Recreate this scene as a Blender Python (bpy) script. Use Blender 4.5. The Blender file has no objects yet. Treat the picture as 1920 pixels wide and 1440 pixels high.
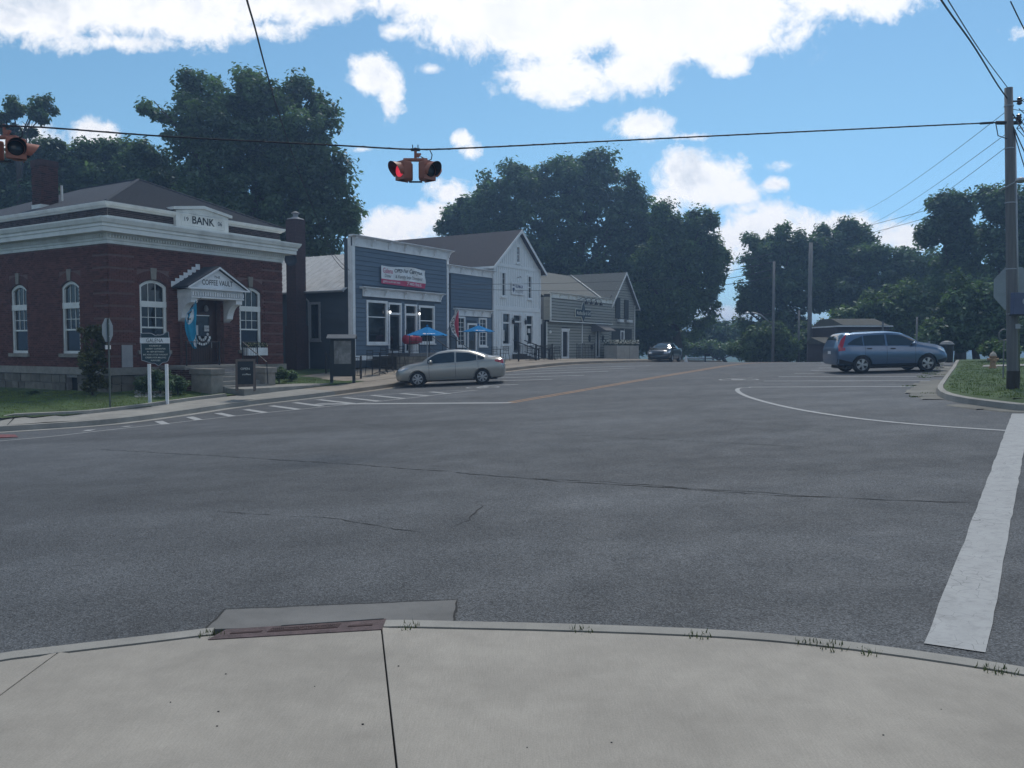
import bpy, bmesh, math, random
import numpy as np
from mathutils import Vector, Matrix
from mathutils.bvhtree import BVHTree
R = math.radians
rng = random.Random(7)
nrng = np.random.default_rng(7)
SC = bpy.context.scene
COL = SC.collection

# ------------------------------------------------------------------ camera
FPX, EYE = 1550.0, 1.6
PITCH = math.atan(72.0 / FPX)
cam = bpy.data.cameras.new('camera')
cam.sensor_width = 36.0
cam.lens = FPX / 1920.0 * 36.0
cam.clip_start = 0.05
cam.clip_end = 6000
cam_ob = bpy.data.objects.new('camera', cam)
cam_ob.location = (0, 0, EYE)
cam_ob.rotation_euler = (R(90) - PITCH, 0, 0)
COL.objects.link(cam_ob)
SC.camera = cam_ob

# ------------------------------------------------------------------ light
SUN_EL, SUN_AZ = R(58), R(20)          # azimuth measured from +Y, negative = to the left
SKY_STRENGTH = 0.112
sun = bpy.data.lights.new('sun', 'SUN')
sun.energy = 2.3
sun.angle = R(13.0)
sun.color = (1.0, 0.95, 0.88)
sun_ob = bpy.data.objects.new('sun', sun)
sd = Vector((math.sin(SUN_AZ) * math.cos(SUN_EL), math.cos(SUN_AZ) * math.cos(SUN_EL), math.sin(SUN_EL)))
sun_ob.rotation_euler = sd.to_track_quat('Z', 'Y').to_euler()
sun_ob.location = (0, 0, 50)
COL.objects.link(sun_ob)
VS = SC.view_settings
VS.view_transform = 'Standard'
VS.look = 'None'
VS.exposure = 0.14
VS.gamma = 1.0
VS.use_curve_mapping = False

world = bpy.data.worlds.new('World')
SC.world = world
world.use_nodes = True
WN, WL = world.node_tree.nodes, world.node_tree.links
for n in list(WN):
    WN.remove(n)


def wn(t, **k):
    n = WN.new(t)
    for a, b in k.items():
        setattr(n, a, b)
    return n


def wm(op, a, b=None, c=None, clamp=False):
    n = WN.new('ShaderNodeMath')
    n.operation = op
    n.use_clamp = clamp
    for i, v in enumerate((a, b, c)):
        if v is None:
            continue
        if isinstance(v, (int, float)):
            n.inputs[i].default_value = v
        else:
            WL.new(v, n.inputs[i])
    return n.outputs[0]


def wsmooth(x, lo, hi):
    n = WN.new('ShaderNodeMapRange')
    n.interpolation_type = 'SMOOTHSTEP'
    WL.new(x, n.inputs[0])
    n.inputs[1].default_value = lo
    n.inputs[2].default_value = hi
    return n.outputs[0]


sky = wn('ShaderNodeTexSky', sky_type='NISHITA')
sky.sun_disc = False
sky.sun_elevation = SUN_EL
sky.sun_rotation = SUN_AZ
sky.altitude = 250
sky.air_density = 1.0
sky.dust_density = 0.3
sky.ozone_density = 8.0
tc = wn('ShaderNodeTexCoord')
sep = wn('ShaderNodeSeparateXYZ')
WL.new(tc.outputs['Generated'], sep.inputs[0])
dx, dy, dz = sep.outputs
dys = wm('MAXIMUM', dy, 0.02)
px = wm('DIVIDE', dx, dys)        # tangent-plane directions toward the far end of the street
pz = wm('DIVIDE', dz, dys)
comb = wn('ShaderNodeCombineXYZ')
WL.new(px, comb.inputs[0])
WL.new(pz, comb.inputs[1])


def wnoise(scale, detail, rough, off=(0, 0, 0), vec=None, dist=0.0):
    m = wn('ShaderNodeMapping')
    m.inputs['Location'].default_value = off
    WL.new(vec if vec is not None else comb.outputs[0], m.inputs[0])
    n = wn('ShaderNodeTexNoise')
    n.inputs['Scale'].default_value = scale
    n.inputs['Detail'].default_value = detail
    n.inputs['Roughness'].default_value = rough
    n.inputs['Distortion'].default_value = dist
    WL.new(m.outputs[0], n.inputs['Vector'])
    return n.outputs['Fac']


def cloud_mask(voff):
    """Cloud density on the sky: a handful of cumulus and two broad sheets, edges broken by noise."""
    best = None
    for (u, v, ru, rv) in CLOUDS:
        cx, cz = (u - 960) / FPX, (648 - v) / FPX + voff
        a = wm('MULTIPLY', wm('SUBTRACT', px, cx), FPX / ru)
        b = wm('MULTIPLY', wm('SUBTRACT', pz, cz), FPX / rv)
        d = wm('SUBTRACT', 1.0, wm('SQRT', wm('ADD', wm('MULTIPLY', a, a), wm('MULTIPLY', b, b))))
        d = wm('MULTIPLY', d, (min(ru, rv) / 45.0) ** 0.5)
        best = d if best is None else wm('MAXIMUM', best, d)
    return best


CLOUDS = [(60, 20, 300, 78), (340, 10, 330, 98), (600, -10, 180, 70), (240, 90, 170, 26), (480, 66, 130, 30),
          (1010, 30, 270, 112), (1260, 30, 330, 118), (1055, 160, 135, 56), (1540, -20, 230, 85), (800, 10, 120, 55),
          (1370, 130, 60, 30), (1180, 140, 110, 45), (740, 68, 34, 16),
          (705, 150, 52, 38), (735, 190, 25, 56), (866, 268, 30, 18), (880, 290, 22, 18), (1205, 246, 68, 30), (1290, 262, 40, 8),
          (1300, 345, 95, 64), (1262, 320, 40, 48), (1250, 380, 50, 45), (1372, 362, 50, 30),
          (842, 364, 58, 34), (750, 425, 95, 52), (820, 405, 70, 40), (1462, 314, 34, 13), (1452, 348, 26, 15),
          (1450, 445, 170, 66), (1560, 430, 90, 40), (1690, 446, 85, 34), (1360, 590, 80, 26), (1340, 470, 70, 70),
          (60, 265, 74, 36), (195, 262, 58, 34), (1915, 68, 40, 16), (810, 138, 26, 10), (690, 285, 40, 7)]
n1 = wnoise(8.0, 10.0, 0.66, (0, 0, 0), None, 0.3)
n2 = wnoise(34.0, 8.0, 0.66, (3.1, 1.7, 0), None, 0.4)
nb = wm('ADD', wm('MULTIPLY', wm('SUBTRACT', n1, 0.5), 2.4), wm('MULTIPLY', wm('SUBTRACT', n2, 0.5), 1.3))
base = cloud_mask(0.0)
dens = wm('ADD', base, nb)
# behind and beside the view the same broken cloud goes on
gen = wnoise(2.2, 8.0, 0.6, (5, 2, 1), tc.outputs['Generated'])
genm = wm('MULTIPLY', wm('SUBTRACT', gen, 0.53), 7.0)
side = wsmooth(wm('ABSOLUTE', px), 0.75, 1.1)
high = wsmooth(pz, 0.52, 0.75)
back = wm('LESS_THAN', dy, 0.05)
away = wm('MAXIMUM', wm('MAXIMUM', side, high), back, clamp=True)
mixd = wn('ShaderNodeMix')
mixd.data_type = 'FLOAT'
WL.new(away, mixd.inputs[0])
WL.new(dens, mixd.inputs[2])
WL.new(genm, mixd.inputs[3])
mask = wsmooth(mixd.outputs[0], -0.02, 0.58)
mask = wm('POWER', mask, 0.8)
mask = wm('MULTIPLY', mask, wsmooth(dz, -0.01, 0.03))
# thicker parts of the cloud are greyer, thin edges stay white
n3 = wnoise(13.0, 8.0, 0.62, (8.3, 4.1, 0), None, 0.5)
thick = wsmooth(wm('ADD', wm('MULTIPLY', mixd.outputs[0], 0.8), wm('MULTIPLY', wm('SUBTRACT', n3, 0.5), 4.5)), 0.35, 1.9)
thick = wm('MULTIPLY', thick, wm('SUBTRACT', 1.0, wm('MULTIPLY', wsmooth(px, -0.35, 0.12), wm('MULTIPLY', wsmooth(pz, 0.22, 0.34), 0.85))))
elev = wsmooth(pz, 0.2, 0.42)
ccol = wn('ShaderNodeMix')
ccol.data_type = 'RGBA'
ccol.inputs[6].default_value = (1.0, 1.0, 1.02, 1)
ccol.inputs[7].default_value = (0.58, 0.66, 0.77, 1)
WL.new(thick, ccol.inputs[0])
bg1 = wn('ShaderNodeBackground')
tint = wn('ShaderNodeMix')
tint.data_type = 'RGBA'
tint.blend_type = 'MULTIPLY'
tint.inputs[0].default_value = 1.0
low = wn('ShaderNodeMix')
low.data_type = 'RGBA'
WL.new(wsmooth(dz, 0.0, 0.28), low.inputs[0])
low.inputs[6].default_value = (0.84, 1.0, 1.08, 1)
low.inputs[7].default_value = (1.08, 1.20, 1.0, 1)
WL.new(low.outputs[2], tint.inputs[7])
WL.new(sky.outputs[0], tint.inputs[6])
WL.new(tint.outputs[2], bg1.inputs[0])
bg1.inputs[1].default_value = SKY_STRENGTH
bg2 = wn('ShaderNodeBackground')
WL.new(ccol.outputs[2], bg2.inputs[0])
bg2.inputs[1].default_value = 1.0
mixs = wn('ShaderNodeMixShader')
WL.new(mask, mixs.inputs[0])
WL.new(bg1.outputs[0], mixs.inputs[1])
WL.new(bg2.outputs[0], mixs.inputs[2])
wout = wn('ShaderNodeOutputWorld')
WL.new(mixs.outputs[0], wout.inputs[0])
SC.cycles.max_bounces = 6
SC.cycles.diffuse_bounces = 3
SC.cycles.glossy_bounces = 3
SC.cycles.transparent_max_bounces = 6
SC.cycles.use_denoising = True

# ------------------------------------------------------------------ street frame
# a = metres along the street, b = metres across it towards the buildings
TH = R(58.8)
CA, SA = math.cos(TH), math.sin(TH)


def W(a, b):
    return (CA * a - SA * b, SA * a + CA * b)


def AB(x, y):
    return (CA * x + SA * y, -SA * x + CA * y)


def curve(tab):
    xs = np.array([p[0] for p in tab], float)
    ys = np.array([p[1] for p in tab], float)

    def f(x):
        x = np.asarray(x, float)
        # smooth the linear table a little
        r = 0
        for k in (-2.0, -1.0, 0.0, 1.0, 2.0):
            r = r + np.interp(x + k, xs, ys)
        return r / 5.0
    return f


fA = curve([(-60, -.9), (-20, -.5), (0, -.44), (5, -.42), (10, -.36), (15, -.26), (19.6, -.08), (27, .12), (32, .28), (37, .43), (43, .62),
            (48, .62), (54, .56), (62, .42), (75, .1), (100, -.8), (150, -2.2), (300, -4)])
fB = curve([(-40, .02), (0, .03), (5, .031), (10, .036), (15, .040), (19.6, .036), (27, .028), (33, .018), (37, .014), (47, .014), (60, .01), (80, 0), (200, 0)])
fRise = curve([(5, .25), (18, .23), (26, .10), (31, .2), (37, .12), (44, .07), (50, .03), (70, 0)])


def road_z(a, b):
    bb = np.clip(np.asarray(b, float), -8, 30)
    return fA(a) + fB(a) * (12 - bb)


def road_xy(x, y):
    a, b = AB(x, y)
    return float(road_z(a, b))


def side_z(a, b):
    """height of the raised ground on the buildings' side of the kerb"""
    t = np.clip((np.asarray(b, float) - 24.3) / 3.7, 0, 1)
    return road_z(a, 22.5) + .15 + fRise(a) * t


def ray(u, v):
    f = Vector((0, math.cos(PITCH), -math.sin(PITCH)))
    up = Vector((0, math.sin(PITCH), math.cos(PITCH)))
    return f + Vector((1, 0, 0)) * ((u - 960) / FPX) + up * ((720 - v) / FPX)


def at(u, v, y):
    """a surveyed point: seen at (u, v) in the photograph and y metres ahead"""
    d = ray(u, v)
    k = y / d.y
    return Vector((d.x * k, y, EYE + d.z * k))


def on_road(u, v, dz=0.0, zf=None):
    d = ray(u, v)
    zf = zf or road_z
    lo, prev = 1.0, None
    y = 2.0
    while y < 160:
        p = at(u, v, y)
        a, b = AB(p.x, p.y)
        h = p.z - (float(zf(a, b)) + dz)
        if prev is not None and h <= 0:
            y0, h0 = prev
            yy = y0 + (y - y0) * h0 / (h0 - h)
            p = at(u, v, yy)
            return (p.x, p.y)
        prev = (y, h)
        y += 0.1 if y < 30 else 0.25
    p = at(u, v, 60)
    return (p.x, p.y)


# ------------------------------------------------------------------ objects
def tag(o, label=None, cat=None, group=None, kind=None):
    if label: o['label'] = label
    if cat: o['category'] = cat
    if group: o['group'] = group
    if kind: o['kind'] = kind
    return o


def thing(name, label, cat, loc=(0, 0, 0), rz=0.0, group=None):
    o = bpy.data.objects.new(name, None)
    o.empty_display_size = .2
    COL.objects.link(o)
    o.location = loc
    o.rotation_euler = (0, 0, rz)
    return tag(o, label, cat, group)


def link(name, me, parent=None, loc=(0, 0, 0), rz=0.0, kind=None):
    o = bpy.data.objects.new(name, me)
    COL.objects.link(o)
    o.parent = parent
    o.location = loc
    o.rotation_euler = (0, 0, rz)
    if kind: o['kind'] = kind
    return o


def copy_tree(o, parent=None):
    c = o.copy()
    COL.objects.link(c)
    c.parent = parent
    for ch in list(o.children):
        copy_tree(ch, c)
    return c


def place_copy(o, loc, rz=None, label=None):
    c = copy_tree(o)
    c.location = loc
    if rz is not None: c.rotation_euler = (0, 0, rz)
    if label: c['label'] = label
    return c


class MB:
    def __init__(s):
        s.v, s.f = [], []

    def add(s, vs, fs):
        n = len(s.v)
        s.v += [tuple(p) for p in vs]
        s.f += [tuple(i + n for i in f) for f in fs]
        return s

    def box(s, x0, x1, y0, y1, z0, z1):
        return s.add([(x0, y0, z0), (x1, y0, z0), (x1, y1, z0), (x0, y1, z0), (x0, y0, z1), (x1, y0, z1), (x1, y1, z1), (x0, y1, z1)],
                     [(0, 3, 2, 1), (4, 5, 6, 7), (0, 1, 5, 4), (1, 2, 6, 5), (2, 3, 7, 6), (3, 0, 4, 7)])

    def prism(s, poly, y0, y1):
        """polygon in x,z (counter-clockwise seen from -y), extruded from y0 to y1"""
        n = len(poly)
        vs = [(x, y0, z) for x, z in poly] + [(x, y1, z) for x, z in poly]
        fs = [tuple(range(n)), tuple(range(2 * n - 1, n - 1, -1))]
        fs += [(i, i + n, (i + 1) % n + n, (i + 1) % n) for i in range(n)]
        return s.add(vs, fs)

    def flat(s, poly, z0, z1):
        """polygon in x,y extruded in z"""
        n = len(poly)
        vs = [(x, y, z0) for x, y in poly] + [(x, y, z1) for x, y in poly]
        fs = [tuple(range(n - 1, -1, -1)), tuple(range(n, 2 * n))]
        fs += [(i, (i + 1) % n, (i + 1) % n + n, i + n) for i in range(n)]
        return s.add(vs, fs)

    def profx(s, poly, x0, x1):
        """polygon in y,z extruded along x"""
        n = len(poly)
        vs = [(x0, y, z) for y, z in poly] + [(x1, y, z) for y, z in poly]
        fs = [tuple(range(n)), tuple(range(2 * n - 1, n - 1, -1))]
        fs += [(i, i + n, (i + 1) % n + n, (i + 1) % n) for i in range(n)]
        return s.add(vs, fs)

    def tube(s, pts, r, n=6, cap=True):
        pts = [Vector(p) for p in pts]
        m = len(pts)
        rr = r if isinstance(r, (list, tuple)) else [r] * m
        vs, fs = [], []
        side = None
        for i, p in enumerate(pts):
            t = (pts[min(i + 1, m - 1)] - pts[max(i - 1, 0)])
            if t.length < 1e-9: t = Vector((0, 0, 1))
            t.normalize()
            ref = Vector((0, 0, 1)) if abs(t.z) < .95 else Vector((1, 0, 0))
            if side is None:
                side = t.cross(ref).normalized()
            else:
                side = (side - t * side.dot(t))
                side = side.normalized() if side.length > 1e-6 else t.cross(ref).normalized()
            up = side.cross(t)
            for k in range(n):
                a = 2 * math.pi * k / n
                vs.append(p + side * (math.cos(a) * rr[i]) + up * (math.sin(a) * rr[i]))
        for i in range(m - 1):
            for k in range(n):
                fs.append((i * n + k, i * n + (k + 1) % n, (i + 1) * n + (k + 1) % n, (i + 1) * n + k))
        if cap:
            fs.append(tuple(range(n - 1, -1, -1)))
            fs.append(tuple(range((m - 1) * n, m * n)))
        return s.add(vs, fs)

    def lathe(s, prof, c=(0, 0), n=16, axis='z', cap=True):
        vs, fs = [], []
        for (r, h) in prof:
            for k in range(n):
                a = 2 * math.pi * k / n
                if axis == 'z': vs.append((c[0] + r * math.cos(a), c[1] + r * math.sin(a), h))
                elif axis == 'y': vs.append((c[0] + r * math.cos(a), h, c[1] + r * math.sin(a)))
                else: vs.append((h, c[0] + r * math.cos(a), c[1] + r * math.sin(a)))
        m = len(prof)
        for i in range(m - 1):
            for k in range(n):
                fs.append((i * n + k, i * n + (k + 1) % n, (i + 1) * n + (k + 1) % n, (i + 1) * n + k))
        if cap:
            fs.append(tuple(range(n - 1, -1, -1)))
            fs.append(tuple(range((m - 1) * n, m * n)))
        return s.add(vs, fs)

    def grid(s, P):
        """P[i][j] rows of points"""
        m, n = len(P), len(P[0])
        vs = [p for row in P for p in row]
        fs = [(i * n + j, i * n + j + 1, (i + 1) * n + j + 1, (i + 1) * n + j) for i in range(m - 1) for j in range(n - 1)]
        return s.add(vs, fs)

    def mesh(s, name, m, smooth=False, fix=True):
        me = bpy.data.meshes.new(name)
        me.from_pydata(s.v, [], s.f)
        if fix:
            bm = bmesh.new()
            bm.from_mesh(me)
            bmesh.ops.recalc_face_normals(bm, faces=bm.faces)
            bm.to_mesh(me)
            bm.free()
        me.materials.append(m)
        if smooth:
            me.polygons.foreach_set('use_smooth', [True] * len(me.polygons))
        me.update()
        return me

    def build(s, name, m, parent=None, smooth=False, loc=(0, 0, 0), rz=0.0, kind=None, fix=True, bevel=0.0):
        o = link(name, s.mesh(name, m, smooth, fix), parent, loc, rz, kind)
        if bevel:
            b = o.modifiers.new('edge', 'BEVEL')
            b.width = bevel
            b.segments = 2
            b.limit_method = 'ANGLE'
        return o


def openings_cols(x0, x1, z0, z1, ops):
    """solid rectangles of a wall left between its openings"""
    xs = sorted({x0, x1} | {x for o in ops for x in (o[0], o[1]) if x0 < x < x1})
    out = []
    for a, b in zip(xs, xs[1:]):
        mid = (a + b) / 2
        cuts = sorted((max(o[2], z0), min(o[3], z1)) for o in ops if o[0] < mid < o[1] and o[3] > z0 and o[2] < z1)
        z = z0
        for c, d in cuts:
            if c > z + 1e-4: out.append((a, b, z, c))
            z = max(z, d)
        if z < z1 - 1e-4: out.append((a, b, z, z1))
    return out


def wall_box(mb, x0, x1, z0, z1, y0, y1, ops=()):
    for a, b, c, d in openings_cols(x0, x1, z0, z1, list(ops)):
        mb.box(a, b, y0, y1, c, d)
    return mb


def spans(x0, x1, za, zb, ops):
    cuts = sorted((o[0], o[1]) for o in ops if o[2] < zb - .01 and o[3] > za + .01)
    x, out = x0, []
    for c, d in cuts:
        if c > x + .02: out.append((x, min(c, x1)))
        x = max(x, d)
    if x < x1 - .02: out.append((x, x1))
    return out


# ------------------------------------------------------------------ materials
MATS = {}


def pm(name, col, rough=.7, var=.12, scale=3.0, bump=0.0, bscale=None, metal=0.0, spec=.4, obj=0.0, emit=0.0, coat=0.0, stretch=None, dirt=None, detail=5.0, tr=0.0):
    if name in MATS: return MATS[name]
    m = bpy.data.materials.new(name)
    m.use_nodes = True
    N, L = m.node_tree.nodes, m.node_tree.links
    b = N['Principled BSDF']
    b.inputs['Roughness'].default_value = rough
    b.inputs['Metallic'].default_value = metal
    b.inputs['Specular IOR Level'].default_value = spec
    b.inputs['Coat Weight'].default_value = coat
    b.inputs['Coat Roughness'].default_value = .04
    t = N.new('ShaderNodeTexCoord')
    mp = N.new('ShaderNodeMapping')
    if stretch: mp.inputs['Scale'].default_value = stretch
    L.new(t.outputs['Object'], mp.inputs[0])
    nz = N.new('ShaderNodeTexNoise')
    nz.inputs['Scale'].default_value = scale
    nz.inputs['Detail'].default_value = detail
    nz.inputs['Roughness'].default_value = .6
    L.new(mp.outputs[0], nz.inputs['Vector'])
    mr = N.new('ShaderNodeMapRange')
    L.new(nz.outputs['Fac'], mr.inputs[0])
    mr.inputs[1].default_value = .3
    mr.inputs[2].default_value = .7
    mr.inputs[3].default_value = 1 - var
    mr.inputs[4].default_value = 1 + var
    val = mr.outputs[0]
    if obj:
        oi = N.new('ShaderNodeObjectInfo')
        m2 = N.new('ShaderNodeMapRange')
        L.new(oi.outputs['Random'], m2.inputs[0])
        m2.inputs[3].default_value = 1 - obj
        m2.inputs[4].default_value = 1 + obj
        mu = N.new('ShaderNodeMath')
        mu.operation = 'MULTIPLY'
        L.new(val, mu.inputs[0])
        L.new(m2.outputs[0], mu.inputs[1])
        val = mu.outputs[0]
    vm = N.new('ShaderNodeVectorMath')
    vm.operation = 'SCALE'
    vm.inputs[0].default_value = col[:3]
    L.new(val, vm.inputs['Scale'])
    out = vm.outputs[0]
    if dirt:
        n2 = N.new('ShaderNodeTexNoise')
        n2.inputs['Scale'].default_value = dirt[1]
        n2.inputs['Detail'].default_value = 6
        L.new(mp.outputs[0], n2.inputs['Vector'])
        r2 = N.new('ShaderNodeMapRange')
        L.new(n2.outputs['Fac'], r2.inputs[0])
        r2.inputs[1].default_value = .5
        r2.inputs[2].default_value = .72
        r2.inputs[4].default_value = dirt[2]
        mx = N.new('ShaderNodeMix')
        mx.data_type = 'RGBA'
        L.new(r2.outputs[0], mx.inputs[0])
        L.new(out, mx.inputs[6])
        mx.inputs[7].default_value = (*dirt[0], 1)
        out = mx.outputs[2]
    L.new(out, b.inputs['Base Color'])
    if emit:
        b.inputs['Emission Color'].default_value = (*col[:3], 1)
        b.inputs['Emission Strength'].default_value = emit
    if bump:
        n3 = N.new('ShaderNodeTexNoise')
        n3.inputs['Scale'].default_value = bscale or scale * 6
        n3.inputs['Detail'].default_value = 4
        L.new(mp.outputs[0], n3.inputs['Vector'])
        bp = N.new('ShaderNodeBump')
        bp.inputs['Strength'].default_value = bump
        bp.inputs['Distance'].default_value = .02
        L.new(n3.outputs['Fac'], bp.inputs['Height'])
        L.new(bp.outputs[0], b.inputs['Normal'])
    if tr:
        b.inputs['Transmission Weight'].default_value = tr
    MATS[name] = m
    return m


WHITE = pm('white_paint', (.74, .75, .75), .55, .07, 2.5, .1, dirt=((.36, .36, .34), 1.7, .35))
CREAM = pm('cream_trim', (.70, .71, .67), .6, .08, 2.2, .1, dirt=((.33, .33, .3), 1.5, .4))
BRICK = pm('brick_red', (.112, .044, .037), .85, .25, 9, .3, obj=.18)
BRICKD = pm('brick_dark', (.075, .04, .04), .85, .3, 6, .3, obj=.2)
MORTAR = pm('mortar', (.16, .10, .09), .9, .2, 8, .3)
MORTARL = pm('pale_mortar', (.34, .31, .29), .9, .2, 8, .3)
STONE = pm('foundation_stone', (.15, .135, .11), .9, .3, 3, .6, obj=.25)
SAND = pm('cut_stone', (.24, .22, .19), .85, .2, 4, .3, obj=.1)
SHINGLE = pm('asphalt_shingle', (.040, .046, .058), .9, .25, 12, .4, stretch=(1, 1, 4))
SHINGLEB = pm('brown_shingle', (.052, .048, .054), .9, .25, 12, .4)
SHINGLEG = pm('grey_green_shingle', (.12, .125, .115), .9, .2, 12, .4)
TIN = pm('painted_tin_roof', (.46, .46, .45), .5, .12, 2, .1, spec=.5, dirt=((.25, .24, .23), 2.5, .5))
GLASS = pm('window_glass', (.012, .016, .02), .06, .4, 1.2, 0, spec=.6)
BLACK = pm('black_metal', (.018, .018, .02), .5, .2, 5)
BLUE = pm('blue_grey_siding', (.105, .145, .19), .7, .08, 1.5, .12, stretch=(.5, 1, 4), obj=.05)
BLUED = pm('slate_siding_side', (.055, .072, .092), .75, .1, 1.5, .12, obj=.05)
BOARD = pm('white_board', (.74, .76, .76), .6, .06, 1.5, .1, stretch=(4, 4, .5))
TAN = pm('tan_clapboard', (.30, .30, .265), .7, .08, 1.5, .12, stretch=(.5, 1, 4), obj=.05)
GREY = pm('grey_paint', (.16, .165, .17), .6, .1, 3)
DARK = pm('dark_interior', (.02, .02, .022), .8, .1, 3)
WOODB = pm('brown_wood', (.11, .055, .035), .55, .3, 3, .2, stretch=(1, 1, .15))
OLDWOOD = pm('weathered_wood', (.145, .145, .145), .85, .25, 4, .4, stretch=(3, 3, .12))
GALV = pm('galvanised_steel', (.34, .35, .36), .45, .1, 4, metal=.7)
SIGNBACK = pm('sign_back_aluminium', (.24, .27, .29), .5, .1, 3, metal=.3)
CABLE = pm('black_cable', (.015, .015, .017), .6, .1, 5)
RUST = pm('rusty_iron', (.085, .058, .058), .8, .35, 14, .4)
PAPER = pm('white_paper', (.55, .56, .56), .8, .04, 6)
LETTER = pm('black_lettering', (.012, .014, .016), .5, .1, 5)
REDP = pm('red_paint', (.40, .03, .06), .45, .1, 4)
UMB = pm('blue_canvas', (.008, .15, .36), .9, .08, 3, spec=.1)
CLEARLAMP = pm('white_globe', (.8, .8, .78), .3, .03, 3)


def text_verts(body, spacing=1.0, bold=0.0):
    cu = bpy.data.curves.new('lettering', 'FONT')
    cu.body = body
    cu.space_character = spacing
    cu.offset = bold
    cu.resolution_u = 3
    o = bpy.data.objects.new('lettering', cu)
    COL.objects.link(o)
    dg = bpy.context.evaluated_depsgraph_get()
    me = bpy.data.meshes.new_from_object(o.evaluated_get(dg))
    vs = [tuple(v.co) for v in me.vertices]
    fs = [tuple(p.vertices) for p in me.polygons]
    bpy.data.objects.remove(o)
    bpy.data.curves.remove(cu)
    bpy.data.meshes.remove(me)
    return vs, fs


def text_fit(body, x0, x1, z0, z1, bold=0.0, spacing=1.0, keep=False):
    vs, fs = text_verts(body, spacing, bold)
    ax, bx = min(v[0] for v in vs), max(v[0] for v in vs)
    az, bz = min(v[1] for v in vs), max(v[1] for v in vs)
    sx, sz = (x1 - x0) / (bx - ax), (z1 - z0) / (bz - az)
    return [(x0 + (v[0] - ax) * sx, z0 + (v[1] - az) * sz) for v in vs], fs


def text(body, x0, x1, z0, z1, y, m, parent, bold=0.0, name='lettering', warp=None, loc=(0, 0, 0), rz=0.0, th=0.012):
    p, fs = text_fit(body, x0, x1, z0, z1, bold)
    n = len(p)
    w = warp or (lambda a, b: (a, y, b))
    front = [w(a, b) for a, b in p]
    mb = MB()
    mb.add(front, fs)
    return mb.build(name, m, parent, loc=loc, rz=rz, fix=False)
# ------------------------------------------------------------------ ground materials
def asphalt_mat():
    m = bpy.data.materials.new('asphalt')
    m.use_nodes = True
    N, L = m.node_tree.nodes, m.node_tree.links
    b = N['Principled BSDF']
    b.inputs['Specular IOR Level'].default_value = .35
    t = N.new('ShaderNodeTexCoord')

    def noise(sc, det, rough=.6, stretch=None, dist=0):
        src = t.outputs['Object']
        if stretch:
            mp = N.new('ShaderNodeMapping')
            mp.inputs['Rotation'].default_value = (0, 0, -TH)
            mp.inputs['Scale'].default_value = stretch
            L.new(src, mp.inputs[0])
            src = mp.outputs[0]
        n = N.new('ShaderNodeTexNoise')
        n.inputs['Scale'].default_value = sc
        n.inputs['Detail'].default_value = det
        n.inputs['Roughness'].default_value = rough
        n.inputs['Distortion'].default_value = dist
        L.new(src, n.inputs['Vector'])
        return n.outputs['Fac']

    def mr(x, a, b_, c, d):
        n = N.new('ShaderNodeMapRange')
        L.new(x, n.inputs[0])
        for i, v in enumerate((a, b_, c, d)): n.inputs[i + 1].default_value = v
        return n.outputs[0]

    def mul(a, b_):
        n = N.new('ShaderNodeMath')
        n.operation = 'MULTIPLY'
        L.new(a, n.inputs[0])
        L.new(b_, n.inputs[1])
        return n.outputs[0]
    vor = N.new('ShaderNodeTexVoronoi')
    vor.inputs['Scale'].default_value = 90
    L.new(t.outputs['Object'], vor.inputs['Vector'])
    sp = N.new('ShaderNodeSeparateColor')
    L.new(vor.outputs['Color'], sp.inputs[0])
    stones = mr(sp.outputs[0], .0, 1, .45, 1.6)
    fine = mr(noise(110, 3), .35, .65, .5, 1.5)
    mid = mr(noise(1.3, 6), .3, .7, .88, 1.12)
    big = mr(noise(.16, 4, .55), .35, .65, .82, 1.18)
    tracks = mr(noise(.5, 4, .5, (.06, 1.2, 1)), .35, .65, .84, 1.14)
    v = mul(mul(mul(mul(stones, fine), mid), big), tracks)
    vm = N.new('ShaderNodeVectorMath')
    vm.operation = 'SCALE'
    vm.inputs[0].default_value = (.069, .073, .077)
    L.new(v, vm.inputs['Scale'])
    L.new(vm.outputs[0], b.inputs['Base Color'])
    L.new(mr(noise(2.0, 3), .3, .7, .72, .88), b.inputs['Roughness'])
    bp = N.new('ShaderNodeBump')
    bp.inputs['Strength'].default_value = .6
    bp.inputs['Distance'].default_value = .006
    L.new(vor.outputs['Distance'], bp.inputs['Height'])
    L.new(bp.outputs[0], b.inputs['Normal'])
    return m


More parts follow.
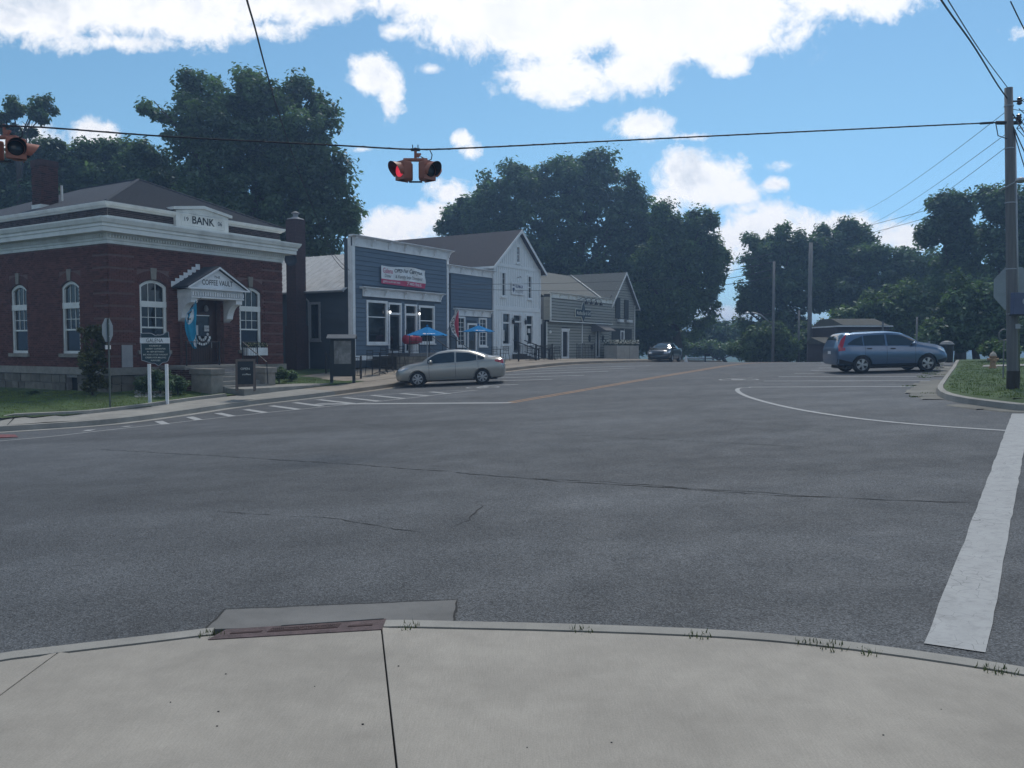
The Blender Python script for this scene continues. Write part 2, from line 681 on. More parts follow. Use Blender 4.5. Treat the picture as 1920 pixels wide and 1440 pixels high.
def concrete_mat(name, col, stain=.16, broom=None):
    m = bpy.data.materials.new(name)
    m.use_nodes = True
    N, L = m.node_tree.nodes, m.node_tree.links
    b = N['Principled BSDF']
    b.inputs['Roughness'].default_value = .85
    b.inputs['Specular IOR Level'].default_value = .3
    t = N.new('ShaderNodeTexCoord')

    def noise(sc, det, stretch=None, rot=0.0):
        src = t.outputs['Object']
        if stretch:
            mp = N.new('ShaderNodeMapping')
            mp.inputs['Rotation'].default_value = (0, 0, rot)
            mp.inputs['Scale'].default_value = stretch
            L.new(src, mp.inputs[0])
            src = mp.outputs[0]
        n = N.new('ShaderNodeTexNoise')
        n.inputs['Scale'].default_value = sc
        n.inputs['Detail'].default_value = det
        n.inputs['Roughness'].default_value = .6
        L.new(src, n.inputs['Vector'])
        return n.outputs['Fac']

    def mr(x, a, b_, c, d):
        n = N.new('ShaderNodeMapRange')
        L.new(x, n.inputs[0])
        for i, v in enumerate((a, b_, c, d)): n.inputs[i + 1].default_value = v
        return n.outputs[0]
    fac = [mr(noise(1.1, 7), .3, .7, 1 - stain, 1 + stain), mr(noise(7, 6), .3, .7, .94, 1.06), mr(noise(120, 3), .3, .7, .88, 1.12)]
    oi = N.new('ShaderNodeObjectInfo')
    fac.append(mr(oi.outputs['Random'], 0, 1, .95, 1.05))
    hgt = noise(90, 4)
    if broom is not None:
        lines = noise(12, 5, (22, .7, 1), broom)
        fac.append(mr(lines, .3, .7, .90, 1.08))
        hgt = lines
    v = fac[0]
    for f in fac[1:]:
        n = N.new('ShaderNodeMath')
        n.operation = 'MULTIPLY'
        L.new(v, n.inputs[0])
        L.new(f, n.inputs[1])
        v = n.outputs[0]
    vm = N.new('ShaderNodeVectorMath')
    vm.operation = 'SCALE'
    vm.inputs[0].default_value = col
    L.new(v, vm.inputs['Scale'])
    L.new(vm.outputs[0], b.inputs['Base Color'])
    bp = N.new('ShaderNodeBump')
    bp.inputs['Strength'].default_value = .35
    bp.inputs['Distance'].default_value = .004
    L.new(hgt, bp.inputs['Height'])
    L.new(bp.outputs[0], b.inputs['Normal'])
    return m


ASPH = asphalt_mat()
CONC = concrete_mat('brushed_concrete', (.290, .267, .230), .16, R(-14))
CONC2 = concrete_mat('kerb_concrete', (.26, .25, .225), .2)
CONCT = concrete_mat('tan_concrete', (.25, .215, .175), .18)
CONCD = concrete_mat('gutter_apron_concrete', (.15, .148, .142), .3)
GRASSM = pm('lawn_soil_green', (.05, .085, .026), .95, .35, 1.2, .8, 30, dirt=((.05, .075, .022), .7, .8))
DIRT = pm('crack_dirt', (.028, .027, .026), .95, .3, 8)
PAINT = pm('road_paint_white', (.33, .335, .33), .85, .10, 7, 0, dirt=((.13, .13, .13), 14, .4), detail=8)
PAINTF = pm('fresh_road_paint', (.46, .47, .47), .85, .1, 3)
PAINTY = pm('road_paint_yellow', (.36, .215, .12), .85, .14, 7, 0, dirt=((.1, .095, .09), 22, .75), detail=8)


def cracked_paint():
    m = PAINT.copy()
    m.name = 'cracked_road_paint'
    N, L = m.node_tree.nodes, m.node_tree.links
    b = N['Principled BSDF']
    src = b.inputs['Base Color'].links[0].from_socket
    t = N.new('ShaderNodeTexCoord')
    nz = N.new('ShaderNodeTexNoise')
    nz.inputs['Scale'].default_value = 5
    L.new(t.outputs['Object'], nz.inputs['Vector'])
    va = N.new('ShaderNodeVectorMath')
    va.operation = 'ADD'
    L.new(t.outputs['Object'], va.inputs[0])
    sc = N.new('ShaderNodeVectorMath')
    sc.operation = 'SCALE'
    sc.inputs['Scale'].default_value = .12
    L.new(nz.outputs['Color'], sc.inputs[0])
    L.new(sc.outputs[0], va.inputs[1])
    v = N.new('ShaderNodeTexVoronoi')
    v.feature = 'DISTANCE_TO_EDGE'
    v.inputs['Scale'].default_value = 9
    L.new(va.outputs[0], v.inputs['Vector'])
    n2 = N.new('ShaderNodeTexNoise')
    n2.inputs['Scale'].default_value = 2.2
    L.new(t.outputs['Object'], n2.inputs['Vector'])
    th = N.new('ShaderNodeMapRange')
    L.new(n2.outputs['Fac'], th.inputs[0])
    th.inputs[1].default_value = .42
    th.inputs[2].default_value = .65
    th.inputs[3].default_value = .002
    th.inputs[4].default_value = .016
    lt = N.new('ShaderNodeMath')
    lt.operation = 'LESS_THAN'
    L.new(v.outputs['Distance'], lt.inputs[0])
    L.new(th.outputs[0], lt.inputs[1])
    mu = N.new('ShaderNodeMath')
    mu.operation = 'MULTIPLY'
    L.new(lt.outputs[0], mu.inputs[0])
    mu.inputs[1].default_value = .6
    mx = N.new('ShaderNodeMix')
    mx.data_type = 'RGBA'
    L.new(mu.outputs[0], mx.inputs[0])
    L.new(src, mx.inputs[6])
    mx.inputs[7].default_value = (.06, .06, .06, 1)
    L.new(mx.outputs[2], b.inputs['Base Color'])
    return m


PAINTC = cracked_paint()

# ------------------------------------------------------------------ ground and road
def sheet(name, avals, bvals, dz, m, zf=road_z):
    A, B = np.meshgrid(avals, bvals, indexing='ij')
    Z = zf(A, B) + dz
    X = CA * A - SA * B
    Y = SA * A + CA * B
    vs = np.stack([X, Y, Z], -1).reshape(-1, 3)
    na, nb_ = A.shape
    i = np.arange(na - 1)[:, None] * nb_ + np.arange(nb_ - 1)[None, :]
    fs = np.stack([i, i + nb_, i + nb_ + 1, i + 1], -1).reshape(-1, 4)
    me = bpy.data.meshes.new(name)
    me.from_pydata(vs.tolist(), [], fs.tolist())
    me.materials.append(m)
    me.polygons.foreach_set('use_smooth', [True] * len(me.polygons))
    o = link(name, me)
    if me.polygons[0].normal.z < 0: me.flip_normals()
    o['kind'] = 'structure'
    return o


av = np.concatenate([np.linspace(-600, -60, 10), np.arange(-50, 130, 4.0), np.linspace(140, 1500, 16)])
bv = np.concatenate([np.linspace(-1200, -80, 12), np.arange(-70, 90, 4.0), np.linspace(100, 1200, 12)])
sheet('ground', av, bv, -.07, GRASSM)
road = sheet('road', np.arange(-40, 120, 1.0), np.concatenate([np.arange(-60, 1.0, 2.0), np.arange(1, 24, 1.0), np.arange(24, 80, 2.0)]), 0.0, ASPH)


def lift(pts, dz, zf=road_z):
    """(x, y) points set on the surface"""
    return [(x, y, float(zf(*AB(x, y))) + dz) for x, y in pts]


def resample(pts, step):
    out = [pts[0]]
    for p, q in zip(pts, pts[1:]):
        n = max(1, int(math.dist(p, q) / step))
        out += [tuple(p[k] + (q[k] - p[k]) * i / n for k in range(len(p))) for i in range(1, n + 1)]
    return out


def smooth_path(pts, it=2):
    for _ in range(it):
        o = [pts[0]]
        for p, q in zip(pts, pts[1:]):
            o += [(.75 * p[0] + .25 * q[0], .75 * p[1] + .25 * q[1]), (.25 * p[0] + .75 * q[0], .25 * p[1] + .75 * q[1])]
        o.append(pts[-1])
        pts = o
    return pts


def offset(pts, d):
    """shift a path sideways, positive to the left of its direction"""
    out = []
    for i, p in enumerate(pts):
        q, r = pts[max(i - 1, 0)], pts[min(i + 1, len(pts) - 1)]
        tx, ty = r[0] - q[0], r[1] - q[1]
        l = math.hypot(tx, ty) or 1
        out.append((p[0] - ty / l * d, p[1] + tx / l * d))
    return out


def ribbon(mb, left, right, dz, zf=road_z, step=None):
    lz, rz_ = lift(left, dz, zf), lift(right, dz, zf)
    mb.grid([[a, b] for a, b in zip(lz, rz_)])
    return mb


def stripe(pts, w, dz=.005, m=None, name='lane_marking', jag=0.0, kind='structure', step=.8):
    c = resample(pts, step)
    l, r = offset(c, w / 2), offset(c, -w / 2)
    if jag:
        l = [(x + rng.uniform(-jag, jag), y + rng.uniform(-jag, jag)) for x, y in l]
        r = [(x + rng.uniform(-jag, jag), y + rng.uniform(-jag, jag)) for x, y in r]
    mb = MB()
    ribbon(mb, l, r, dz)
    o = mb.build(name, m or PAINT, road)
    return o


# markings (parts of the road)
stripe([on_road(1790, 1216), on_road(1915, 776)], .30, .006, PAINTC, 'crosswalk_line', .006, step=.25)
stripe([on_road(592, 758), on_road(958, 755.5)], .34, .006, PAINT, 'stop_line')
ya, yb = on_road(952, 756), on_road(1393, 682.5)
cpath = smooth_path([ya, on_road(1180, 716), yb, W(56, 12.6), W(75, 13.5), W(110, 15)], 2)
stripe(offset(cpath, .13), .11, .006, PAINTY, 'centre_line')
stripe(offset(cpath, -.13), .11, .006, PAINTY, 'centre_line')
arc = smooth_path([on_road(1408, 727), on_road(1378, 728), on_road(1392, 742), on_road(1470, 764), on_road(1600, 785), on_road(1750, 799), on_road(1890, 808)], 3)
stripe(arc, .13, .006, PAINT, 'edge_line', step=.3)
edge = [on_road(-60, 834), on_road(0, 827), on_road(100, 818.5), on_road(170, 810), on_road(263, 800), on_road(373, 787.5), on_road(497, 774), on_road(560, 768),
        on_road(658, 758), on_road(758, 748), on_road(876, 733.5), on_road(897, 731.5)]
stripe(smooth_path(edge, 2), .12, .006, PAINT, 'edge_line')
inner = [on_road(590, 749), on_road(640, 745), on_road(697, 741), on_road(750, 738), on_road(807, 735), on_road(863, 732.5), on_road(890, 731.5)]
stripe(inner, .09, .006, PAINT, 'edge_line')
HB = [((160, 809), (172, 806)), ((232, 801), (243, 799)), ((297, 790), (311, 796)), ((355, 782), (374, 788)), ((408, 775), (437, 781)), ((460, 768), (497, 774)),
      ((508, 761), (560, 768)), ((552, 755), (604, 762)), ((597, 749.5), (662, 757)), ((645, 745.5), (710, 752.5)), ((698, 741.5), (756, 747.5)),
      ((752, 738), (803, 742.5)), ((807, 735), (842, 738.5))]
for p, q in HB:
    stripe([on_road(*p), on_road(*q)], .22, .008, PAINT, 'hatch_bar')
for p, q in (((1404, 726.5), (1742, 725.5)), ((1432, 715), (1748, 714.5)), ((1460, 707), (1752, 706.5)), ((1490, 700.5), (1600, 700)), ((1520, 695), (1575, 694.5)), ((1535, 690.5), (1568, 690))):
    stripe([on_road(*p), on_road(*q)], .14, .012, PAINTF, 'parking_line')
for p, q in (((925, 715), (1036, 711.5)), ((940, 709), (1095, 704)), ((948, 703), (1140, 696.5)), ((962, 698), (1190, 690.5)), ((980, 693), (1220, 686)), ((905, 724), (972, 721))):
    stripe([on_road(*p), on_road(*q)], .14, .012, PAINTF, 'parking_line')
# worn bicycle marks between the lines
for cx, cy, w_ in ((1385, 712, 26), (905, 726.5, 18)):
    mb = MB()
    for k in range(2):
        c = on_road(cx + (k * 2 - 1) * w_ * .55, cy)
        ring = [(c[0] + .42 * math.cos(t), c[1] + .42 * math.sin(t)) for t in np.linspace(0, 2 * math.pi, 15)]
        ribbon(mb, offset(ring, .05), offset(ring, -.05), .006)
    a_, b_ = on_road(cx - w_ * .5, cy), on_road(cx + w_ * .5, cy)
    m_ = (((a_[0] + b_[0]) / 2), a_[1] + .5)
    for seg in ([a_, m_], [m_, b_], [a_, b_]):
        ribbon(mb, offset(seg, .05), offset(seg, -.05), .006)
    o = mb.build('bicycle_symbol', PAINT, road)
stripe([on_road(1362, 710), on_road(1412, 708.5)], .1, .006, PAINT, 'lane_marking')


# cracks: thin ragged dark lines
def crack(px, w=.012, seg=.10, wob=.04, name='crack'):
    pts = [on_road(*p) for p in px]
    pts = resample(pts, seg)
    out, ox, oy = [], 0, 0
    for i, (x, y) in enumerate(pts):
        ox = ox * .8 + rng.uniform(-wob, wob) * .5
        oy = oy * .8 + rng.uniform(-wob, wob) * .5
        out.append((x + ox, y + oy))
    mb = MB()
    l, r = [], []
    for i, p in enumerate(offset(out, 1e-5)):
        ww = w * rng.uniform(.25, 1.3)
        l.append(offset(out, ww / 2)[i] if False else None)
    L_, R_ = [], []
    for i, p in enumerate(out):
        q, r_ = out[max(i - 1, 0)], out[min(i + 1, len(out) - 1)]
        tx, ty = r_[0] - q[0], r_[1] - q[1]
        n = math.hypot(tx, ty) or 1
        ww = w * .62 * rng.uniform(.15, 1.3) * (min(1, i / 3, (len(out) - 1 - i) / 3) * .9 + .1)
        L_.append((p[0] - ty / n * ww, p[1] + tx / n * ww))
        R_.append((p[0] + ty / n * ww, p[1] - tx / n * ww))
    ribbon(mb, L_, R_, .004)
    return mb.build(name, DIRT, road)


crack([(170, 842), (330, 851), (520, 862), (740, 876), (960, 895), (1200, 912), (1440, 928), (1700, 938), (1830, 943)], .022)
crack([(985, 896), (1150, 905), (1300, 916), (1430, 922), (1560, 934)], .018)
crack([(395, 958), (500, 964), (620, 973), (700, 985), (800, 1000)], .013)
crack([(897, 938), (903, 950), (894, 962), (885, 975), (846, 990)], .012)
crack([(640, 790), (700, 797), (760, 799)], .015)
crack([(1000, 812), (1250, 825), (1500, 838)], .014)
crack([(848, 1126), (870, 1104)], .008)
crack([(390, 1150), (424, 1142)], .008)

# ------------------------------------------------------------------ the corner the picture is taken from
def P0(u, v, z=0.0):
    d = ray(u, v)
    k = (z - EYE) / d.z
    return (d.x * k, d.y * k)


kerb_px = [(-500, 1330), (-250, 1268), (0, 1222), (110, 1209), (310, 1186), (405, 1174), (560, 1166), (725, 1160), (860, 1163), (1040, 1167), (1250, 1174), (1400, 1182), (1560, 1197), (1750, 1222), (1920, 1248), (2200, 1300), (2600, 1395)]
kedge = smooth_path([P0(u, v) for u, v in kerb_px], 1)
kedge = [(-3.9, -3.0), (-3.85, 1.2)] + kedge + [(6.4, 1.2), (14, -3.6)]
kedge = resample(kedge, .05)
kin = offset(kedge, -.125)            # inner side of the kerb stone
corner = thing('sidewalk', 'pale brushed concrete corner sidewalk with its kerb in front', None, (0, 0, 0))
corner['kind'] = 'structure'
cuts_x = [-9, -2.05, -.80, 1.05, 3.4, 20]
tot = 0


def kerb_stone(i0, i1, parent, name='kerb_stone'):
    mb = MB()
    P = []
    for i in range(i0, i1 + 1):
        (x0, y0), (x1, y1) = kedge[i], kin[i]
        zr = road_xy(x0, y0) - .1
        mx, my = x0 + (x1 - x0) * .12, y0 + (y1 - y0) * .12
        P.append([(x0, y0, zr), (x0, y0, -.012), (mx, my, .001), (x1, y1, .001), (x1, y1, -.12)])
    mb.grid(P)
    return mb.build(name, CONC2, parent)


idx = [i for i, p in enumerate(kedge)]
inlet0 = min(range(len(kedge)), key=lambda i: abs(kedge[i][0] - P0(405, 1174)[0]) + (0 if kedge[i][1] > 3 else 9))
inlet1 = min(range(len(kedge)), key=lambda i: abs(kedge[i][0] - P0(723, 1160)[0]) + (0 if kedge[i][1] > 3 else 9))
stops = [0]
for x in (-3.2, -2.25, -1.95):
    stops.append(min(range(len(kedge)), key=lambda i: abs(kedge[i][0] - x) + (0 if kedge[i][1] > 3 else 9)))
stops.append(inlet0)
for s0, s1 in zip(stops, stops[1:]):
    if s1 > s0: kerb_stone(s0, s1, corner)
stops = [inlet1]
for x in (-.28, .62, 2.2, 3.5):
    stops.append(min(range(len(kedge)), key=lambda i: abs(kedge[i][0] - x) + (0 if kedge[i][1] > 3 else 9)))
stops.append(len(kedge) - 1)
for s0, s1 in zip(stops, stops[1:]):
    if s1 > s0: kerb_stone(s0, s1, corner)

# slabs behind the kerb: polygons cut by the joints seen in the photograph
jA, jB = P0(715, 1176), P0(744, 1440)     # long joint
jC, jD = P0(110, 1222), P0(-4, 1306)      # joint at the left
kout = offset(kedge, -.150)


def xat(p, q, y):
    return p[0] + (q[0] - p[0]) * (y - p[1]) / (q[1] - p[1])


def slab(poly, parent=corner, z=0.0, m=None, name='slab', th=.12):
    mb = MB()
    mb.flat(poly, z - th, z)
    return mb.build(name, m or CONC, parent, bevel=.003)


front = [p for p in kout if p[1] > 1.5]
g = .004
j1 = (jB[0] + (jB[0] - jA[0]) * 3, jB[1] + (jB[1] - jA[1]) * 3)
dj = (jD[0] - jC[0], jD[1] - jC[1])
j2 = (jC[0] + dj[0] * 2.6, jC[1] + dj[1] * 2.6)
L1 = [p for p in front if p[0] < jC[0] - .02]
L2 = [p for p in front if jC[0] + .02 < p[0] < jA[0] - g]
L3 = [p for p in front if p[0] > jA[0] + g]
slab(L1 + [(jC[0] - g, jC[1]), (j2[0] - g, j2[1])])
slab([(jC[0] + g, jC[1])] + L2 + [(jA[0] - g, jA[1]), (j1[0] - g, j1[1]), (-3.7, j1[1]), (-3.7, j2[1]), (j2[0] + g, j2[1])])
slab([(jA[0] + g, jA[1])] + L3 + [(6.0, j1[1]), (j1[0] + g, j1[1])])
slab([(-3.7, -3), (-3.7, j1[1] - .01), (6.0, j1[1] - .01), (13.5, -3)])
mb = MB()
mb.flat([p for p in offset(kedge, -.11) if p[1] > .4] + [(6, -3.2), (-3.8, -3.2)], -.3, -.022)
mb.build('joint_bed', DIRT, corner)
for bx in (-1.2, .4):
    pass

# storm drain: apron, rusty hood with a cast panel
dr = thing('storm_drain', 'rusty iron kerb drain hood set in a grey concrete apron at the kerb', 'drain', (0, 0, 0))
ap = [P0(386, 1180, -.085), P0(424, 1143, -.085), P0(856, 1125, -.085), P0(850, 1164, -.085)]
ap = [ap[0], ap[1], ap[2], ap[3]]
mb = MB()
zap = max(road_xy(*p) for p in ap) + .006
ap = [P0(386, 1180, zap), P0(424, 1143, zap), P0(856, 1125, zap), P0(850, 1164, zap)]
mb.flat([ap[0], ap[3], ap[2], ap[1]][::-1][::-1], -.2, zap)
mb.build('apron', CONCD, dr)
mb = MB()
for s in (ap[0], ap[1], ap[2]), :
    pass
bd = resample([ap[0], ap[1], ap[2], ap[3]], .08)
bd = [(x + rng.uniform(-.006, .006), y + rng.uniform(-.006, .006)) for x, y in bd]
mb.grid([[(x, y, zap + .003), (x2, y2, zap + .003)] for (x, y), (x2, y2) in zip(bd, offset(bd, .012))])
mb.build('seam', DIRT, dr)
h0, h1, h2, h3 = P0(390, 1199, .004), P0(424, 1180, .004), P0(724, 1160, .004), P0(716, 1180, .004)
mb = MB()
mb.flat([h0, h3, h2, h1], -.1, .005)
mb.build('hood', RUST, dr)


def hq(s, t):
    """s along the hood 0..1, t across 0..1"""
    a_ = (h0[0] + (h3[0] - h0[0]) * s, h0[1] + (h3[1] - h0[1]) * s)
    b_ = (h1[0] + (h2[0] - h1[0]) * s, h1[1] + (h2[1] - h1[1]) * s)
    return (a_[0] + (b_[0] - a_[0]) * t, a_[1] + (b_[1] - a_[1]) * t)


RUSTD = pm('dark_recess_rust', (.05, .03, .028), .9, .3, 12)
for s0, s1, t0, t1, nm in ((.08, .26, .42, .56, 'slot'), (.78, .93, .4, .54, 'slot'), (.30, .72, .38, .78, 'cast_panel')):
    mb = MB()
    mb.flat([hq(s0, t0), hq(s1, t0), hq(s1, t1), hq(s0, t1)], .004, .008)
    mb.build(nm, RUSTD, dr)
mb = MB()
for k in range(34):
    for j in range(2):
        if rng.random() < .16: continue
        s = .32 + .39 * k / 34
        t = .45 + .16 * j
        q = [hq(s, t), hq(s + .006, t), hq(s + .006, t + .1), hq(s, t + .1)]
        mb.flat(q, .007, .011)
mb.build('raised_lettering', RUST, dr, kind='stuff')
mb = MB()
mb.flat([hq(.34, .93), hq(.985, .95), hq(.985, 1.02), hq(.34, 1.0)], .003, .0075)
mb.build('inlet_gap', LETTER, dr)

# weeds along the kerb joint and in the gutter
def tufts(name, spots, m, hgt, n, spread, wid=.006, label=None, cat=None, bend=.6):
    vs, fs = [], []
    for (x, y, z) in spots:
        for _ in range(n):
            a_ = rng.uniform(0, 6.283)
            r_ = spread * math.sqrt(rng.random())
            bx, by = x + r_ * math.cos(a_), y + r_ * math.sin(a_)
            h = hgt * rng.uniform(.35, 1)
            d = rng.uniform(0, 6.283)
            lx, ly = math.cos(d) * h * bend * rng.random(), math.sin(d) * h * bend * rng.random()
            e = rng.uniform(0, 6.283)
            wx, wy = math.cos(e) * wid, math.sin(e) * wid
            i = len(vs)
            vs += [(bx - wx, by - wy, z), (bx + wx, by + wy, z), (bx + lx * .5 + wx * .8, by + ly * .5 + wy * .8, z + h * .6), (bx + lx, by + ly, z + h)]
            fs += [(i, i + 1, i + 2), (i, i + 2, i + 3)]
    me = bpy.data.meshes.new(name)
    me.from_pydata(vs, [], fs)
    me.materials.append(m)
    o = link(name, me)
    tag(o, label, cat, None, 'stuff')
    return o


WEED = pm('weed_green', (.085, .105, .035), .8, .4, 4)
GRASSB = pm('grass_blade_green', (.14, .19, .035), .75, .45, .9, detail=6)
sp = []
for i, p in enumerate(offset(kedge, -.137)):
    if p[1] < 3.4 or p[0] > 3.2: continue
    dens = .12
    u = 960 + FPX * p[0] / p[1]
    if 300 < u < 400 or 1510 < u < 1600: dens = 1.0
    elif 745 < u < 835 or 1050 < u < 1140 or 1310 < u < 1360: dens = .75
    elif 400 < u < 722: dens = 0
    if rng.random() < dens * .5: sp.append((p[0], p[1], -.02))
tufts('weeds', sp, WEED, .055, 34, .075, .005, 'small green weeds growing in the crack behind the kerb')
mb = MB()
for _ in range(18):
    x, y = rng.uniform(-1.9, 2.2), rng.uniform(2.6, 4.2)
    s = rng.uniform(.002, .006)
    mb.box(x, x + s * 1.6, y, y + s, .001, .001 + s * .6)
o = mb.build('litter_specks', DIRT)
tag(o, 'tiny dark bits of bark scattered on the brushed concrete', None, None, 'stuff')

# ------------------------------------------------------------------ buildings' side: kerb, sidewalk, lawn, patio
lk_px = [(60, 806), (160, 799.5), (240, 792), (350, 777), (463, 760), (557, 749.5), (650, 738), (748, 724.5)]
lkx = [on_road(*p) for p in lk_px]
lk = [W(9.3, 60), W(9.3, 32), W(9.6, 27), W(10.6, 24.6)] + lkx + [W(a, 22.5) for a in (31, 36, 42, 48, 52, 56, 60)] + [W(66, 23.2), W(75, 23.4), W(100, 23)]
lk = resample(smooth_path(lk, 1), .6)
lblock = thing('pavement', 'pale concrete pavement rising along the shop side of the street', None)
lblock['kind'] = 'structure'


def strip3(mbs, path, profile):
    """profile: list of (offset to the building side, fn(x, y) -> z)"""
    offs = [offset(path, o_) for o_, _ in profile]
    P = [[(offs[k][i][0], offs[k][i][1], profile[k][1](*offs[k][i])) for k in range(len(profile))] for i in range(len(path))]
    mbs.grid(P)
    return mbs


def zroad(dz):
    return lambda x, y: road_xy(x, y) + dz


def zside(dz):
    return lambda x, y: float(side_z(*AB(x, y))) + dz


def zkerb(dz):
    # ground height just behind the kerb (terrain at the kerb line)
    def f(x, y):
        a, b = AB(x, y)
        return float(road_z(a, min(b, 22.6))) + dz if a > 13 else road_xy(x, y) + dz
    return f


# gutter pan then kerb stones then walk slabs
seg_len = 5
for i in range(0, len(lk) - seg_len, seg_len):
    part = lk[i:i + seg_len + 1]
    a0 = AB(*part[0])[0]
    if AB(*part[0])[1] > 34 or a0 > 75: continue
    tan = a0 > 21.0
    mb = MB()
    strip3(mb, part, [(-.45, zroad(.004)), (0, zroad(.006)), (.012, zroad(.15)), (.14, zroad(.165)), (.15, zroad(.10))])
    mb.build('kerb_stone', CONCT if tan else CONC2, lblock)
walk_w = 1.75
cut = 3
for i in range(0, len(lk) - cut, cut):
    part = lk[i:i + cut + 1]
    a0, b0 = AB(*part[0])
    if b0 > 34 or a0 > 75: continue
    tan = a0 > 22.0
    # leave a hair joint between slabs
    q0, q1 = part[0], part[-1]
    L0 = math.dist(part[0], part[1])
    part = [(part[0][0] + (part[1][0] - part[0][0]) * .015 / L0, part[0][1] + (part[1][1] - part[0][1]) * .015 / L0)] + part[1:]
    mb = MB()
    strip3(mb, part, [(.155, zkerb(.165)), (walk_w, zkerb(.20)), (walk_w, zkerb(-.1))])
    mb.build('slab', CONCT if tan else CONC2, lblock)
mb = MB()
strip3(mb, [p for p in lk if AB(*p)[0] < 76], [(.1, zkerb(.10)), (walk_w + .02, zkerb(.15))])
mb.build('joint_bed', DIRT, lblock)
# raised concrete edging along the lawn
ed = [p for p in lk if AB(*p)[1] < 40 and AB(*p)[0] < 20.2]
mb = MB()
strip3(mb, ed, [(walk_w, zkerb(.1)), (walk_w + .01, zkerb(.30)), (walk_w + .14, zkerb(.31)), (walk_w + .15, zkerb(.15))])
mb.build('edging', CONC2, lblock)
# worn red warning mat on the ramp
mb = MB()
mb.flat([on_road(-60, 825), on_road(34, 820), on_road(28, 817), on_road(-60, 820)], road_xy(*on_road(20, 820)) - .05, road_xy(*on_road(20, 820)) + .022)
tag(mb.build('tactile_mat', pm('faded_red_mat', (.17, .06, .06), .8, .3, 8)), 'faded red tactile warning mat on the kerb ramp', 'mat')


def lawn(name, a0, a1, b0, b1, na, nb_, zf, m=GRASSM, mask=None, label=None, kind='structure'):
    mb = MB()
    A = np.linspace(a0, a1, na)
    B = np.linspace(b0, b1, nb_)
    P = [[(*W(a, b), zf(a, b)) for b in B] for a in A]
    n = nb_
    vs = [p for r_ in P for p in r_]
    fs = []
    for i in range(na - 1):
        for j in range(nb_ - 1):
            if mask and not mask((A[i] + A[i + 1]) / 2, (B[j] + B[j + 1]) / 2): continue
            fs.append((i * n + j, (i + 1) * n + j, (i + 1) * n + j + 1, i * n + j + 1))
    mb.add(vs, fs)
    o = mb.build(name, m, smooth=True, fix=True)
    o['kind'] = kind
    if label: o['label'] = label
    return o


lkb = [AB(*p) for p in lk]


def walk_b(a):
    """b of the kerb at street position a (kerb seen from the lawn)"""
    return float(np.interp(a, [q[0] for q in lkb[6:]], [q[1] for q in lkb[6:]]))


def lawn_z(a, b):
    base = float(road_z(a, 22.5)) + .22
    t = min(max((b - 24.4) / 3.6, 0), 1)
    t = t * t * (3 - 2 * t)
    side_t = 1.0 if a > 13 else max((a - 10) / 3, 0)
    if a < 18 and b > 28:
        base = float(road_z(max(a, 10), 22.5)) + .2
        t = min(max((a - 11.5) / 6, 0), 1)
        return base + t * .28 + (b - 28) * -.02
    return base + t * float(fRise(a))


def lmask(a, b):
    wb = walk_b(a)
    if a < 11.4: return False
    if b < wb + walk_w + .1: return False
    if a > 27.3 - (b - 24.2) * .2 and b < 26.5: return a < 27.0
    return not (a > 27.2)


lawn('lawn', 11, 31, 23.6, 60, 61, 90, lawn_z, mask=lambda a, b: (lmask(a, b) or (a > 27.2 and b > 28.2)) and not (a > 18.2 and b > 40))
# patio of the diner and the shops
patio = lawn('patio', 27.0, 70, 23.9, 28.4, 60, 8, lambda a, b: float(side_z(a, b)) + .055, CONCT, mask=lambda a, b: True)
# lawn grass blades on the bank's side
sp = []
while len(sp) < 3200:
    a, b = rng.uniform(11.6, 27), rng.uniform(24.1, 36)
    if a > 17.9 and b > 27.8: continue
    if lmask(a, b) and not (20.3 < a < 24.2 and b < 27.9): sp.append((*W(a, b), lawn_z(a, b) - .01))
tufts('grass', sp, GRASSB, .06, 8, .16, .008, 'short green lawn grass in front of the brick bank')

# far right corner: kerb, gutter, lawn
rk_px = [(1794, 679), (1787, 690), (1776, 704), (1763, 722), (1754, 735), (1764, 747), (1800, 756.5), (1860, 765), (1920, 772.5)]
rk = [W(75, 1.6), W(55, 1.4), W(46, 1.2)] + [on_road(*p) for p in rk_px] + [W(17.2, -6), W(16.5, -14), W(16, -40)]
rk = resample(smooth_path(rk, 1), .5)
rblock = thing('right_pavement', 'broken concrete gutter and kerb round the lawn corner', None)
rblock['kind'] = 'structure'
for i in range(0, len(rk) - 3, 3):
    part = rk[i:i + 4]
    a0, b0 = AB(*part[0])
    if a0 > 60 or b0 < -20: continue
    mb = MB()
    jit = lambda: rng.uniform(-.02, .02)
    strip3(mb, part, [(0, zroad(.0)), (.02, zroad(.13)), (.15, zroad(.145)), (.17, zroad(.05))])
    mb.build('kerb_stone', CONC2, rblock)
rng.seed(31)
CONCB = concrete_mat('worn_gutter_concrete', (.15, .145, .125), .3)
for i in range(0, len(rk) - 2, 2):
    part = rk[i:i + 3]
    a0, b0 = AB(*part[0])
    if a0 > 44 or b0 < -20 or rng.random() < .12: continue
    w0 = .40 + (.28 if 23 < a0 < 30 else 0) + rng.uniform(-.08, .1)
    L0 = math.dist(part[0], part[1])
    part = [(part[0][0] + (part[1][0] - part[0][0]) * .05, part[0][1] + (part[1][1] - part[0][1]) * .05)] + part[1:]
    mb = MB()
    strip3(mb, part, [(-w0, zroad(.002)), (-w0 + .03, zroad(.02)), (-.02, zroad(.012))])
    mb.build('gutter_slab', CONCB, rblock)
WEEDS2 = []
for p in offset(rk, -.5):
    a0, b0 = AB(*p)
    if 21 < a0 < 44 and rng.random() < .35:
        WEEDS2.append((p[0] + rng.uniform(-.3, .3), p[1] + rng.uniform(-.3, .3), road_xy(*p)))
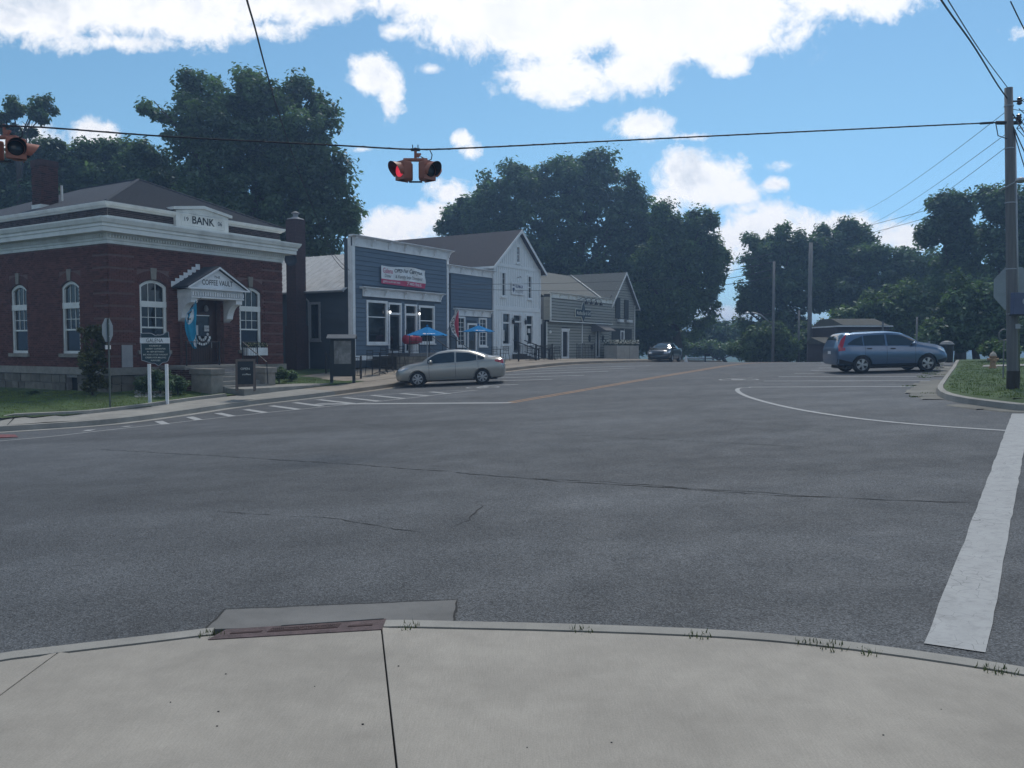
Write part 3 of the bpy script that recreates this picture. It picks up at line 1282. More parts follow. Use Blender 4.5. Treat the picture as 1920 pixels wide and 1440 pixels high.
tufts('weeds', WEEDS2, GRASSB, .06, 40, .20, .010, 'weeds sprouting from the broken gutter round the right lawn')


def rl_z(a, b):
    return float(road_z(a, max(b, -2))) + .14 + .03 * max(0, min(2 - b, 20)) ** .9


rkb = [AB(*p) for p in rk]


def in_r(a, b):
    # inside of the kerb curve
    if a > 24.3:
        return b < float(np.interp(a, [q[0] for q in rkb[::-1] if q[0] > 24.3], [q[1] for q in rkb[::-1] if q[0] > 24.3])) - .1
    return b < 1.6 and a > float(np.interp(b, [q[1] for q in rkb[::-1] if q[0] <= 24.6], [q[0] for q in rkb[::-1] if q[0] <= 24.6])) + .1


lawn('lawn', 16, 75, -45, 3, 236, 192, rl_z, mask=lambda a, b: in_r(a, b) and in_r(a - .35, b + .3))
mb = MB()
strip3(mb, [p for p in rk if AB(*p)[0] < 70], [(.165, zroad(.135)), (.5, lambda x, y: rl_z(*AB(x, y)) + .002), (.95, lambda x, y: rl_z(*AB(x, y)) - .006)])
mb.build('turf_edge', GRASSM, rblock, True)
sp = []
while len(sp) < 6500:
    a = 17 + 26 * rng.random() ** 1.3
    b = rng.uniform(-10, 2.4)
    if in_r(a, b) and in_r(a - .28, b + .22): sp.append((*W(a, b), rl_z(a, b) - .01))
tufts('grass', sp, GRASSB, .055, 10, .17, .008, 'green lawn grass round the wooden utility pole')
# cross path beyond the parked blue car
mb = MB()
pp = resample([W(37.5, 1.0), W(37.5, -14)], .8)
ribbon(mb, offset(pp, .7), offset(pp, -.7), .03, lambda a, b: rl_z(float(a), float(b)))
o = mb.build('path', CONC2)
o['kind'] = 'structure'
# ------------------------------------------------------------------ building helpers (local x along the street, y into the building)
def building(name, label, a, z, cat='building'):
    x, y = W(a, 28.0)
    return thing(name, label, cat, (x, y, z), TH)


def frame_mb(mb, x0, x1, z0, z1, w, y0, y1, sill=0.0):
    mb.box(x0, x0 + w, y0, y1, z0, z1)
    mb.box(x1 - w, x1, y0, y1, z0, z1)
    mb.box(x0 + w, x1 - w, y0, y1, z1 - w, z1)
    mb.box(x0 + w, x1 - w, y0, y1, z0, z0 + w)
    if sill: mb.box(x0 - sill, x1 + sill, y0 - .06, y1, z0 - .07, z0 - .001)
    return mb


def window(parent, x0, x1, z0, z1, w=.1, m=WHITE, rail=None, mun=None, yf=-.05, loc=(0, 0, 0), rz=0.0, sill=.05, name='window', gm=None, rail_w=.05):
    """frame proud of the wall, glass set back; rail: height fractions of meeting rails; mun: [(z fraction from, to, columns, rows)]"""
    f = frame_mb(MB(), x0, x1, z0, z1, w, yf, .10, sill).build(name, m, parent, loc=loc, rz=rz)
    zs = [z0 + w] + [z0 + (z1 - z0) * r for r in (rail or [])] + [z1 - w]
    for i, (c, d) in enumerate(zip(zs, zs[1:])):
        c2 = c + (rail_w / 2 if i else 0)
        d2 = d - (rail_w / 2 if i < len(zs) - 2 else 0)
        MB().box(x0 + w, x1 - w, .05, .062, c2, d2).build('pane', gm or GLASS, f)
        if i: MB().box(x0 + w, x1 - w, .01, .07, c - rail_w / 2, c + rail_w / 2).build('rail', m, f)
    for (c, d, nx, nz) in (mun or []):
        mm = MB()
        zc, zd = z0 + w + (z1 - z0 - 2 * w) * c, z0 + w + (z1 - z0 - 2 * w) * d
        for k in range(1, nx):
            x = x0 + w + (x1 - x0 - 2 * w) * k / nx
            mm.box(x - .011, x + .011, .03, .049, zc, zd)
        for k in range(1, nz):
            z = zc + (zd - zc) * k / nz
            mm.box(x0 + w, x1 - w, .032, .047, z - .011, z + .011)
        mm.build('muntin', m, f)
    return f


def siding(parent, x0, x1, z0, z1, reveal, m, ops=(), loc=(0, 0, 0), rz=0.0, clip=None, name='plank', th=.03, gap=0.0):
    """lapped boards, each board (or piece of one between openings) its own object"""
    k, z = 0, z0
    while z < z1 - .02:
        zt = min(z + reveal, z1)
        for a, b in spans(x0, x1, z, zt, ops):
            aa, bb = a + .004, b - .004
            if clip:
                c = clip((z + zt) / 2)
                if not c: continue
                aa, bb = max(aa, c[0]), min(bb, c[1])
                if bb - aa < .05: continue
            mb = MB()
            mb.profx([(-th, z + gap), (-th * .25, zt + .0), (.0, zt + .0), (.0, z + gap)][::-1], aa, bb)
            mb.build(name, m, parent, loc=loc, rz=rz)
        z = zt
        k += 1


def railing(mb, p, q, h, n, r=.014, top=.02, post=.03):
    """posts at both ends, top and bottom rails, n balusters between p and q"""
    p, q = Vector(p), Vector(q)
    up = Vector((0, 0, h))
    mb.tube([p + up, q + up], top, 6)
    mb.tube([p + up * .12, q + up * .12], r, 5)
    for c in (p, q): mb.tube([c, c + up * 1.04], post, 6)
    for k in range(1, n):
        c = p.lerp(q, k / n)
        mb.tube([c + up * .12, c + up], r * .7, 4)
    return mb


# ------------------------------------------------------------------ the bank
bank = building('bank_building', 'one storey dark red brick bank with a white cornice, hipped roof and gabled porch', 18.1, 0)
BW, BD = 8.3, 12.5
ZB, ZT = .79, 5.28          # top of the stone base, underside of the cornice
fwin = [(1.23, 2.40, 1.42, 4.08), (5.90, 7.07, 1.42, 4.08)]
door_op = (3.38, 4.92, .8, 3.45)
swin = []                   # side windows in side coordinates (x' = BD - q)
for q in (2.4, 5.94, 9.5):
    swin.append((BD - q - .585, BD - q + .585, 1.30, 4.02))
SL, SR = (0, BD, 0), R(-90)      # side wall frame


def arch_pts(x0, x1, zs, rise, n=12):
    """points of a segmental arch from x1 to x0"""
    w = (x1 - x0) / 2
    r = (w * w + rise * rise) / (2 * rise)
    cx, cz = (x0 + x1) / 2, zs + rise - r
    t0 = math.asin(w / r)
    return [(cx + r * math.sin(t0 - 2 * t0 * k / n), cz + r * math.cos(t0 - 2 * t0 * k / n)) for k in range(n + 1)]


for (L_, ops, loc, rz) in ((BW, fwin + [door_op], (0, 0, 0), 0.0), (BD, swin, SL, SR)):
    wall_box(MB(), 0 if not rz else 0, L_ if not rz else L_ - .3, ZB, ZT + .1, 0, .3, ops).build('wall', MORTAR, bank, loc=loc, rz=rz)
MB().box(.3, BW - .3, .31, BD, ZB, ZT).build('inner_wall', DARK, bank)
MB().box(BW - .3, BW, .3, BD, -.5, ZT + .1).build('wall', BRICKD, bank)
MB().box(0, BW, BD - .3, BD, -.5, ZT + .1).build('wall', BRICKD, bank) if False else None

# bricks: the 300 nearest the corner are separate, the rest stays one part
BRK = []
BH, BLn, J = .0667, .20, .010


def brick_rows(L_, ops, quoin):
    out = []
    z, k = ZB + .005, 0
    while z + BH < ZT:
        off = 0 if k % 2 else -(BLn + J) / 2
        x = off
        while x < L_:
            a, b = max(x, 0), min(x + BLn, L_)
            if b - a > .03:
                deep = (k % 6 == 5)
                inq = quoin(a, b)
                if not (deep and inq):
                    for c, d in spans(a, b, z, z + BH, ops):
                        if d - c > .03: out.append((c, d, z, z + BH, inq))
            x += BLn + J
        z += BH + J
        k += 1
    return out


def arch_zone(ops):
    o = []
    for (x0, x1, z0, z1) in ops:
        o.append((x0 - .1, x1 + .1, z1 - .12, z1 + .38))
    return o


fr = brick_rows(BW, fwin + [door_op] + arch_zone(fwin), lambda a, b: a < 1.0 or b > BW - 1.0)
sr = brick_rows(BD, swin + arch_zone(swin), lambda a, b: a > BD - 1.1)
near = sorted([(abs(c) + abs(z - 2.6) * .25, 'f', c, d, z, e, q) for c, d, z, e, q in fr])
nearset = set(id(x) for x in near[:300])
cache = {}
mb = MB()
for x in near:
    _, _, c, d, z, e, q = x
    y0 = -.040 if q else -.014
    if id(x) in nearset:
        key = (round(d - c, 3), q)
        if key not in cache:
            cache[key] = MB().box(0, d - c, y0, -.0005, 0, BH).mesh('brick', BRICK)
        link('brick', cache[key], bank, (c, 0, z))
    else:
        mb.box(c, d, y0 + rng.uniform(-.002, .002), -.0005, z, e)


def brick_mass(mb, name, loc=(0, 0, 0), rz=0.0, parent=bank):
    """one mesh, but brick to brick colour varies through a per-face shade"""
    o = mb.build(name, BRICKV, parent, loc=loc, rz=rz, kind='stuff', fix=False)
    me = o.data
    ca = me.attributes.new('shade', 'FLOAT', 'FACE')
    nb_ = len(me.polygons) // 6
    v = nrng.uniform(.65, 1.35, nb_ + 1)
    ca.data.foreach_set('value', np.repeat(v, 6)[:len(me.polygons)])
    return o


def attr_mat(name, col, rough, attr='shade', tr=0.0, spec=.3):
    m = bpy.data.materials.new(name)
    m.use_nodes = True
    N, L = m.node_tree.nodes, m.node_tree.links
    b = N['Principled BSDF']
    b.inputs['Roughness'].default_value = rough
    b.inputs['Specular IOR Level'].default_value = spec
    at_ = N.new('ShaderNodeAttribute')
    at_.attribute_name = attr
    vm = N.new('ShaderNodeVectorMath')
    vm.operation = 'SCALE'
    vm.inputs[0].default_value = col
    L.new(at_.outputs['Fac'], vm.inputs['Scale'])
    L.new(vm.outputs[0], b.inputs['Base Color'])
    return m


BRICKV = attr_mat('brick_red_varied', (.112, .044, .037), .85)
brick_mass(mb, 'bricks')
mb = MB()
for c, d, z, e, q in sr:
    mb.box(c, d, -.040 if q else -.014, -.0005, z, e)
brick_mass(mb, 'bricks', SL, SR)

# openings with segmental heads
for ops, loc, rz in ((fwin, (0, 0, 0), 0.0), (swin, SL, SR)):
    for wi, (x0, x1, z0, z1) in enumerate(ops):
        ar = arch_pts(x0, x1, z1 - .22, .22)
        sp_ = MB()
        half = [p for p in ar if p[0] >= (x0 + x1) / 2]
        sp_.prism([(x1, z1 + .001), ((x0 + x1) / 2, z1 + .001)] + half[::-1], -.012, .3) if False else None
        # spandrels
        for sgn in (0, 1):
            h = [p for p in ar if (p[0] >= (x0 + x1) / 2 - 1e-6) == bool(sgn)]
            if sgn: poly = h + [((x0 + x1) / 2, z1 + .02), (x1, z1 + .02)]
            else: poly = h + [(x0, z1 + .02), ((x0 + x1) / 2, z1 + .02)]
            MB().prism(poly, -.010, .29).build('spandrel', BRICKD, bank, loc=loc, rz=rz)
        # radiating brick arch
        mb = MB()
        big = arch_pts(x0 - .04, x1 + .04, z1 - .19, .24, 22)
        n = len(big) - 1
        for k in range(n):
            if abs(k - n / 2 + .5) < 1.2: continue
            (ax, az), (bx, bz) = big[k], big[k + 1]
            cx, cz = (x0 + x1) / 2, z1 - 1.3
            def out_(p, t):
                dx_, dz_ = p[0] - cx, p[1] - cz
                l = math.hypot(dx_, dz_)
                return (p[0] + dx_ / l * t, p[1] + dz_ / l * t)
            e = .06
            a1, b1 = (ax + (bx - ax) * e, az + (bz - az) * e), (bx - (bx - ax) * e, bz - (bz - az) * e)
            mb.prism([a1, b1, out_(b1, .3), out_(a1, .3)][::-1], -.022, .0)
        mb.build('arch_bricks', BRICK, bank, loc=loc, rz=rz, kind='stuff')
        xm = (x0 + x1) / 2
        MB().prism([(xm - .10, z1 + .02), (xm + .10, z1 + .02), (xm + .13, z1 + .45), (xm - .13, z1 + .45)], -.06, .02).build('keystone', SAND, bank, loc=loc, rz=rz)
        # joinery: outer arched casing, transom light, sashes
        f = MB()
        fw = .11
        inn = arch_pts(x0 + fw, x1 - fw, z1 - .24 - .04, .17)
        outp = arch_pts(x0, x1, z1 - .22, .22)
        zt = z1 - .80
        f.prism([(x1 - fw, zt), (x1, zt)] + outp + [(x0, zt), (x0 + fw, zt)] + inn[::-1], .05, .2)
        f.box(x0, x1, .03, .2, zt - .22, zt)
        f.box(x0, x0 + fw, .05, .2, z0, zt - .22)
        f.box(x1 - fw, x1, .05, .2, z0, zt - .22)
        f.box(x0, x1, .04, .2, z0 - .0, z0 + .1)
        wob = f.build('window', CREAM, bank, loc=loc, rz=rz)
        zr = z0 + .1 + (zt - .22 - z0 - .1) * .5
        MB().box(x0 + fw, x1 - fw, .12, .13, zt, z1).build('pane', GLASS, wob)
        MB().box(x0 + fw, x1 - fw, .12, .13, zr, zt - .22).build('pane', GLASS, wob)
        MB().box(x0 + fw, x1 - fw, .12, .13, z0 + .1, zr).build('pane', GLASS, wob)
        mm = MB()
        iw = x1 - x0 - 2 * fw
        for k in (1, 2):
            mm.box(x0 + fw + iw * k / 3 - .012, x0 + fw + iw * k / 3 + .012, .10, .119, zt, z1 - .12)
            mm.box(x0 + fw + iw * k / 3 - .012, x0 + fw + iw * k / 3 + .012, .10, .119, zr, zt - .22)
        zz = (zr + zt - .22) / 2
        mm.box(x0 + fw, x1 - fw, .102, .118, zz - .012, zz + .012)
        mm.build('muntin', CREAM, wob)
        MB().box(x0 + fw, x1 - fw, .08, .14, zr - .03, zr + .03).build('rail', CREAM, wob)
        MB().box(x0 - .12, x1 + .12, -.10, .05, z0 - .14, z0 - .002).build('sill', SAND, bank, loc=loc, rz=rz)

# base: water table stone and rubble courses
MB().box(-.10, BW + .1, -.12, 0, .52, ZB).build('water_table', SAND, bank)
MB().box(-.10, .0, -.0, BD, .52, ZB).build('water_table', SAND, bank)
bas = (118, 150)
base_ops = [(BD - 2.75, BD - 2.0, -.6, .40)]
MB().box(0, BW, 0, .3, -.9, ZB).build('base_core', MORTARL, bank)
wall_box(MB(), 0, BD - .3, -.9, ZB, 0, .3, base_ops).build('base_core', MORTARL, bank, loc=SL, rz=SR)
MB().box(BD - 2.75, BD - 2.0, .2, .25, -.6, .40).build('basement_window', DARK, bank, loc=SL, rz=SR)
rows = [(-.9, -.45), (-.44, -.13), (-.12, .18), (.19, .51)]
for L_, loc, rz, ops in ((BW, (0, 0, 0), 0.0, []), (BD, SL, SR, base_ops)):
    for z0, z1 in rows:
        x = rng.uniform(-.3, 0)
        while x < L_:
            w_ = rng.uniform(.42, .85)
            for c, d in spans(max(x, 0), min(x + w_, L_), z0, z1, ops):
                if d - c > .06:
                    b_ = MB().box(c + .008, d - .008, -.055 + rng.uniform(-.012, .01), -.0005, z0, z1 - .006)
                    b_.build('stone', STONE, bank, loc=loc, rz=rz, bevel=.012)
            x += w_ + .01
# inscription stone on the front wall near the corner
MB().box(.42, .86, -.07, -.015, .80, 1.62).build('date_stone', pm('pale_marble', (.30, .29, .29), .6, .1, 3), bank)


# cornice: mitred round the corner and both ends by sweeping a profile
def sweep_cornice(prof, name, m, x1=BW, back=BD, parent=bank, right=True, kind=None):
    """prof: (outward distance, z) loop"""
    mb = MB()
    n = len(prof)
    rows = []
    path = [(0, back, (-1, 0)), (0, 0, (-1, -1)), (x1, 0, (1, -1))] + ([(x1, back, (1, 0))] if right else [])
    for (x, y, d) in path:
        rows.append([(x + d[0] * o_, y + d[1] * o_, z) for o_, z in prof])
    vs = [p for r_ in rows for p in r_]
    fs = []
    for i in range(len(rows) - 1):
        for k in range(n):
            fs.append((i * n + k, i * n + (k + 1) % n, (i + 1) * n + (k + 1) % n, (i + 1) * n + k))
    fs.append(tuple(range(n)))
    fs.append(tuple(range(len(rows) * n - 1, (len(rows) - 1) * n - 1, -1)))
    mb.add(vs, fs)
    return mb.build(name, m, parent, kind=kind)


sweep_cornice([(-.25, 5.29), (.05, 5.29), (.05, 5.40), (.09, 5.42), (.09, 5.50), (.12, 5.66), (.46, 5.66), (.46, 5.82), (.50, 5.84), (.50, 5.93), (.56, 5.97), (.62, 6.10),
               (.62, 6.15), (.10, 6.20), (-.25, 6.20)], 'cornice', CREAM)
dn = MB()
x = -.02
while x < BW + .02:
    dn.box(x, x + .055, -.17, -.095, 5.505, 5.60)
    x += .115
y = 0.12
while y < BD:
    dn.box(-.17, -.095, y, y + .055, 5.505, 5.60)
    y += .115
dn.build('dentils', CREAM, bank, kind='stuff')
# attic: white band, brick parapet, gutter
sweep_cornice([(-.3, 6.21), (-.02, 6.21), (-.02, 6.30), (-.3, 6.30)], 'attic_band', CREAM)
core_ = sweep_cornice([(-.35, 6.31), (-.06, 6.31), (-.06, 6.58), (-.35, 6.58)], 'attic_core', MORTARL)
ab = MB()
for r_ in range(4):
    z = 6.315 + r_ * .066
    x = .06 - (.1 if r_ % 2 else 0)
    while x < BW - .08:
        a_, b_ = max(x, .07), min(x + .195, BW - .07)
        if b_ - a_ > .03: ab.box(a_, b_, .046, .0595, z, z + .056)
        x += .207
    y = .07
    while y < BD:
        ab.box(.046, .0595, y, y + .19, z, z + .056)
        y += .207
BRICKA = attr_mat('brick_brown_varied', (.06, .045, .045), .85)
o = ab.build('attic_bricks', BRICKA, bank, kind='stuff', fix=False)
at_ = o.data.attributes.new('shade', 'FLOAT', 'FACE')
at_.data.foreach_set('value', np.repeat(nrng.uniform(.5, 1.4, len(o.data.polygons) // 6), 6))
sweep_cornice([(-.35, 6.585), (.0, 6.585), (.02, 6.62), (.10, 6.66), (.14, 6.74), (.14, 6.78), (-.35, 6.80)], 'gutter', CREAM)
# hipped roof
e0, ez = -.10, 6.78
rt = 8.68
fr_, bk = 4.15, BD - 4.15
V = [(-e0 * -1, e0, ez), (BW - e0, e0, ez), (BW - e0, BD - e0, ez), (-e0 * -1, BD - e0, ez), (BW / 2, fr_, rt), (BW / 2, bk, rt)]
MB().add(V, [(0, 1, 4), (1, 2, 5, 4), (2, 3, 5), (3, 0, 4, 5), (0, 3, 2, 1)]).build('roof', SHINGLE, bank)
hp = MB()
for p, q in ((0, 4), (1, 4), (4, 5)):
    hp.tube([Vector(V[p]) + Vector((0, 0, .0)), Vector(V[q]) + Vector((0, 0, .0))], .06, 5)
hp.build('ridge_cap', SHINGLE, bank)
mb = MB()
for i in range(26):
    t = i / 26
    z = ez + (rt - ez) * t + .004
    # shingle courses on the two faces in view
    y_ = e0 + (fr_ - e0) * t
    x0_, x1_ = -e0 * -1 + (BW / 2 + e0 * 1) * t, BW - e0 - (BW / 2 - e0) * t
    mb.box(x0_ + .05, x1_ - .05, y_ - .02, y_ + .004, z, z + .012)
mb.build('shingle_courses', SHINGLE, bank, kind='stuff')
# chimney with pale flashing
cx0, cy0 = .55, 5.15
ch = MB().box(cx0, cx0 + .70, cy0, cy0 + .64, 6.6, 9.0).build('chimney', MORTAR, bank)
cb = MB()
z, k = 7.2, 0
while z < 8.95:
    for face in range(2):
        s = -(.1 if k % 2 else 0)
        Lc = .70 if face == 0 else .64
        while s < Lc:
            a_, b_ = max(s, 0), min(s + .2, Lc)
            if b_ - a_ > .03:
                if face == 0: cb.box(cx0 + a_, cx0 + b_, cy0 - .012, cy0 - .001, z, z + .062)
                else: cb.box(cx0 - .012, cx0 - .001, cy0 + a_, cy0 + b_, z, z + .062)
            s += .21
    z += .075
    k += 1
o = cb.build('chimney_bricks', BRICKV, ch, kind='stuff', fix=False)
at_ = o.data.attributes.new('shade', 'FLOAT', 'FACE')
at_.data.foreach_set('value', np.repeat(nrng.uniform(.3, .9, len(o.data.polygons) // 6), 6))
MB().box(cx0 - .03, cx0 + .73, cy0 - .03, cy0 + .67, 8.75, 8.99).build('cap', BRICKD, ch)
MB().box(cx0 - .02, cx0 + .72, cy0 - .02, cy0 + .66, 6.9, 7.22).build('flashing', CREAM, ch)
MB().tube([(cx0 + .9, cy0 + .1, 7.2), (cx0 + .9, cy0 + .1, 8.1)], .05, 8).build('vent_pipe', CREAM, bank)

# BANK name panel
pnl = MB()
pnl.prism([(2.80, 6.20), (5.30, 6.20), (5.30, 6.86), (4.05, 7.06), (2.80, 6.86)], -.12, .25)
pn = pnl.build('name_panel', CREAM, bank)
MB().prism([(2.66, 6.86), (2.66, 6.97), (4.05, 7.18), (5.44, 6.97), (5.44, 6.86), (4.05, 7.06)], -.20, .27).build('coping', CREAM, pn)
rc = MB()
for pts in ([(3.02, 6.33), (5.08, 6.33), (5.08, 6.74), (4.05, 6.92), (3.02, 6.74)],):
    q = pts + [pts[0]]
    for a_, b_ in zip(q, q[1:]): rc.tube([(a_[0], -.125, a_[1]), (b_[0], -.125, b_[1])], .014, 4)
for x0_, x1_ in ((3.10, 3.42), (4.70, 5.02)):
    q = [(x0_, 6.44), (x1_, 6.44), (x1_, 6.68), (x0_, 6.68), (x0_, 6.44)]
    for a_, b_ in zip(q, q[1:]): rc.tube([(a_[0], -.125, a_[1]), (b_[0], -.125, b_[1])], .01, 4)
rc.build('raised_border', CREAM, pn)
text('BANK', 3.53, 4.60, 6.42, 6.74, -.126, LETTER, pn, .02)
text('19', 3.17, 3.36, 6.48, 6.65, -.126, LETTER, pn, .01)
text('06', 4.76, 4.97, 6.48, 6.65, -.126, LETTER, pn, .01)

# porch: gabled hood on brackets
PX0, PX1, PC, PY = 2.62, 5.62, 4.12, -.86
gab = MB().prism([(PX0 + .12, 3.86), (PX1 - .12, 3.86), (PC, 4.62)], PY, 0).build('porch_gable', WHITE, bank)
rf = MB()
for s in (-1, 1):
    xe = PC + s * (PX1 - PX0) / 2
    q = [(xe, 3.82), (xe, 3.90), (PC, 4.76), (PC, 4.68)]
    rf.prism(q if s > 0 else q[::-1], PY - .12, -.001)
rf.build('porch_roof', SHINGLE, bank)
tr_ = MB()
for s in (-1, 1):
    xe = PC + s * ((PX1 - PX0) / 2 - .01)
    q = [(xe, 3.80), (xe, 3.855), (PC, 4.715), (PC, 4.64)]
    tr_.prism(q if s > 0 else q[::-1], PY - .15, PY - .121)
tr_.box(PX0, PX1, PY - .15, PY - .01, 3.79, 3.85)
tr_.build('rake_trim', WHITE, bank)
en = MB().box(2.86, 5.38, PY + .02, 0, 3.45, 3.79).build('entablature', WHITE, bank)
d = MB()
x = 2.88
while x < 5.34:
    d.box(x, x + .06, PY - .05, PY + .019, 3.54, 3.70)
    x += .115
d.box(2.84, 5.40, PY - .02, PY + .019, 3.455, 3.50)
d.build('dentils', WHITE, en, kind='stuff')
for x0_ in (2.88, 5.06):
    prof = [(0, 3.45), (PY + .06, 3.45), (PY + .06, 3.28), (PY + .12, 3.26)] + [(PY + .12 + .52 * math.sin(t), 2.62 + .64 * math.cos(t)) for t in np.linspace(.1, 1.45, 8)] + [(0, 2.55)]
    MB().profx(prof, x0_, x0_ + .30).build('bracket', WHITE, bank)
# stepped flashing left of the hood roof
st = MB()
for k in range(7):
    x0_ = PX0 - .05 + k * .19
    z0_ = 3.88 + k * .125
    st.box(x0_, x0_ + .20, -.05, -.042, z0_, z0_ + .22)
st.build('stepped_flashing', WHITE, bank)
text('THE', 3.93, 4.22, 4.26, 4.36, PY - .004, LETTER, bank, .01)
text('COFFEE VAULT', 3.36, 4.84, 3.98, 4.19, PY - .004, LETTER, bank, .012)
# doorway
for x0_ in (2.95, 4.95):
    pr = MB().box(x0_ + (0 if x0_ < 4 else -.0), x0_ + .40, -.16, -.0005, .8, 2.55).build('pier', MORTAR, bank)
    cb = MB()
    z, k = .81, 0
    while z < 2.5:
        s = -(.1 if k % 2 else 0)
        while s < .4:
            a_, b_ = max(s, 0), min(s + .19, .4)
            if b_ - a_ > .03: cb.box(x0_ + a_, x0_ + b_, -.172, -.161, z, z + .062)
            s += .2
        z += .0735
        k += 1
    o = cb.build('bricks', BRICKV, pr, kind='stuff', fix=False)
    at_ = o.data.attributes.new('shade', 'FLOAT', 'FACE')
    at_.data.foreach_set('value', np.repeat(nrng.uniform(.5, 1.3, len(o.data.polygons) // 6), 6))
DW = pm('dark_varnished_wood', (.055, .026, .02), .4, .25, 3, stretch=(1, 1, .2))
dm = MB().box(3.38, 4.92, .25, .3, .8, 3.45).build('door_surround', DW, bank)
db = frame_mb(MB(), 3.62, 4.62, .82, 2.95, .13, .17, .22)
db.box(3.75, 4.49, .17, .22, 1.5, 1.62)
db.box(3.75, 4.49, .19, .21, .95, 1.5)
dob = db.build('door', DW, bank)
MB().box(3.75, 4.49, .195, .2, 1.62, 2.82).build('pane', GLASS, dob)
MB().box(3.74, 4.5, .16, .169, 2.80, 2.84).build('blind_rail', WHITE, dob)
MB().tube([(4.55, .12, 1.5), (4.55, .12, 1.75)], .015, 6).build('handle', GALV, dob)
MB().box(3.72, 3.96, .185, .192, 2.02, 2.42).build('notice', PAPER, dob)
MB().box(4.26, 4.5, .185, .192, 2.18, 2.42).build('notice', PAPER, dob)
MB().lathe([(.06, .185), (.06, .192)], (4.42, 2.06), 12, 'y').build('round_sticker', PAPER, dob)
text('Open', 4.28, 4.48, 2.25, 2.35, .182, LETTER, dob)
text('i', 3.82, 3.86, 2.18, 2.30, .182, LETTER, dob)
# bunting fan on the door
fan = thing('bunting', 'black and white pleated bunting fan hanging on the brown bank door', 'bunting', tuple(bank.matrix_basis @ Vector((4.12, .12, 1.98))), TH)
wh, bl = MB(), MB()
for k in range(10):
    t0, t1 = math.pi + math.pi * k / 10, math.pi + math.pi * (k + 1) / 10
    for i, (r0, r1) in enumerate(((0, .1), (.1, .2), (.2, .29), (.29, .38), (.38, .46))):
        y = (.012 if k % 2 else -.0)
        q = [(r * 1.05 * math.cos(t), yy, r * 1.05 * math.sin(t) * .95) for r, t, yy in ((r0, t0, 0), (r1, t0, 0), (r1, t1, .02), (r0, t1, .02))]
        (bl if i % 2 == 0 and i > 0 or (i == 0) else wh).add([(a_, b_ - y, c_) for a_, b_, c_ in q], [(0, 1, 2, 3)])
wh.build('white_bands', WHITE, fan, fix=False)
bl.build('dark_bands', LETTER, fan, fix=False)
# porch lamp and stoop
MB().lathe([(.02, 2.98), (.07, 3.0), (.09, 3.08), (.06, 3.2), (.02, 3.24)], (4.3, .1), 10).build('porch_lamp', pm('frosted_lamp', (.25, .25, .25), .4), bank)
stoop = MB().box(2.0, 5.5, -1.55, -.125, -.4, .74).build('stoop', MORTARL, bank)
sb = MB()
for z_ in np.arange(-.2, .66, .075):
    k = int(round(z_ / .075))
    s = -1.55 - (.1 if k % 2 else 0)
    while s < -.13:
        a_, b_ = max(s, -1.55), min(s + .2, -.13)
        if b_ - a_ > .03: sb.box(1.988, 1.999, a_, b_, z_, z_ + .062)
        s += .21
    s = 2.0 - (.1 if k % 2 else 0)
    while s < 2.6:
        a_, b_ = max(s, 2.0), min(s + .2, 2.6)
        if b_ - a_ > .03: sb.box(a_, b_, -1.562, -1.551, z_, z_ + .062)
        s += .21
o = sb.build('stoop_bricks', BRICKV, stoop, kind='stuff', fix=False)
at_ = o.data.attributes.new('shade', 'FLOAT', 'FACE')
at_.data.foreach_set('value', np.repeat(nrng.uniform(.35, .9, len(o.data.polygons) // 6), 6))
MB().box(1.94, 5.56, -1.6, -.125, .742, .84).build('stoop_cap', SAND, bank)
for k in range(4):
    MB().box(2.75, 4.75, -1.601 - .3 * (k + 1), -1.6 - .3 * k, -.4, .70 - .16 * (k + 1) + .02).build('step', CONC2, bank)
for x0_ in (2.2, 4.76):
    pr = MB().box(x0_, x0_ + .54, -2.75, -1.6, -.5, .52)
    pr.build('stair_pier', SAND, bank, bevel=.02)
    MB().box(x0_ - .05, x0_ + .59, -2.8, -1.55, .522, .74).build('pier_cap', SAND, bank, bevel=.015)
rl = MB()
railing(rl, (2.1, -1.5, .84), (3.6, -1.5, .84), .9, 14)
railing(rl, (4.75, -1.5, .84), (5.5, -1.5, .84), .9, 8)
rl.tube([(4.72, -1.5, 1.75), (4.72, -2.9, .95), (4.72, -2.95, .1)], .02, 6)
rl.build('railing', BLACK, bank)
# white flower box under the right window
fb = thing('flower_box', 'white window box of pale flowers under the right bank window', 'flower box', tuple(bank.matrix_basis @ Vector((6.0, -.36, 1.18))), TH)
MB().box(0, 1.1, 0, .26, 0, .33).build('box', WHITE, fb, bevel=.008)


def flowers(parent, x0, x1, y0, y1, z0, n, h, mleaf, mflow, size=.05, share=.5, sd_=1):
    r_ = random.Random(sd_)
    lv, fv = MB(), MB()
    for _ in range(n):
        x, y, z = r_.uniform(x0, x1), r_.uniform(y0, y1), z0 + h * r_.random() ** .8
        mbb = fv if r_.random() < share and z > z0 + h * .3 else lv
        s = size * r_.uniform(.6, 1.2)
        a_, b_ = Vector((r_.uniform(-1, 1), r_.uniform(-1, 1), r_.uniform(-1, 1))).normalized(), None
        b_ = a_.orthogonal().normalized() * s
        c_ = a_.cross(b_)
        p = Vector((x, y, z))
        mbb.add([p - b_, p - c_ * .7, p + b_, p + c_ * .7], [(0, 1, 2, 3)])
    lv.build('leaves', mleaf, parent, kind='stuff', fix=False)
    fv.build('flowers', mflow, parent, kind='stuff', fix=False)


LEAFD = pm('dark_leaf', (.03, .05, .02), .7, .4, 5)
PETAL = pm('white_petal', (.62, .62, .55), .7, .1, 9)
PETALY = pm('cream_petal', (.5, .48, .26), .7, .1, 9)
flowers(fb, -.02, 1.12, 0, .26, .33, 420, .22, LEAFD, PETALY, .035, .35, 3)

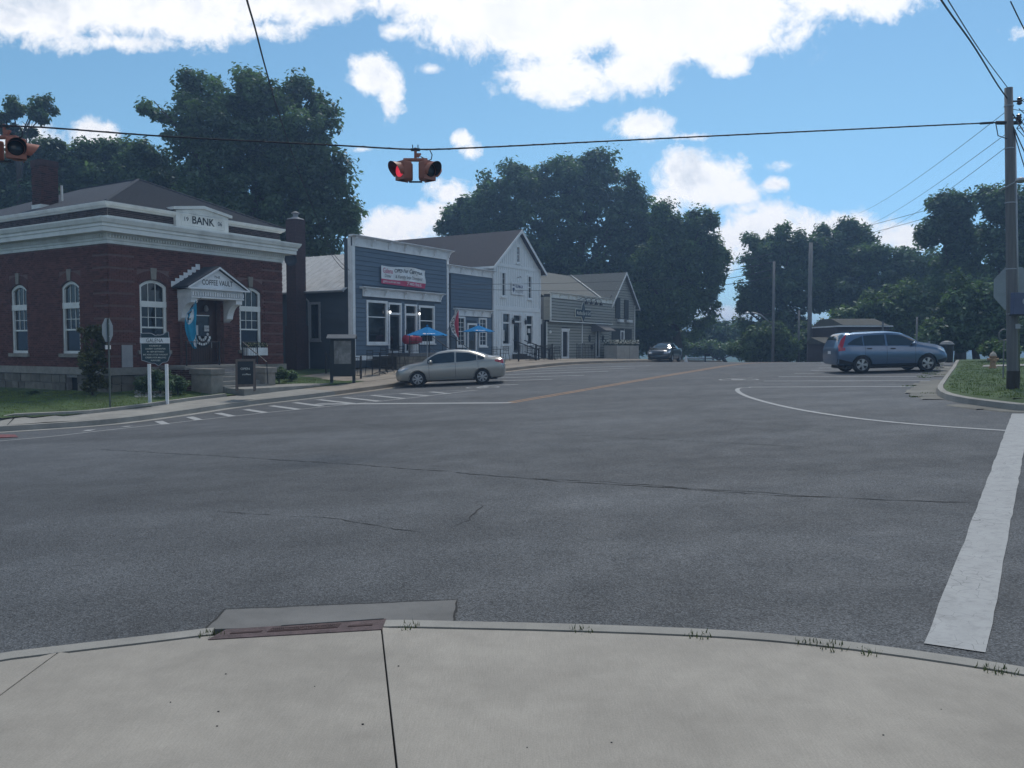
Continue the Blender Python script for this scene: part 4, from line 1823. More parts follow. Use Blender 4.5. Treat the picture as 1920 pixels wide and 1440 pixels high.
# ------------------------------------------------------------------ the tall blue false-front diner
def bracket(mb, x, z, w=.07, d=.16, h=.30, y0=0):
    mb.profx([(y0, z), (y0 - d, z), (y0 - d, z - .06), (y0 - d * .5, z - h * .55), (y0 - d * .35, z - h), (y0, z - h)], x, x + w)


def cornice_box(parent, x0, x1, zb, zt, proj, nb_, m=WHITE, y0=-.03, ret=None):
    """flat fascia with a projecting moulded top and small brackets"""
    f = MB().box(x0, x1, y0 - .03, y0 + .02, zb, zt - .10)
    c = f.build('cornice', m, parent)
    t = MB()
    t.profx([(y0 + .02, zt), (y0 + .02, zt - .099), (y0 - .06, zt - .099), (y0 - proj * .6, zt - .07), (y0 - proj, zt - .03), (y0 - proj, zt)], x0 - proj * .8, x1 + proj * .8)
    t.build('moulding', m, c)
    b = MB().box(x0 - .02, x1 + .02, y0 - .055, y0 - .031, zb, zb + .05)
    b.build('bead', m, c)
    for k in range(nb_):
        x = x0 + .04 + (x1 - x0 - .15) * k / (nb_ - 1)
        q = MB()
        bracket(q, x, zt - .10, d=proj * .75, h=(zt - zb) * .62, y0=y0 - .031)
        q.build('bracket', m, c)
    return c


din = building('diner_building', 'tall blue grey false front diner with a banner, white cornices and long tin roofed rear', 31.0, 0)
DWd = 8.1
dops = [(1.0, 2.65, 1.68, 3.91), (2.72, 3.80, 1.22, 3.86), (4.07, 5.15, 1.22, 3.84), (5.30, 6.75, 1.72, 3.82)]
wall_box(MB(), 0, DWd, .5, 6.95, 0, .2, dops).build('wall', BLUED, din)
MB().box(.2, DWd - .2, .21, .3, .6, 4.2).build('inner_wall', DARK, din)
siding(din, .17, DWd - .17, 1.13, 6.5, .235, BLUE, dops + [(.7, 7.35, 4.1, 4.5)], gap=.016)
MB().box(0, DWd, -.04, -.0005, .86, 1.10).build('base_board', WHITE, din)
cornice_box(din, 0, DWd, 6.52, 7.05, .30, 7)
cornice_box(din, .72, 7.3, 4.08, 4.55, .28, 5)
for x0_ in (-.02, DWd - .16):
    MB().box(x0_, x0_ + .18, -.05, -.0008 if x0_ > 0 else .22, 1.10, 6.52).build('corner_board', WHITE, din)
MB().box(-.02, .0, .22, .5, .9, 6.9).build('return_wall', BLUED, din)
MB().box(-.045, -.022, .05, .24, .9, 6.95).build('corner_board', WHITE, din)
window(din, *dops[0], w=.12, rail=[.62])
window(din, *dops[3], w=.12, rail=[.60])
for (x0_, x1_, z0_, z1_) in dops[1:3]:
    f = frame_mb(MB(), x0_, x1_, z0_, z1_, .1, -.05, .10)
    f.box(x0_ + .1, x1_ - .1, -.03, .10, 3.22, 3.34)
    dd = f.build('door_frame', WHITE, din)
    MB().box(x0_ + .1, x1_ - .1, .06, .07, 3.34, z1_ - .1).build('pane', GLASS, dd)
    q = frame_mb(MB(), x0_ + .1, x1_ - .1, z0_ + .02, 3.22, .09, .05, .09)
    q.build('door', pm('dark_door', (.05, .055, .06), .5, .15, 3), dd)
    MB().box(x0_ + .19, x1_ - .19, .065, .075, z0_ + .11, 3.13).build('pane', GLASS, dd)
# rear wing with tin roof
ez, rz_ = 4.42, 6.72
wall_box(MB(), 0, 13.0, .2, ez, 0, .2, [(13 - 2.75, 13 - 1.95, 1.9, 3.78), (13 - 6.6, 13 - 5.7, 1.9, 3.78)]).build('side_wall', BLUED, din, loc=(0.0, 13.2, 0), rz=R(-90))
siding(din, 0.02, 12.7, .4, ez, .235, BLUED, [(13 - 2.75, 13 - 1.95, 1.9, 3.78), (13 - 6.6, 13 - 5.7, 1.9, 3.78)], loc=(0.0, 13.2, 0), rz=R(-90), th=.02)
GREYTRIM = pm('weathered_grey_trim', (.26, .27, .28), .7, .1, 3)
for q in (2.35, 6.15):
    window(din, 13 - q - .42, 13 - q + .42, 1.85, 3.82, w=.12, m=GREYTRIM, loc=(0.0, 13.2, 0), rz=R(-90))
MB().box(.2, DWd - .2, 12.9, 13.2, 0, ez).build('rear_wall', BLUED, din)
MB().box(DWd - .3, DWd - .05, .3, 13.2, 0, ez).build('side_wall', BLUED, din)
mb = MB()
xm = DWd / 2
mb.profx  # roof slopes drawn as thin slabs
sl = MB()
sl.add([(-.3, .3, ez - .08), (xm, .3, rz_), (xm, 13.4, rz_), (-.3, 13.4, ez - .08), (-.3, .3, ez - .12), (xm, .3, rz_ - .04), (xm, 13.4, rz_ - .04), (-.3, 13.4, ez - .12)],
       [(0, 1, 2, 3), (7, 6, 5, 4), (0, 4, 5, 1), (3, 2, 6, 7), (0, 3, 7, 4)])
rfo = sl.build('roof', TIN, din)
sl = MB()
sl.add([(DWd + .2, .3, ez - .08), (xm, .3, rz_), (xm, 13.4, rz_), (DWd + .2, 13.4, ez - .08), (DWd + .2, .3, ez - .12), (xm, .3, rz_ - .04), (xm, 13.4, rz_ - .04), (DWd + .2, 13.4, ez - .12)],
       [(0, 3, 2, 1), (4, 5, 6, 7), (0, 1, 5, 4), (3, 7, 6, 2), (0, 4, 7, 3)])
sl.build('roof', TIN, din)
seam = None
for k in range(24):
    y = .5 + k * .55
    if seam is None: seam = MB().tube([(-.3, 0, ez - .07), (xm, 0, rz_ + .01)], .022, 4).mesh('seam', TIN)
    link('seam', seam, rfo, (0, y, 0))
gt = MB()
gt.tube([(-.36, .25, ez - .12), (-.36, 13.4, ez - .12)], .06, 8)
gt.build('gutter', GREYTRIM, din)
ds = MB()
ds.tube([(-.36, 3.05, ez - .15), (-.30, 3.05, ez - .3), (-.09, 2.9, ez - .55), (-.08, 2.9, .2)], .045, 8)
ds.build('downspout', GREYTRIM, din)
# brick flue against the side wall
flue = MB().box(-.95, -.25, 2.9, 3.55, -.3, 7.95).build('chimney', pm('painted_brick_flue', (.06, .035, .037), .85, .2, 8, .5, 40), din)
MB().box(-1.02, -.18, 2.83, 3.62, -.3, 2.6).build('chimney_base', MATS['painted_brick_flue'], flue)
MB().lathe([(.44, 7.95), (.40, 8.0), (.20, 8.06), (.13, 8.12), (.13, 8.22), (.2, 8.26), (.22, 8.30), (.03, 8.38)], (-.6, 3.22), 12).build('chimney_cap', GREYTRIM, flue)
mb = MB()
for z_ in np.arange(2.7, 7.9, .15):
    mb.box(-.956, -.244, 2.894, 3.556, z_, z_ + .012)
mb.build('mortar_joints', BRICKD, flue, kind='stuff')
# vent stacks on the roof behind
mb = MB().tube([(6.2, 2.0, 5.5), (6.2, 2.0, 7.55)], .06, 8)
mb.build('vent_pipe', BLACK, din)
MB().tube([(5.2, 2.2, 5.5), (5.2, 2.2, 7.5)], .035, 8).build('vent_pipe', GALV, din)
# wall lanterns (lit)
LAMP = pm('lit_lamp_glass', (1.0, .98, .95), .3, .02, 3, emit=2.2)
for x_ in (2.70, 5.20):
    wl = thing('wall_lantern', 'lit black wall lantern left of the ' + ('first diner door' if x_ < 3 else 'second window beside the diner doors'), 'lantern', tuple(din.matrix_basis @ Vector((x_, -.12, 3.25))), TH, 'lit lanterns on the diner front')
    MB().tube([(0, .07, .30), (0, -.02, .34), (0, -.04, .25)], .015, 5).build('arm', BLACK, wl)
    MB().lathe([(.03, .26), (.11, .19), (.10, .17), (.03, .17)], (0, -.04), 10).build('shade', BLACK, wl)
    MB().lathe([(.01, .17), (.055, .13), (.06, .08), (.03, .03), (.005, .02)], (0, -.04), 10).build('globe', LAMP, wl)

# banner on the upper wall
ban = thing('banner', 'white and red OPEN for Carryout banner sagging on the blue diner front', 'banner', tuple(din.matrix_basis @ Vector((2.05, -.10, 4.80))), TH)


def bwarp(x, z, e=0.0):
    sag = -.05 * math.sin(x * 1.7 + .5) * (z / .95) - .06 * (x / 3.7) * (1 - z / .95)
    fold = .035 * math.sin((x * 1.3 + z * 2.6) * 3.0) * min(1, max(0, x - .8))
    return (x, -.03 + fold - e, z + sag)


def wgrid(x0, x1, z0, z1, nx, nz, f, e=0.0):
    return [[f(x0 + (x1 - x0) * i / nx, z0 + (z1 - z0) * j / nz, e) for j in range(nz + 1)] for i in range(nx + 1)]


MB().grid(wgrid(0, 3.72, .26, .95, 40, 8, bwarp)).build('white_field', WHITE, ban, True, fix=False)
MB().grid(wgrid(0, 3.72, 0, .259, 40, 4, bwarp)).build('red_band', pm('banner_red', (.5, .06, .13), .6, .1, 3), ban, True, fix=False)
bw2 = lambda x, z: bwarp(x, z, .008)
text('OPEN for Carryout', 1.05, 3.45, .60, .86, 0, LETTER, ban, .02, warp=bw2)
text('& Family Style Dinners!', 1.15, 3.4, .32, .53, 0, LETTER, ban, .0, warp=bw2)
PINK = pm('pink_lettering', (.5, .1, .18), .6, .05, 3)
text('Galena', .14, .92, .58, .86, 0, PINK, ban, .01, warp=bw2)
text('Diner', .28, .80, .36, .54, 0, LETTER, ban, .0, warp=bw2)
text('galenadiner.net', .14, 1.55, .05, .21, 0, WHITE, ban, .0, warp=bw2)
text('740-965', 2.1, 3.4, .06, .21, 0, WHITE, ban, .0, warp=bw2)

# deck, stone retaining wall, steps and rails
deck = MB().box(2.65, 6.9, -1.5, -.05, 1.05, 1.20).build('deck', OLDWOOD, din)
MB().box(1.4, 6.9, -1.6, -.06, .2, 1.049).build('retaining_wall', pm('dark_block_wall', (.05, .045, .038), .9, .3, 4, .5), din)
x, z = 1.4, .22
while z < 1.0:
    x = 1.4 - rng.uniform(0, .3)
    while x < 6.9:
        w_ = rng.uniform(.25, .5)
        a_, b_ = max(x, 1.4), min(x + w_, 6.9)
        if b_ - a_ > .06: MB().box(a_ + .01, b_ - .01, -1.66 + rng.uniform(-.02, .02), -1.601, z, z + .15).build('stone', STONE, din)
        x += w_
    z += .165
for k in range(5):
    MB().box(4.4 + 0, 6.2, -1.67 - .28 * (k + 1), -1.67 - .28 * k, .1, 1.02 - .155 * (k + 1)).build('step', SAND, din)
rl = MB()
railing(rl, (2.7, -1.45, 1.2), (4.35, -1.45, 1.2), .95, 12)
rl.build('railing', BLACK, din)
rl = MB()
railing(rl, (6.25, -1.45, 1.2), (6.85, -1.45, 1.2), .95, 5)
rl.build('railing', BLACK, din)
for x_ in (4.38, 6.22):
    rl = MB()
    rl.tube([(x_, -1.5, 2.15), (x_, -3.1, 1.22)], .022, 6)
    rl.tube([(x_, -1.5, 1.45), (x_, -3.1, .52)], .014, 6)
    rl.tube([(x_, -3.1, 1.22), (x_, -3.1, .3)], .03, 6)
    rl.tube([(x_, -2.3, 1.7), (x_, -2.3, .7)], .014, 6)
    rl.build('railing', BLACK, din)

# ------------------------------------------------------------------ the low blue shop
sm = building('small_shop_building', 'lower blue grey false front shop between the diner and the white gabled shop', 39.13, 0)
sops = [(.85, 1.72, 1.55, 3.32), (1.95, 2.98, .95, 2.95), (3.2, 4.08, 1.55, 3.30)]
SWd = 4.78
wall_box(MB(), 0, SWd, .5, 6.1, .05, .2, sops).build('wall', BLUED, sm)
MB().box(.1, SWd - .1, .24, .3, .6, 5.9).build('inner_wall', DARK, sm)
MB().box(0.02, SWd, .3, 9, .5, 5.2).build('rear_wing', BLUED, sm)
siding(sm, .06, SWd - .12, .9, 5.82, .20, BLUE, sops + [(.6, 4.65, 3.38, 3.78)], loc=(0, .05, 0), gap=.012)
cornice_box(sm, .02, SWd - .02, 5.82, 6.27, .24, 5, y0=.02)
cornice_box(sm, .66, 4.5, 3.36, 3.80, .22, 5, y0=.02)
window(sm, *sops[0], rail=[.5], mun=[(0, .5, 2, 3), (.5, 1, 2, 3)], w=.1, yf=-.02)
window(sm, *sops[2], rail=[.5], mun=[(0, .5, 2, 3), (.5, 1, 2, 3)], w=.1, yf=-.02)
f = frame_mb(MB(), *sops[1], .11, -.02, .12).build('door_frame', WHITE, sm)
MB().box(2.06, 2.87, .08, .1, .96, 2.84).build('door', pm('dark_door', (.05, .055, .06), .5), f)
MB().box(2.2, 2.73, .07, .079, 1.9, 2.7).build('pane', GLASS, f)
MB().tube([(.16, -.02, .9), (.16, -.02, 5.75)], .05, 8).build('downspout', pm('dark_blue_pipe', (.03, .04, .06), .5), sm)
for k in range(3):
    MB().box(1.7, 3.2, -.02 - .3 * (k + 1), -.02 - .3 * k, .3, .93 - .13 * k - .002).build('step', CONC2, sm)

# ------------------------------------------------------------------ the white gabled office
wh_ = building('white_gabled_building', 'white board and batten office with a steep gable and brown roof', 43.93, 0)
GW, GZ, GP = 6.05, 6.72, 9.05
wops = [(1.0, 2.05, 1.62, 3.75), (2.32, 3.55, 1.05, 3.70), (4.0, 5.02, 1.62, 3.70), (.90, 1.50, 4.72, 6.32), (4.25, 4.85, 4.72, 6.32), (2.78, 3.28, 7.0, 8.15)]


def gclip(z):
    if z <= GZ: return (0, GW)
    t = (z - GZ) / (GP - GZ)
    if t >= 1: return None
    return (GW / 2 * t, GW - GW / 2 * t)


wall_box(MB(), 0, GW, .6, GZ, 0, .2, wops).build('wall', BOARD, wh_)
gmb = MB()
gmb.prism([(0, GZ), (2.78, GZ), (2.78, GZ + 2.14)], .0, .2)
gmb.prism([(2.78, 8.15), (3.28, 8.15), (3.28, GZ + 2.14), (GW / 2, GP), (2.78, GZ + 2.14)], .0, .2)
gmb.prism([(3.28, GZ), (GW, GZ), (3.28, GZ + 2.14)], .0, .2)
gmb.box(2.78, 3.28, 0, .2, GZ, 7.0)
gmb.build('gable_wall', BOARD, wh_)
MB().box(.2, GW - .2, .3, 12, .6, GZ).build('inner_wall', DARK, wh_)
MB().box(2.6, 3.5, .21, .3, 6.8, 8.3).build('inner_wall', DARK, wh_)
# battens: each one an object
x = .17
while x < GW - .1:
    top = GZ + (GP - GZ) * (1 - abs(x - GW / 2) / (GW / 2)) - .12
    for zone in ((1.0, 3.86), (4.14, 6.62), (6.84, top)):
        z = zone[0]
        cuts = sorted((o_[2] - .12, o_[3] + .12) for o_ in wops if o_[0] - .14 < x + .02 < o_[1] + .14 and o_[3] > zone[0] and o_[2] < zone[1])
        for c, d_ in cuts + [(zone[1], zone[1])]:
            if c > z + .06:
                MB().box(x, x + .045, -.028, -.0006, z, c).build('batten', BOARD, wh_)
            z = max(z, d_)
    x += .235
for z0_, z1_ in ((3.87, 4.13), (6.63, 6.83)):
    MB().box(.0, GW, -.045, -.0008, z0_, z1_).build('belt_board', BOARD, wh_)
for x_ in (-.01, GW - .13):
    MB().box(x_, x_ + .14, -.047, -.0007, .7, 3.869).build('corner_board', WHITE, wh_)
    MB().box(x_, x_ + .14, -.047, -.0007, 4.131, 6.629).build('corner_board', WHITE, wh_)
MB().box(.13, GW - .13, -.04, -.0009, .7, .999).build('base_board', WHITE, wh_)
for o_, rail in ((wops[3], [.5]), (wops[4], [.5]), (wops[5], [.5])):
    window(wh_, *o_, w=.09, rail=rail, mun=[(0, .5, 2, 2), (.5, 1, 2, 2)], m=BOARD, yf=-.06)
window(wh_, *wops[0], w=.11, rail=[.68], m=WHITE, yf=-.06, rail_w=.10)
window(wh_, *wops[2], w=.11, rail=[.66], m=WHITE, yf=-.06, rail_w=.10)
f = frame_mb(MB(), *wops[1], .12, -.05, .18)
f.box(2.44, 3.43, -.02, .15, 3.12, 3.22)
f = f.build('door_frame', WHITE, wh_)
MB().box(2.44, 3.43, .1, .11, 3.22, 3.58).build('pane', GLASS, f)
dr_ = MB().box(2.46, 3.41, .12, .16, 1.06, 3.11).build('door', pm('grey_door', (.04, .045, .06), .45), f)
MB().box(2.62, 3.25, .11, .119, 1.3, 2.95).build('pane', GLASS, dr_)
# small notices in the shop windows
MB().box(1.14, 1.42, .03, .04, 1.9, 2.6).build('notice', PAPER, wh_)
MB().box(4.4, 4.75, .03, .04, 2.45, 2.75).build('notice', PAPER, wh_)
MB().box(4.2, 4.45, .03, .04, 1.8, 2.3).build('notice', PAPER, wh_)
# roof with overhangs
def gable_roof(parent, x0, x1, y0, y1, ez, pz, over, m, mt, th=.10, fascia=True):
    xm = (x0 + x1) / 2
    dz = (pz - ez) / ((x1 - x0) / 2)
    for s in (-1, 1):
        xe = xm + s * ((x1 - x0) / 2 + over)
        ze = ez - dz * over
        a_ = [(xe, ze), (xm, pz), (xm, pz + th), (xe, ze + th)]
        MB().prism(a_ if s < 0 else a_[::-1], y0 - over + .03, y1).build('roof', m, parent)
        b_ = [(xe, ze - .10), (xm, pz - .10), (xm, pz + th + .015), (xe, ze + th + .015)]
        MB().prism(b_ if s < 0 else b_[::-1], y0 - over - .001, y0 - over + .028).build('barge_board', mt, parent)
        MB().box(min(xe, xe + s * .03), max(xe, xe + s * .03), y0 - over + .03, y1, ze - .06, ze + th - .02).build('fascia', mt, parent)


gable_roof(wh_, 0, GW, 0, 12.3, GZ + .02, GP + .02, .36, SHINGLEB, WHITE)
siding(wh_, 0, 12, 3.5, GZ - .1, .2, BOARD, loc=(0, 12, 0), rz=R(-90), th=.02)
MB().box(0, .2, .2, 12, .6, GZ - .02).build('side_wall', BOARD, wh_)
MB().box(GW - .2, GW, .2, 12, .6, GZ - .02).build('side_wall', BOARD, wh_)
# office sign
sg = thing('office_sign', 'white RE/MAX Inspire sign board on the white battened gable', 'sign', tuple(wh_.matrix_basis @ Vector((2.12, -.06, 4.93))), TH)
MB().box(0, 1.62, -.03, 0, 0, .80).build('board', WHITE, sg)
DBL = pm('navy_lettering', (.02, .04, .12), .5, .05, 3)
text('RE/MAX', .48, 1.46, .44, .66, -.034, DBL, sg, .02)
text('INSPIRE', .48, 1.5, .12, .33, -.034, pm('grey_lettering', (.2, .21, .23), .5), sg)
MB().prism([(.24, .12), (.38, .36), (.34, .44), (.14, .44), (.10, .36)], -.036, -.0305).build('balloon', DBL, sg)
MB().prism([(.24 + .15 * math.cos(t), .54 + .13 * math.sin(t)) for t in np.linspace(0, math.pi, 10)], -.036, -.0305).build('balloon', pm('grey_lettering', (.2, .21, .23)), sg)
# sign lamp, lanterns
MB().tube([(2.95, -.02, 6.05), (2.95, -.28, 6.12), (2.95, -.32, 6.02)], .02, 6).build('sign_lamp', BLACK, wh_)
for x_, nm in ((2.20, 'left of'), (3.80, 'right of')):
    wl = thing('wall_lantern', 'unlit black wall lantern ' + nm + ' the white office door', 'lantern', tuple(wh_.matrix_basis @ Vector((x_, -.1, 3.0))), TH, 'unlit lanterns on the white office')
    MB().tube([(0, .05, .36), (0, -.06, .40), (0, -.07, .3)], .02, 5).build('arm', BLACK, wl)
    MB().lathe([(.02, .32), (.10, .26), (.09, .06), (.04, .0)], (0, -.07), 8).build('lamp_body', BLACK, wl)
# steps and dark handrails
for k in range(4):
    MB().box(2.3, 3.7, -.05 - .3 * (k + 1), -.05 - .3 * k, .3, 1.04 - .12 * k).build('step', pm('dark_wood_step', (.06, .055, .05), .8), wh_)
for x_ in (2.3, 3.72):
    rl = MB()
    rl.tube([(x_, -.1, 1.95), (x_, -2.0, 1.32)], .035, 6)
    rl.tube([(x_, -.1, 1.2), (x_, -2.0, .72)], .02, 6)
    rl.tube([(x_, -2.0, 1.42), (x_, -2.0, .4)], .055, 8)
    for k in range(1, 8):
        y = -.1 - 1.9 * k / 8
        rl.tube([(x_, y, 1.93 - .63 * k / 8), (x_, y, 1.2 - .48 * k / 8)], .011, 4)
    rl.build('railing', BLACK, wh_)

# ------------------------------------------------------------------ the tan bar and grill
bar = building('bar_building', 'tan clapboard bar and grill with a false front and a shuttered gable house', 50.85, 0)
FW = 10.5
bops = [(2.3, 3.42, .66, 2.75), (8.05, 8.75, .66, 2.80)]
# upper box projects over the lower wall
LAPSHADE = pm('lap_shadow_backing', (.05, .05, .048), .9, .1, 3)  # lap shadow put into a dark wall colour that shows between the clapboards
MB().box(.0, FW, -.27, .2, 3.36, 5.2).build('upper_wall', LAPSHADE, bar)
siding(bar, .14, FW, 3.40, 4.95, .21, TAN, loc=(0, -.30, 0), th=.05, gap=.035)
siding(bar, 0, .5, 3.40, 5.0, .20, TAN, loc=(0, .2, 0), rz=R(-90))
cornice_box(bar, .0, FW, 4.95, 5.34, .20, 9, CREAM, y0=-.32)
MB().box(-.02, FW, -.36, -.26, 3.28, 3.36).build('ledge', CREAM, bar)
MB().box(-.02, .13, -.355, -.301, 3.36, 4.95).build('corner_board', CREAM, bar)
wall_box(MB(), 0, FW, .4, 3.28, .03, .2, bops).build('wall', LAPSHADE, bar)
siding(bar, .12, FW, .6, 3.28, .21, TAN, bops, th=.05, gap=.035)
MB().box(.0, .12, -.035, -.0006, .5, 3.28).build('corner_board', CREAM, bar)
MB().tube([(5.55, -.06, .6), (5.55, -.06, 3.25)], .04, 8).build('downspout', WHITE, bar)
MB().box(0, .2, .2, 12, .4, 5.0).build('side_wall', GREY, bar)
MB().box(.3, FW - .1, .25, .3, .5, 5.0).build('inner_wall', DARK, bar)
f = frame_mb(MB(), *bops[0], .14, -.05, .1)
f.box(2.22, 3.5, -.07, .02, 2.70, 2.85)
f = f.build('door_frame', WHITE, bar)
MB().box(2.44, 3.28, .06, .1, .66, 2.61).build('door', DARK, f)
f = frame_mb(MB(), *bops[1], .09, -.05, .1).build('door_frame', WHITE, bar)
MB().box(8.14, 8.66, .06, .1, .66, 2.71).build('door', DARK, f)
MB().prism([(0, 0), (.01, 0), (.01, .01)], 0, .01).v
# oval plaques and awning
for x_ in (6.85, 9.3):
    q = [(x_ + .17 * math.cos(t), 2.15 + .28 * math.sin(t)) for t in np.linspace(0, 2 * math.pi, 17)[:-1]]
    MB().prism(q, -.07, -.031).build('oval_plaque', BLACK, bar)
MB().box(7.1, 7.4, -.07, -.031, 1.3, 1.7).build('menu_box', BLACK, bar)
aw = MB()
aw.profx([(-.31, 3.30), (-1.25, 2.78), (-1.25, 2.70), (-.02, 2.70), (-.02, 3.27), (-.31, 3.27)], 7.2, 9.1)
aw.build('awning', pm('grey_awning', (.10, .10, .105), .8), bar)
# gable wing at the far end
G0, G1 = 10.52, 15.9
gops = [(12.75, 13.55, 1.35, 2.85), (11.75, 12.55, 4.05, 5.35), (13.55, 14.3, 4.05, 5.35)]
GZ2, GP2 = 5.05, 7.62
gm_ = (10.9 + G1) / 2
wall_box(MB(), G0, G1, .3, GZ2, .05, .22, gops[:1]).build('wall', LAPSHADE, bar)


def bclip(z):
    if z <= GZ2: return (G0, G1)
    t = (z - GZ2) / (GP2 - GZ2)
    return (10.6 + (gm_ - 10.6) * t, G1 - (G1 - gm_) * t)


MB().prism([(10.6, GZ2), (G1, GZ2), (gm_, GP2 - .04)], .05, .2).build('gable_wall', LAPSHADE, bar)
siding(bar, G0 + .02, G1 - .12, .5, GP2 - .2, .21, TAN, gops[:1], loc=(0, .02, 0), clip=bclip, gap=.025)
MB().box(G1 - .12, G1 + .0, -.02, .0195, .5, GZ2).build('corner_board', CREAM, bar)
window(bar, *gops[0], w=.12, yf=-.07, loc=(0, .0, 0))
SHUT = pm('dark_shutter', (.045, .05, .05), .7, .15, 3)
for (x0_, x1_, z0_, z1_) in ((11.0, 12.62, 1.2, 3.0), (13.68, 15.05, 1.2, 3.0), (11.7, 12.6, 3.85, 5.55), (13.5, 14.35, 3.85, 5.45)):
    mb = MB().box(x0_, x1_, -.075, -.03, z0_, z1_)
    sh = mb.build('shutter', SHUT, bar)
    n = int((z1_ - z0_) / .09)
    mm = MB()
    for k in range(n):
        z = z0_ + .05 + k * .09
        mm.box(x0_ + .05, x1_ - .05, -.085, -.0755, z, z + .04)
    mm.build('slats', SHUT, sh, kind='stuff')
for x0_ in (11.95, 13.85):
    q = thing('flower_box', 'small white window box under the ' + ('left' if x0_ < 13 else 'right') + ' upper shuttered window of the tan bar', 'flower box', tuple(bar.matrix_basis @ Vector((x0_, -.32, 3.55))), TH)
    MB().box(0, .85, 0, .22, 0, .22).build('box', WHITE, q)
    flowers(q, 0, .85, 0, .22, .22, 60, .12, LEAFD, PETAL, .05, .3, 5)
# roofs
gable_roof(bar, 10.75, G1, 0, 6.3, GZ2, GP2, .34, SHINGLEG, WHITE, .08)
mb = MB()
yr = 5.0
mb.profx([(.1, 4.95), (yr, 7.62), (9.8, 4.95), (9.8, 4.88), (yr, 7.54), (.1, 4.87)], .4, 15.2)
mb.build('main_roof', SHINGLEG, bar)
va_, vb_ = Vector((gm_, 4.95, 7.70)), Vector((10.55, .28, 5.15))
MB().tube([va_, vb_], .055, 6).build('valley_flashing', CREAM, bar)
MB().box(.5, 15.2, .4, 9.7, .4, 4.86).build('inner_walls', GREY, bar)
# hanging sign and gooseneck lamps
sg = thing('bar_sign', 'dark four pointed Mudflats Bar & Grill sign with a pale border on the tan front', 'sign', tuple(bar.matrix_basis @ Vector((5.0, -.37, 4.02))), TH)


def starpoly(s):
    pts = []
    w, h, px_, pz_ = 1.22, .26, .26, .72
    base = [(-w, -h), (-px_, -h), (-.16, -.42), (0, -.62), (.16, -.42), (px_, -h), (w, -h), (w + .05, 0), (w, h), (px_, h), (.19, .52), (0, .82), (-.19, .52), (-px_, h), (-w, h), (-w - .05, 0)]
    return [(x * 1.0 + math.copysign(s, x) * (1 if x else 0), z + math.copysign(s, z)) for x, z in base]


MB().prism(starpoly(.05), -.05, 0).build('border', PETAL, sg)
MB().prism(starpoly(0.0), -.075, -.051).build('board', pm('dark_sign_blue', (.03, .05, .07), .5), sg)
MB().prism([(x * .55, z * .8) for x, z in [(0, -.5), (.16, -.2), (.17, .3), (0, .75), (-.17, .3), (-.16, -.2)]], -.09, -.076).build('emblem', pm('sign_grey', (.10, .13, .16), .5), sg)
text('Mudflats Bar & Grill', -1.14, 1.14, -.14, .14, -.095, PETAL, sg, .015)
for k, x_ in enumerate((4.15, 5.0, 5.85, 6.7)):
    gl = thing('gooseneck_lamp', ('first', 'second', 'third', 'fourth')[k] + ' black gooseneck lamp from the left over the bar sign', 'lamp', tuple(bar.matrix_basis @ Vector((x_, -.40, 5.0))), TH, 'gooseneck lamps on the bar cornice')
    MB().tube([(0, .06, .0), (0, -.15, .0), (0, -.3, .12), (0, -.5, .16), (0, -.66, .05), (0, -.68, -.12)], .022, 6).build('arm', BLACK, gl)
    MB().lathe([(.03, -.08), (.06, -.16), (.16, -.34), (.15, -.34), (.04, -.18)], (0, -.68), 12).build('shade', BLACK, gl)
# wall lamp by the corner
wl = thing('globe_lamp', 'small white globe lamp by the left corner of the tan bar', 'lamp', tuple(bar.matrix_basis @ Vector((.35, -.14, 2.55))), TH)
MB().lathe([(.01, -.1), (.08, -.05), (.10, .03), (.06, .1), (.02, .12)], (0, 0), 10).build('globe', CLEARLAMP, wl, True)
MB().tube([(0, .1, .16), (0, 0, .16)], .02, 5).build('arm', BLACK, wl)
# passage between the office and the bar
MB().box(-.85, -.03, .8, .9, .3, 4.6).build('passage_wall', GREY, bar)
MB().box(-.8, -.03, .3, .8, 3.1, 3.45).build('passage_lintel', CREAM, bar)
# iron gate panels before the bar
gt_ = thing('iron_gate', 'low black iron hoop railing in front of the tan bar door', 'railing', tuple(bar.matrix_basis @ Vector((2.2, -1.3, .62))), TH)
for s, e in ((0, .9), (1.15, 2.9)):
    mb = MB()
    mb.tube([(s, 0, 0), (s, 0, 1.15)], .03, 6)
    mb.tube([(e, 0, 0), (e, 0, 1.15)], .03, 6)
    mb.tube([(s, 0, .12), (e, 0, .12)], .016, 5)
    mb.tube([(s, 0, .8), (e, 0, .8)], .016, 5)
    mb.build('gate_frame', BLACK, gt_)
    n = int((e - s) / .22)
    for k in range(n):
        x = s + (e - s) * (k + .5) / n
        w_ = (e - s) / n * .38
        MB().tube([(x - w_, 0, .05)] + [(x - w_ * math.cos(t), 0, .98 + w_ * math.sin(t)) for t in np.linspace(0, math.pi, 6)] + [(x + w_, 0, .05)], .012, 4).build('hoop', BLACK, gt_)
# concrete planters with white flowers
for k, (x0_, x1_, lab) in enumerate(((8.3, 10.7, 'large grey concrete planter of white flowers beside the bar door'), (10.75, 12.6, 'shorter concrete planter of white flowers nearest the parked black car'))):
    pl = thing('planter', lab, 'planter', tuple(bar.matrix_basis @ Vector((x0_ - .5, -1.95, .36))), TH, 'concrete planters before the bar')
    MB().box(0, x1_ - x0_, 0, 1.1, 0, 1.25).build('trough', pm('planter_concrete', (.34, .33, .30), .85, .15, 2), pl, bevel=.03)
    flowers(pl, -.05, x1_ - x0_ + .05, -.05, 1.15, 1.25, 1500, .42, LEAFD, PETAL, .075, .6, 11 + k)
MB().box(7.6, 12.3, -2.15, -.8, .0, .36).build('planter_base', CONC2, bar)
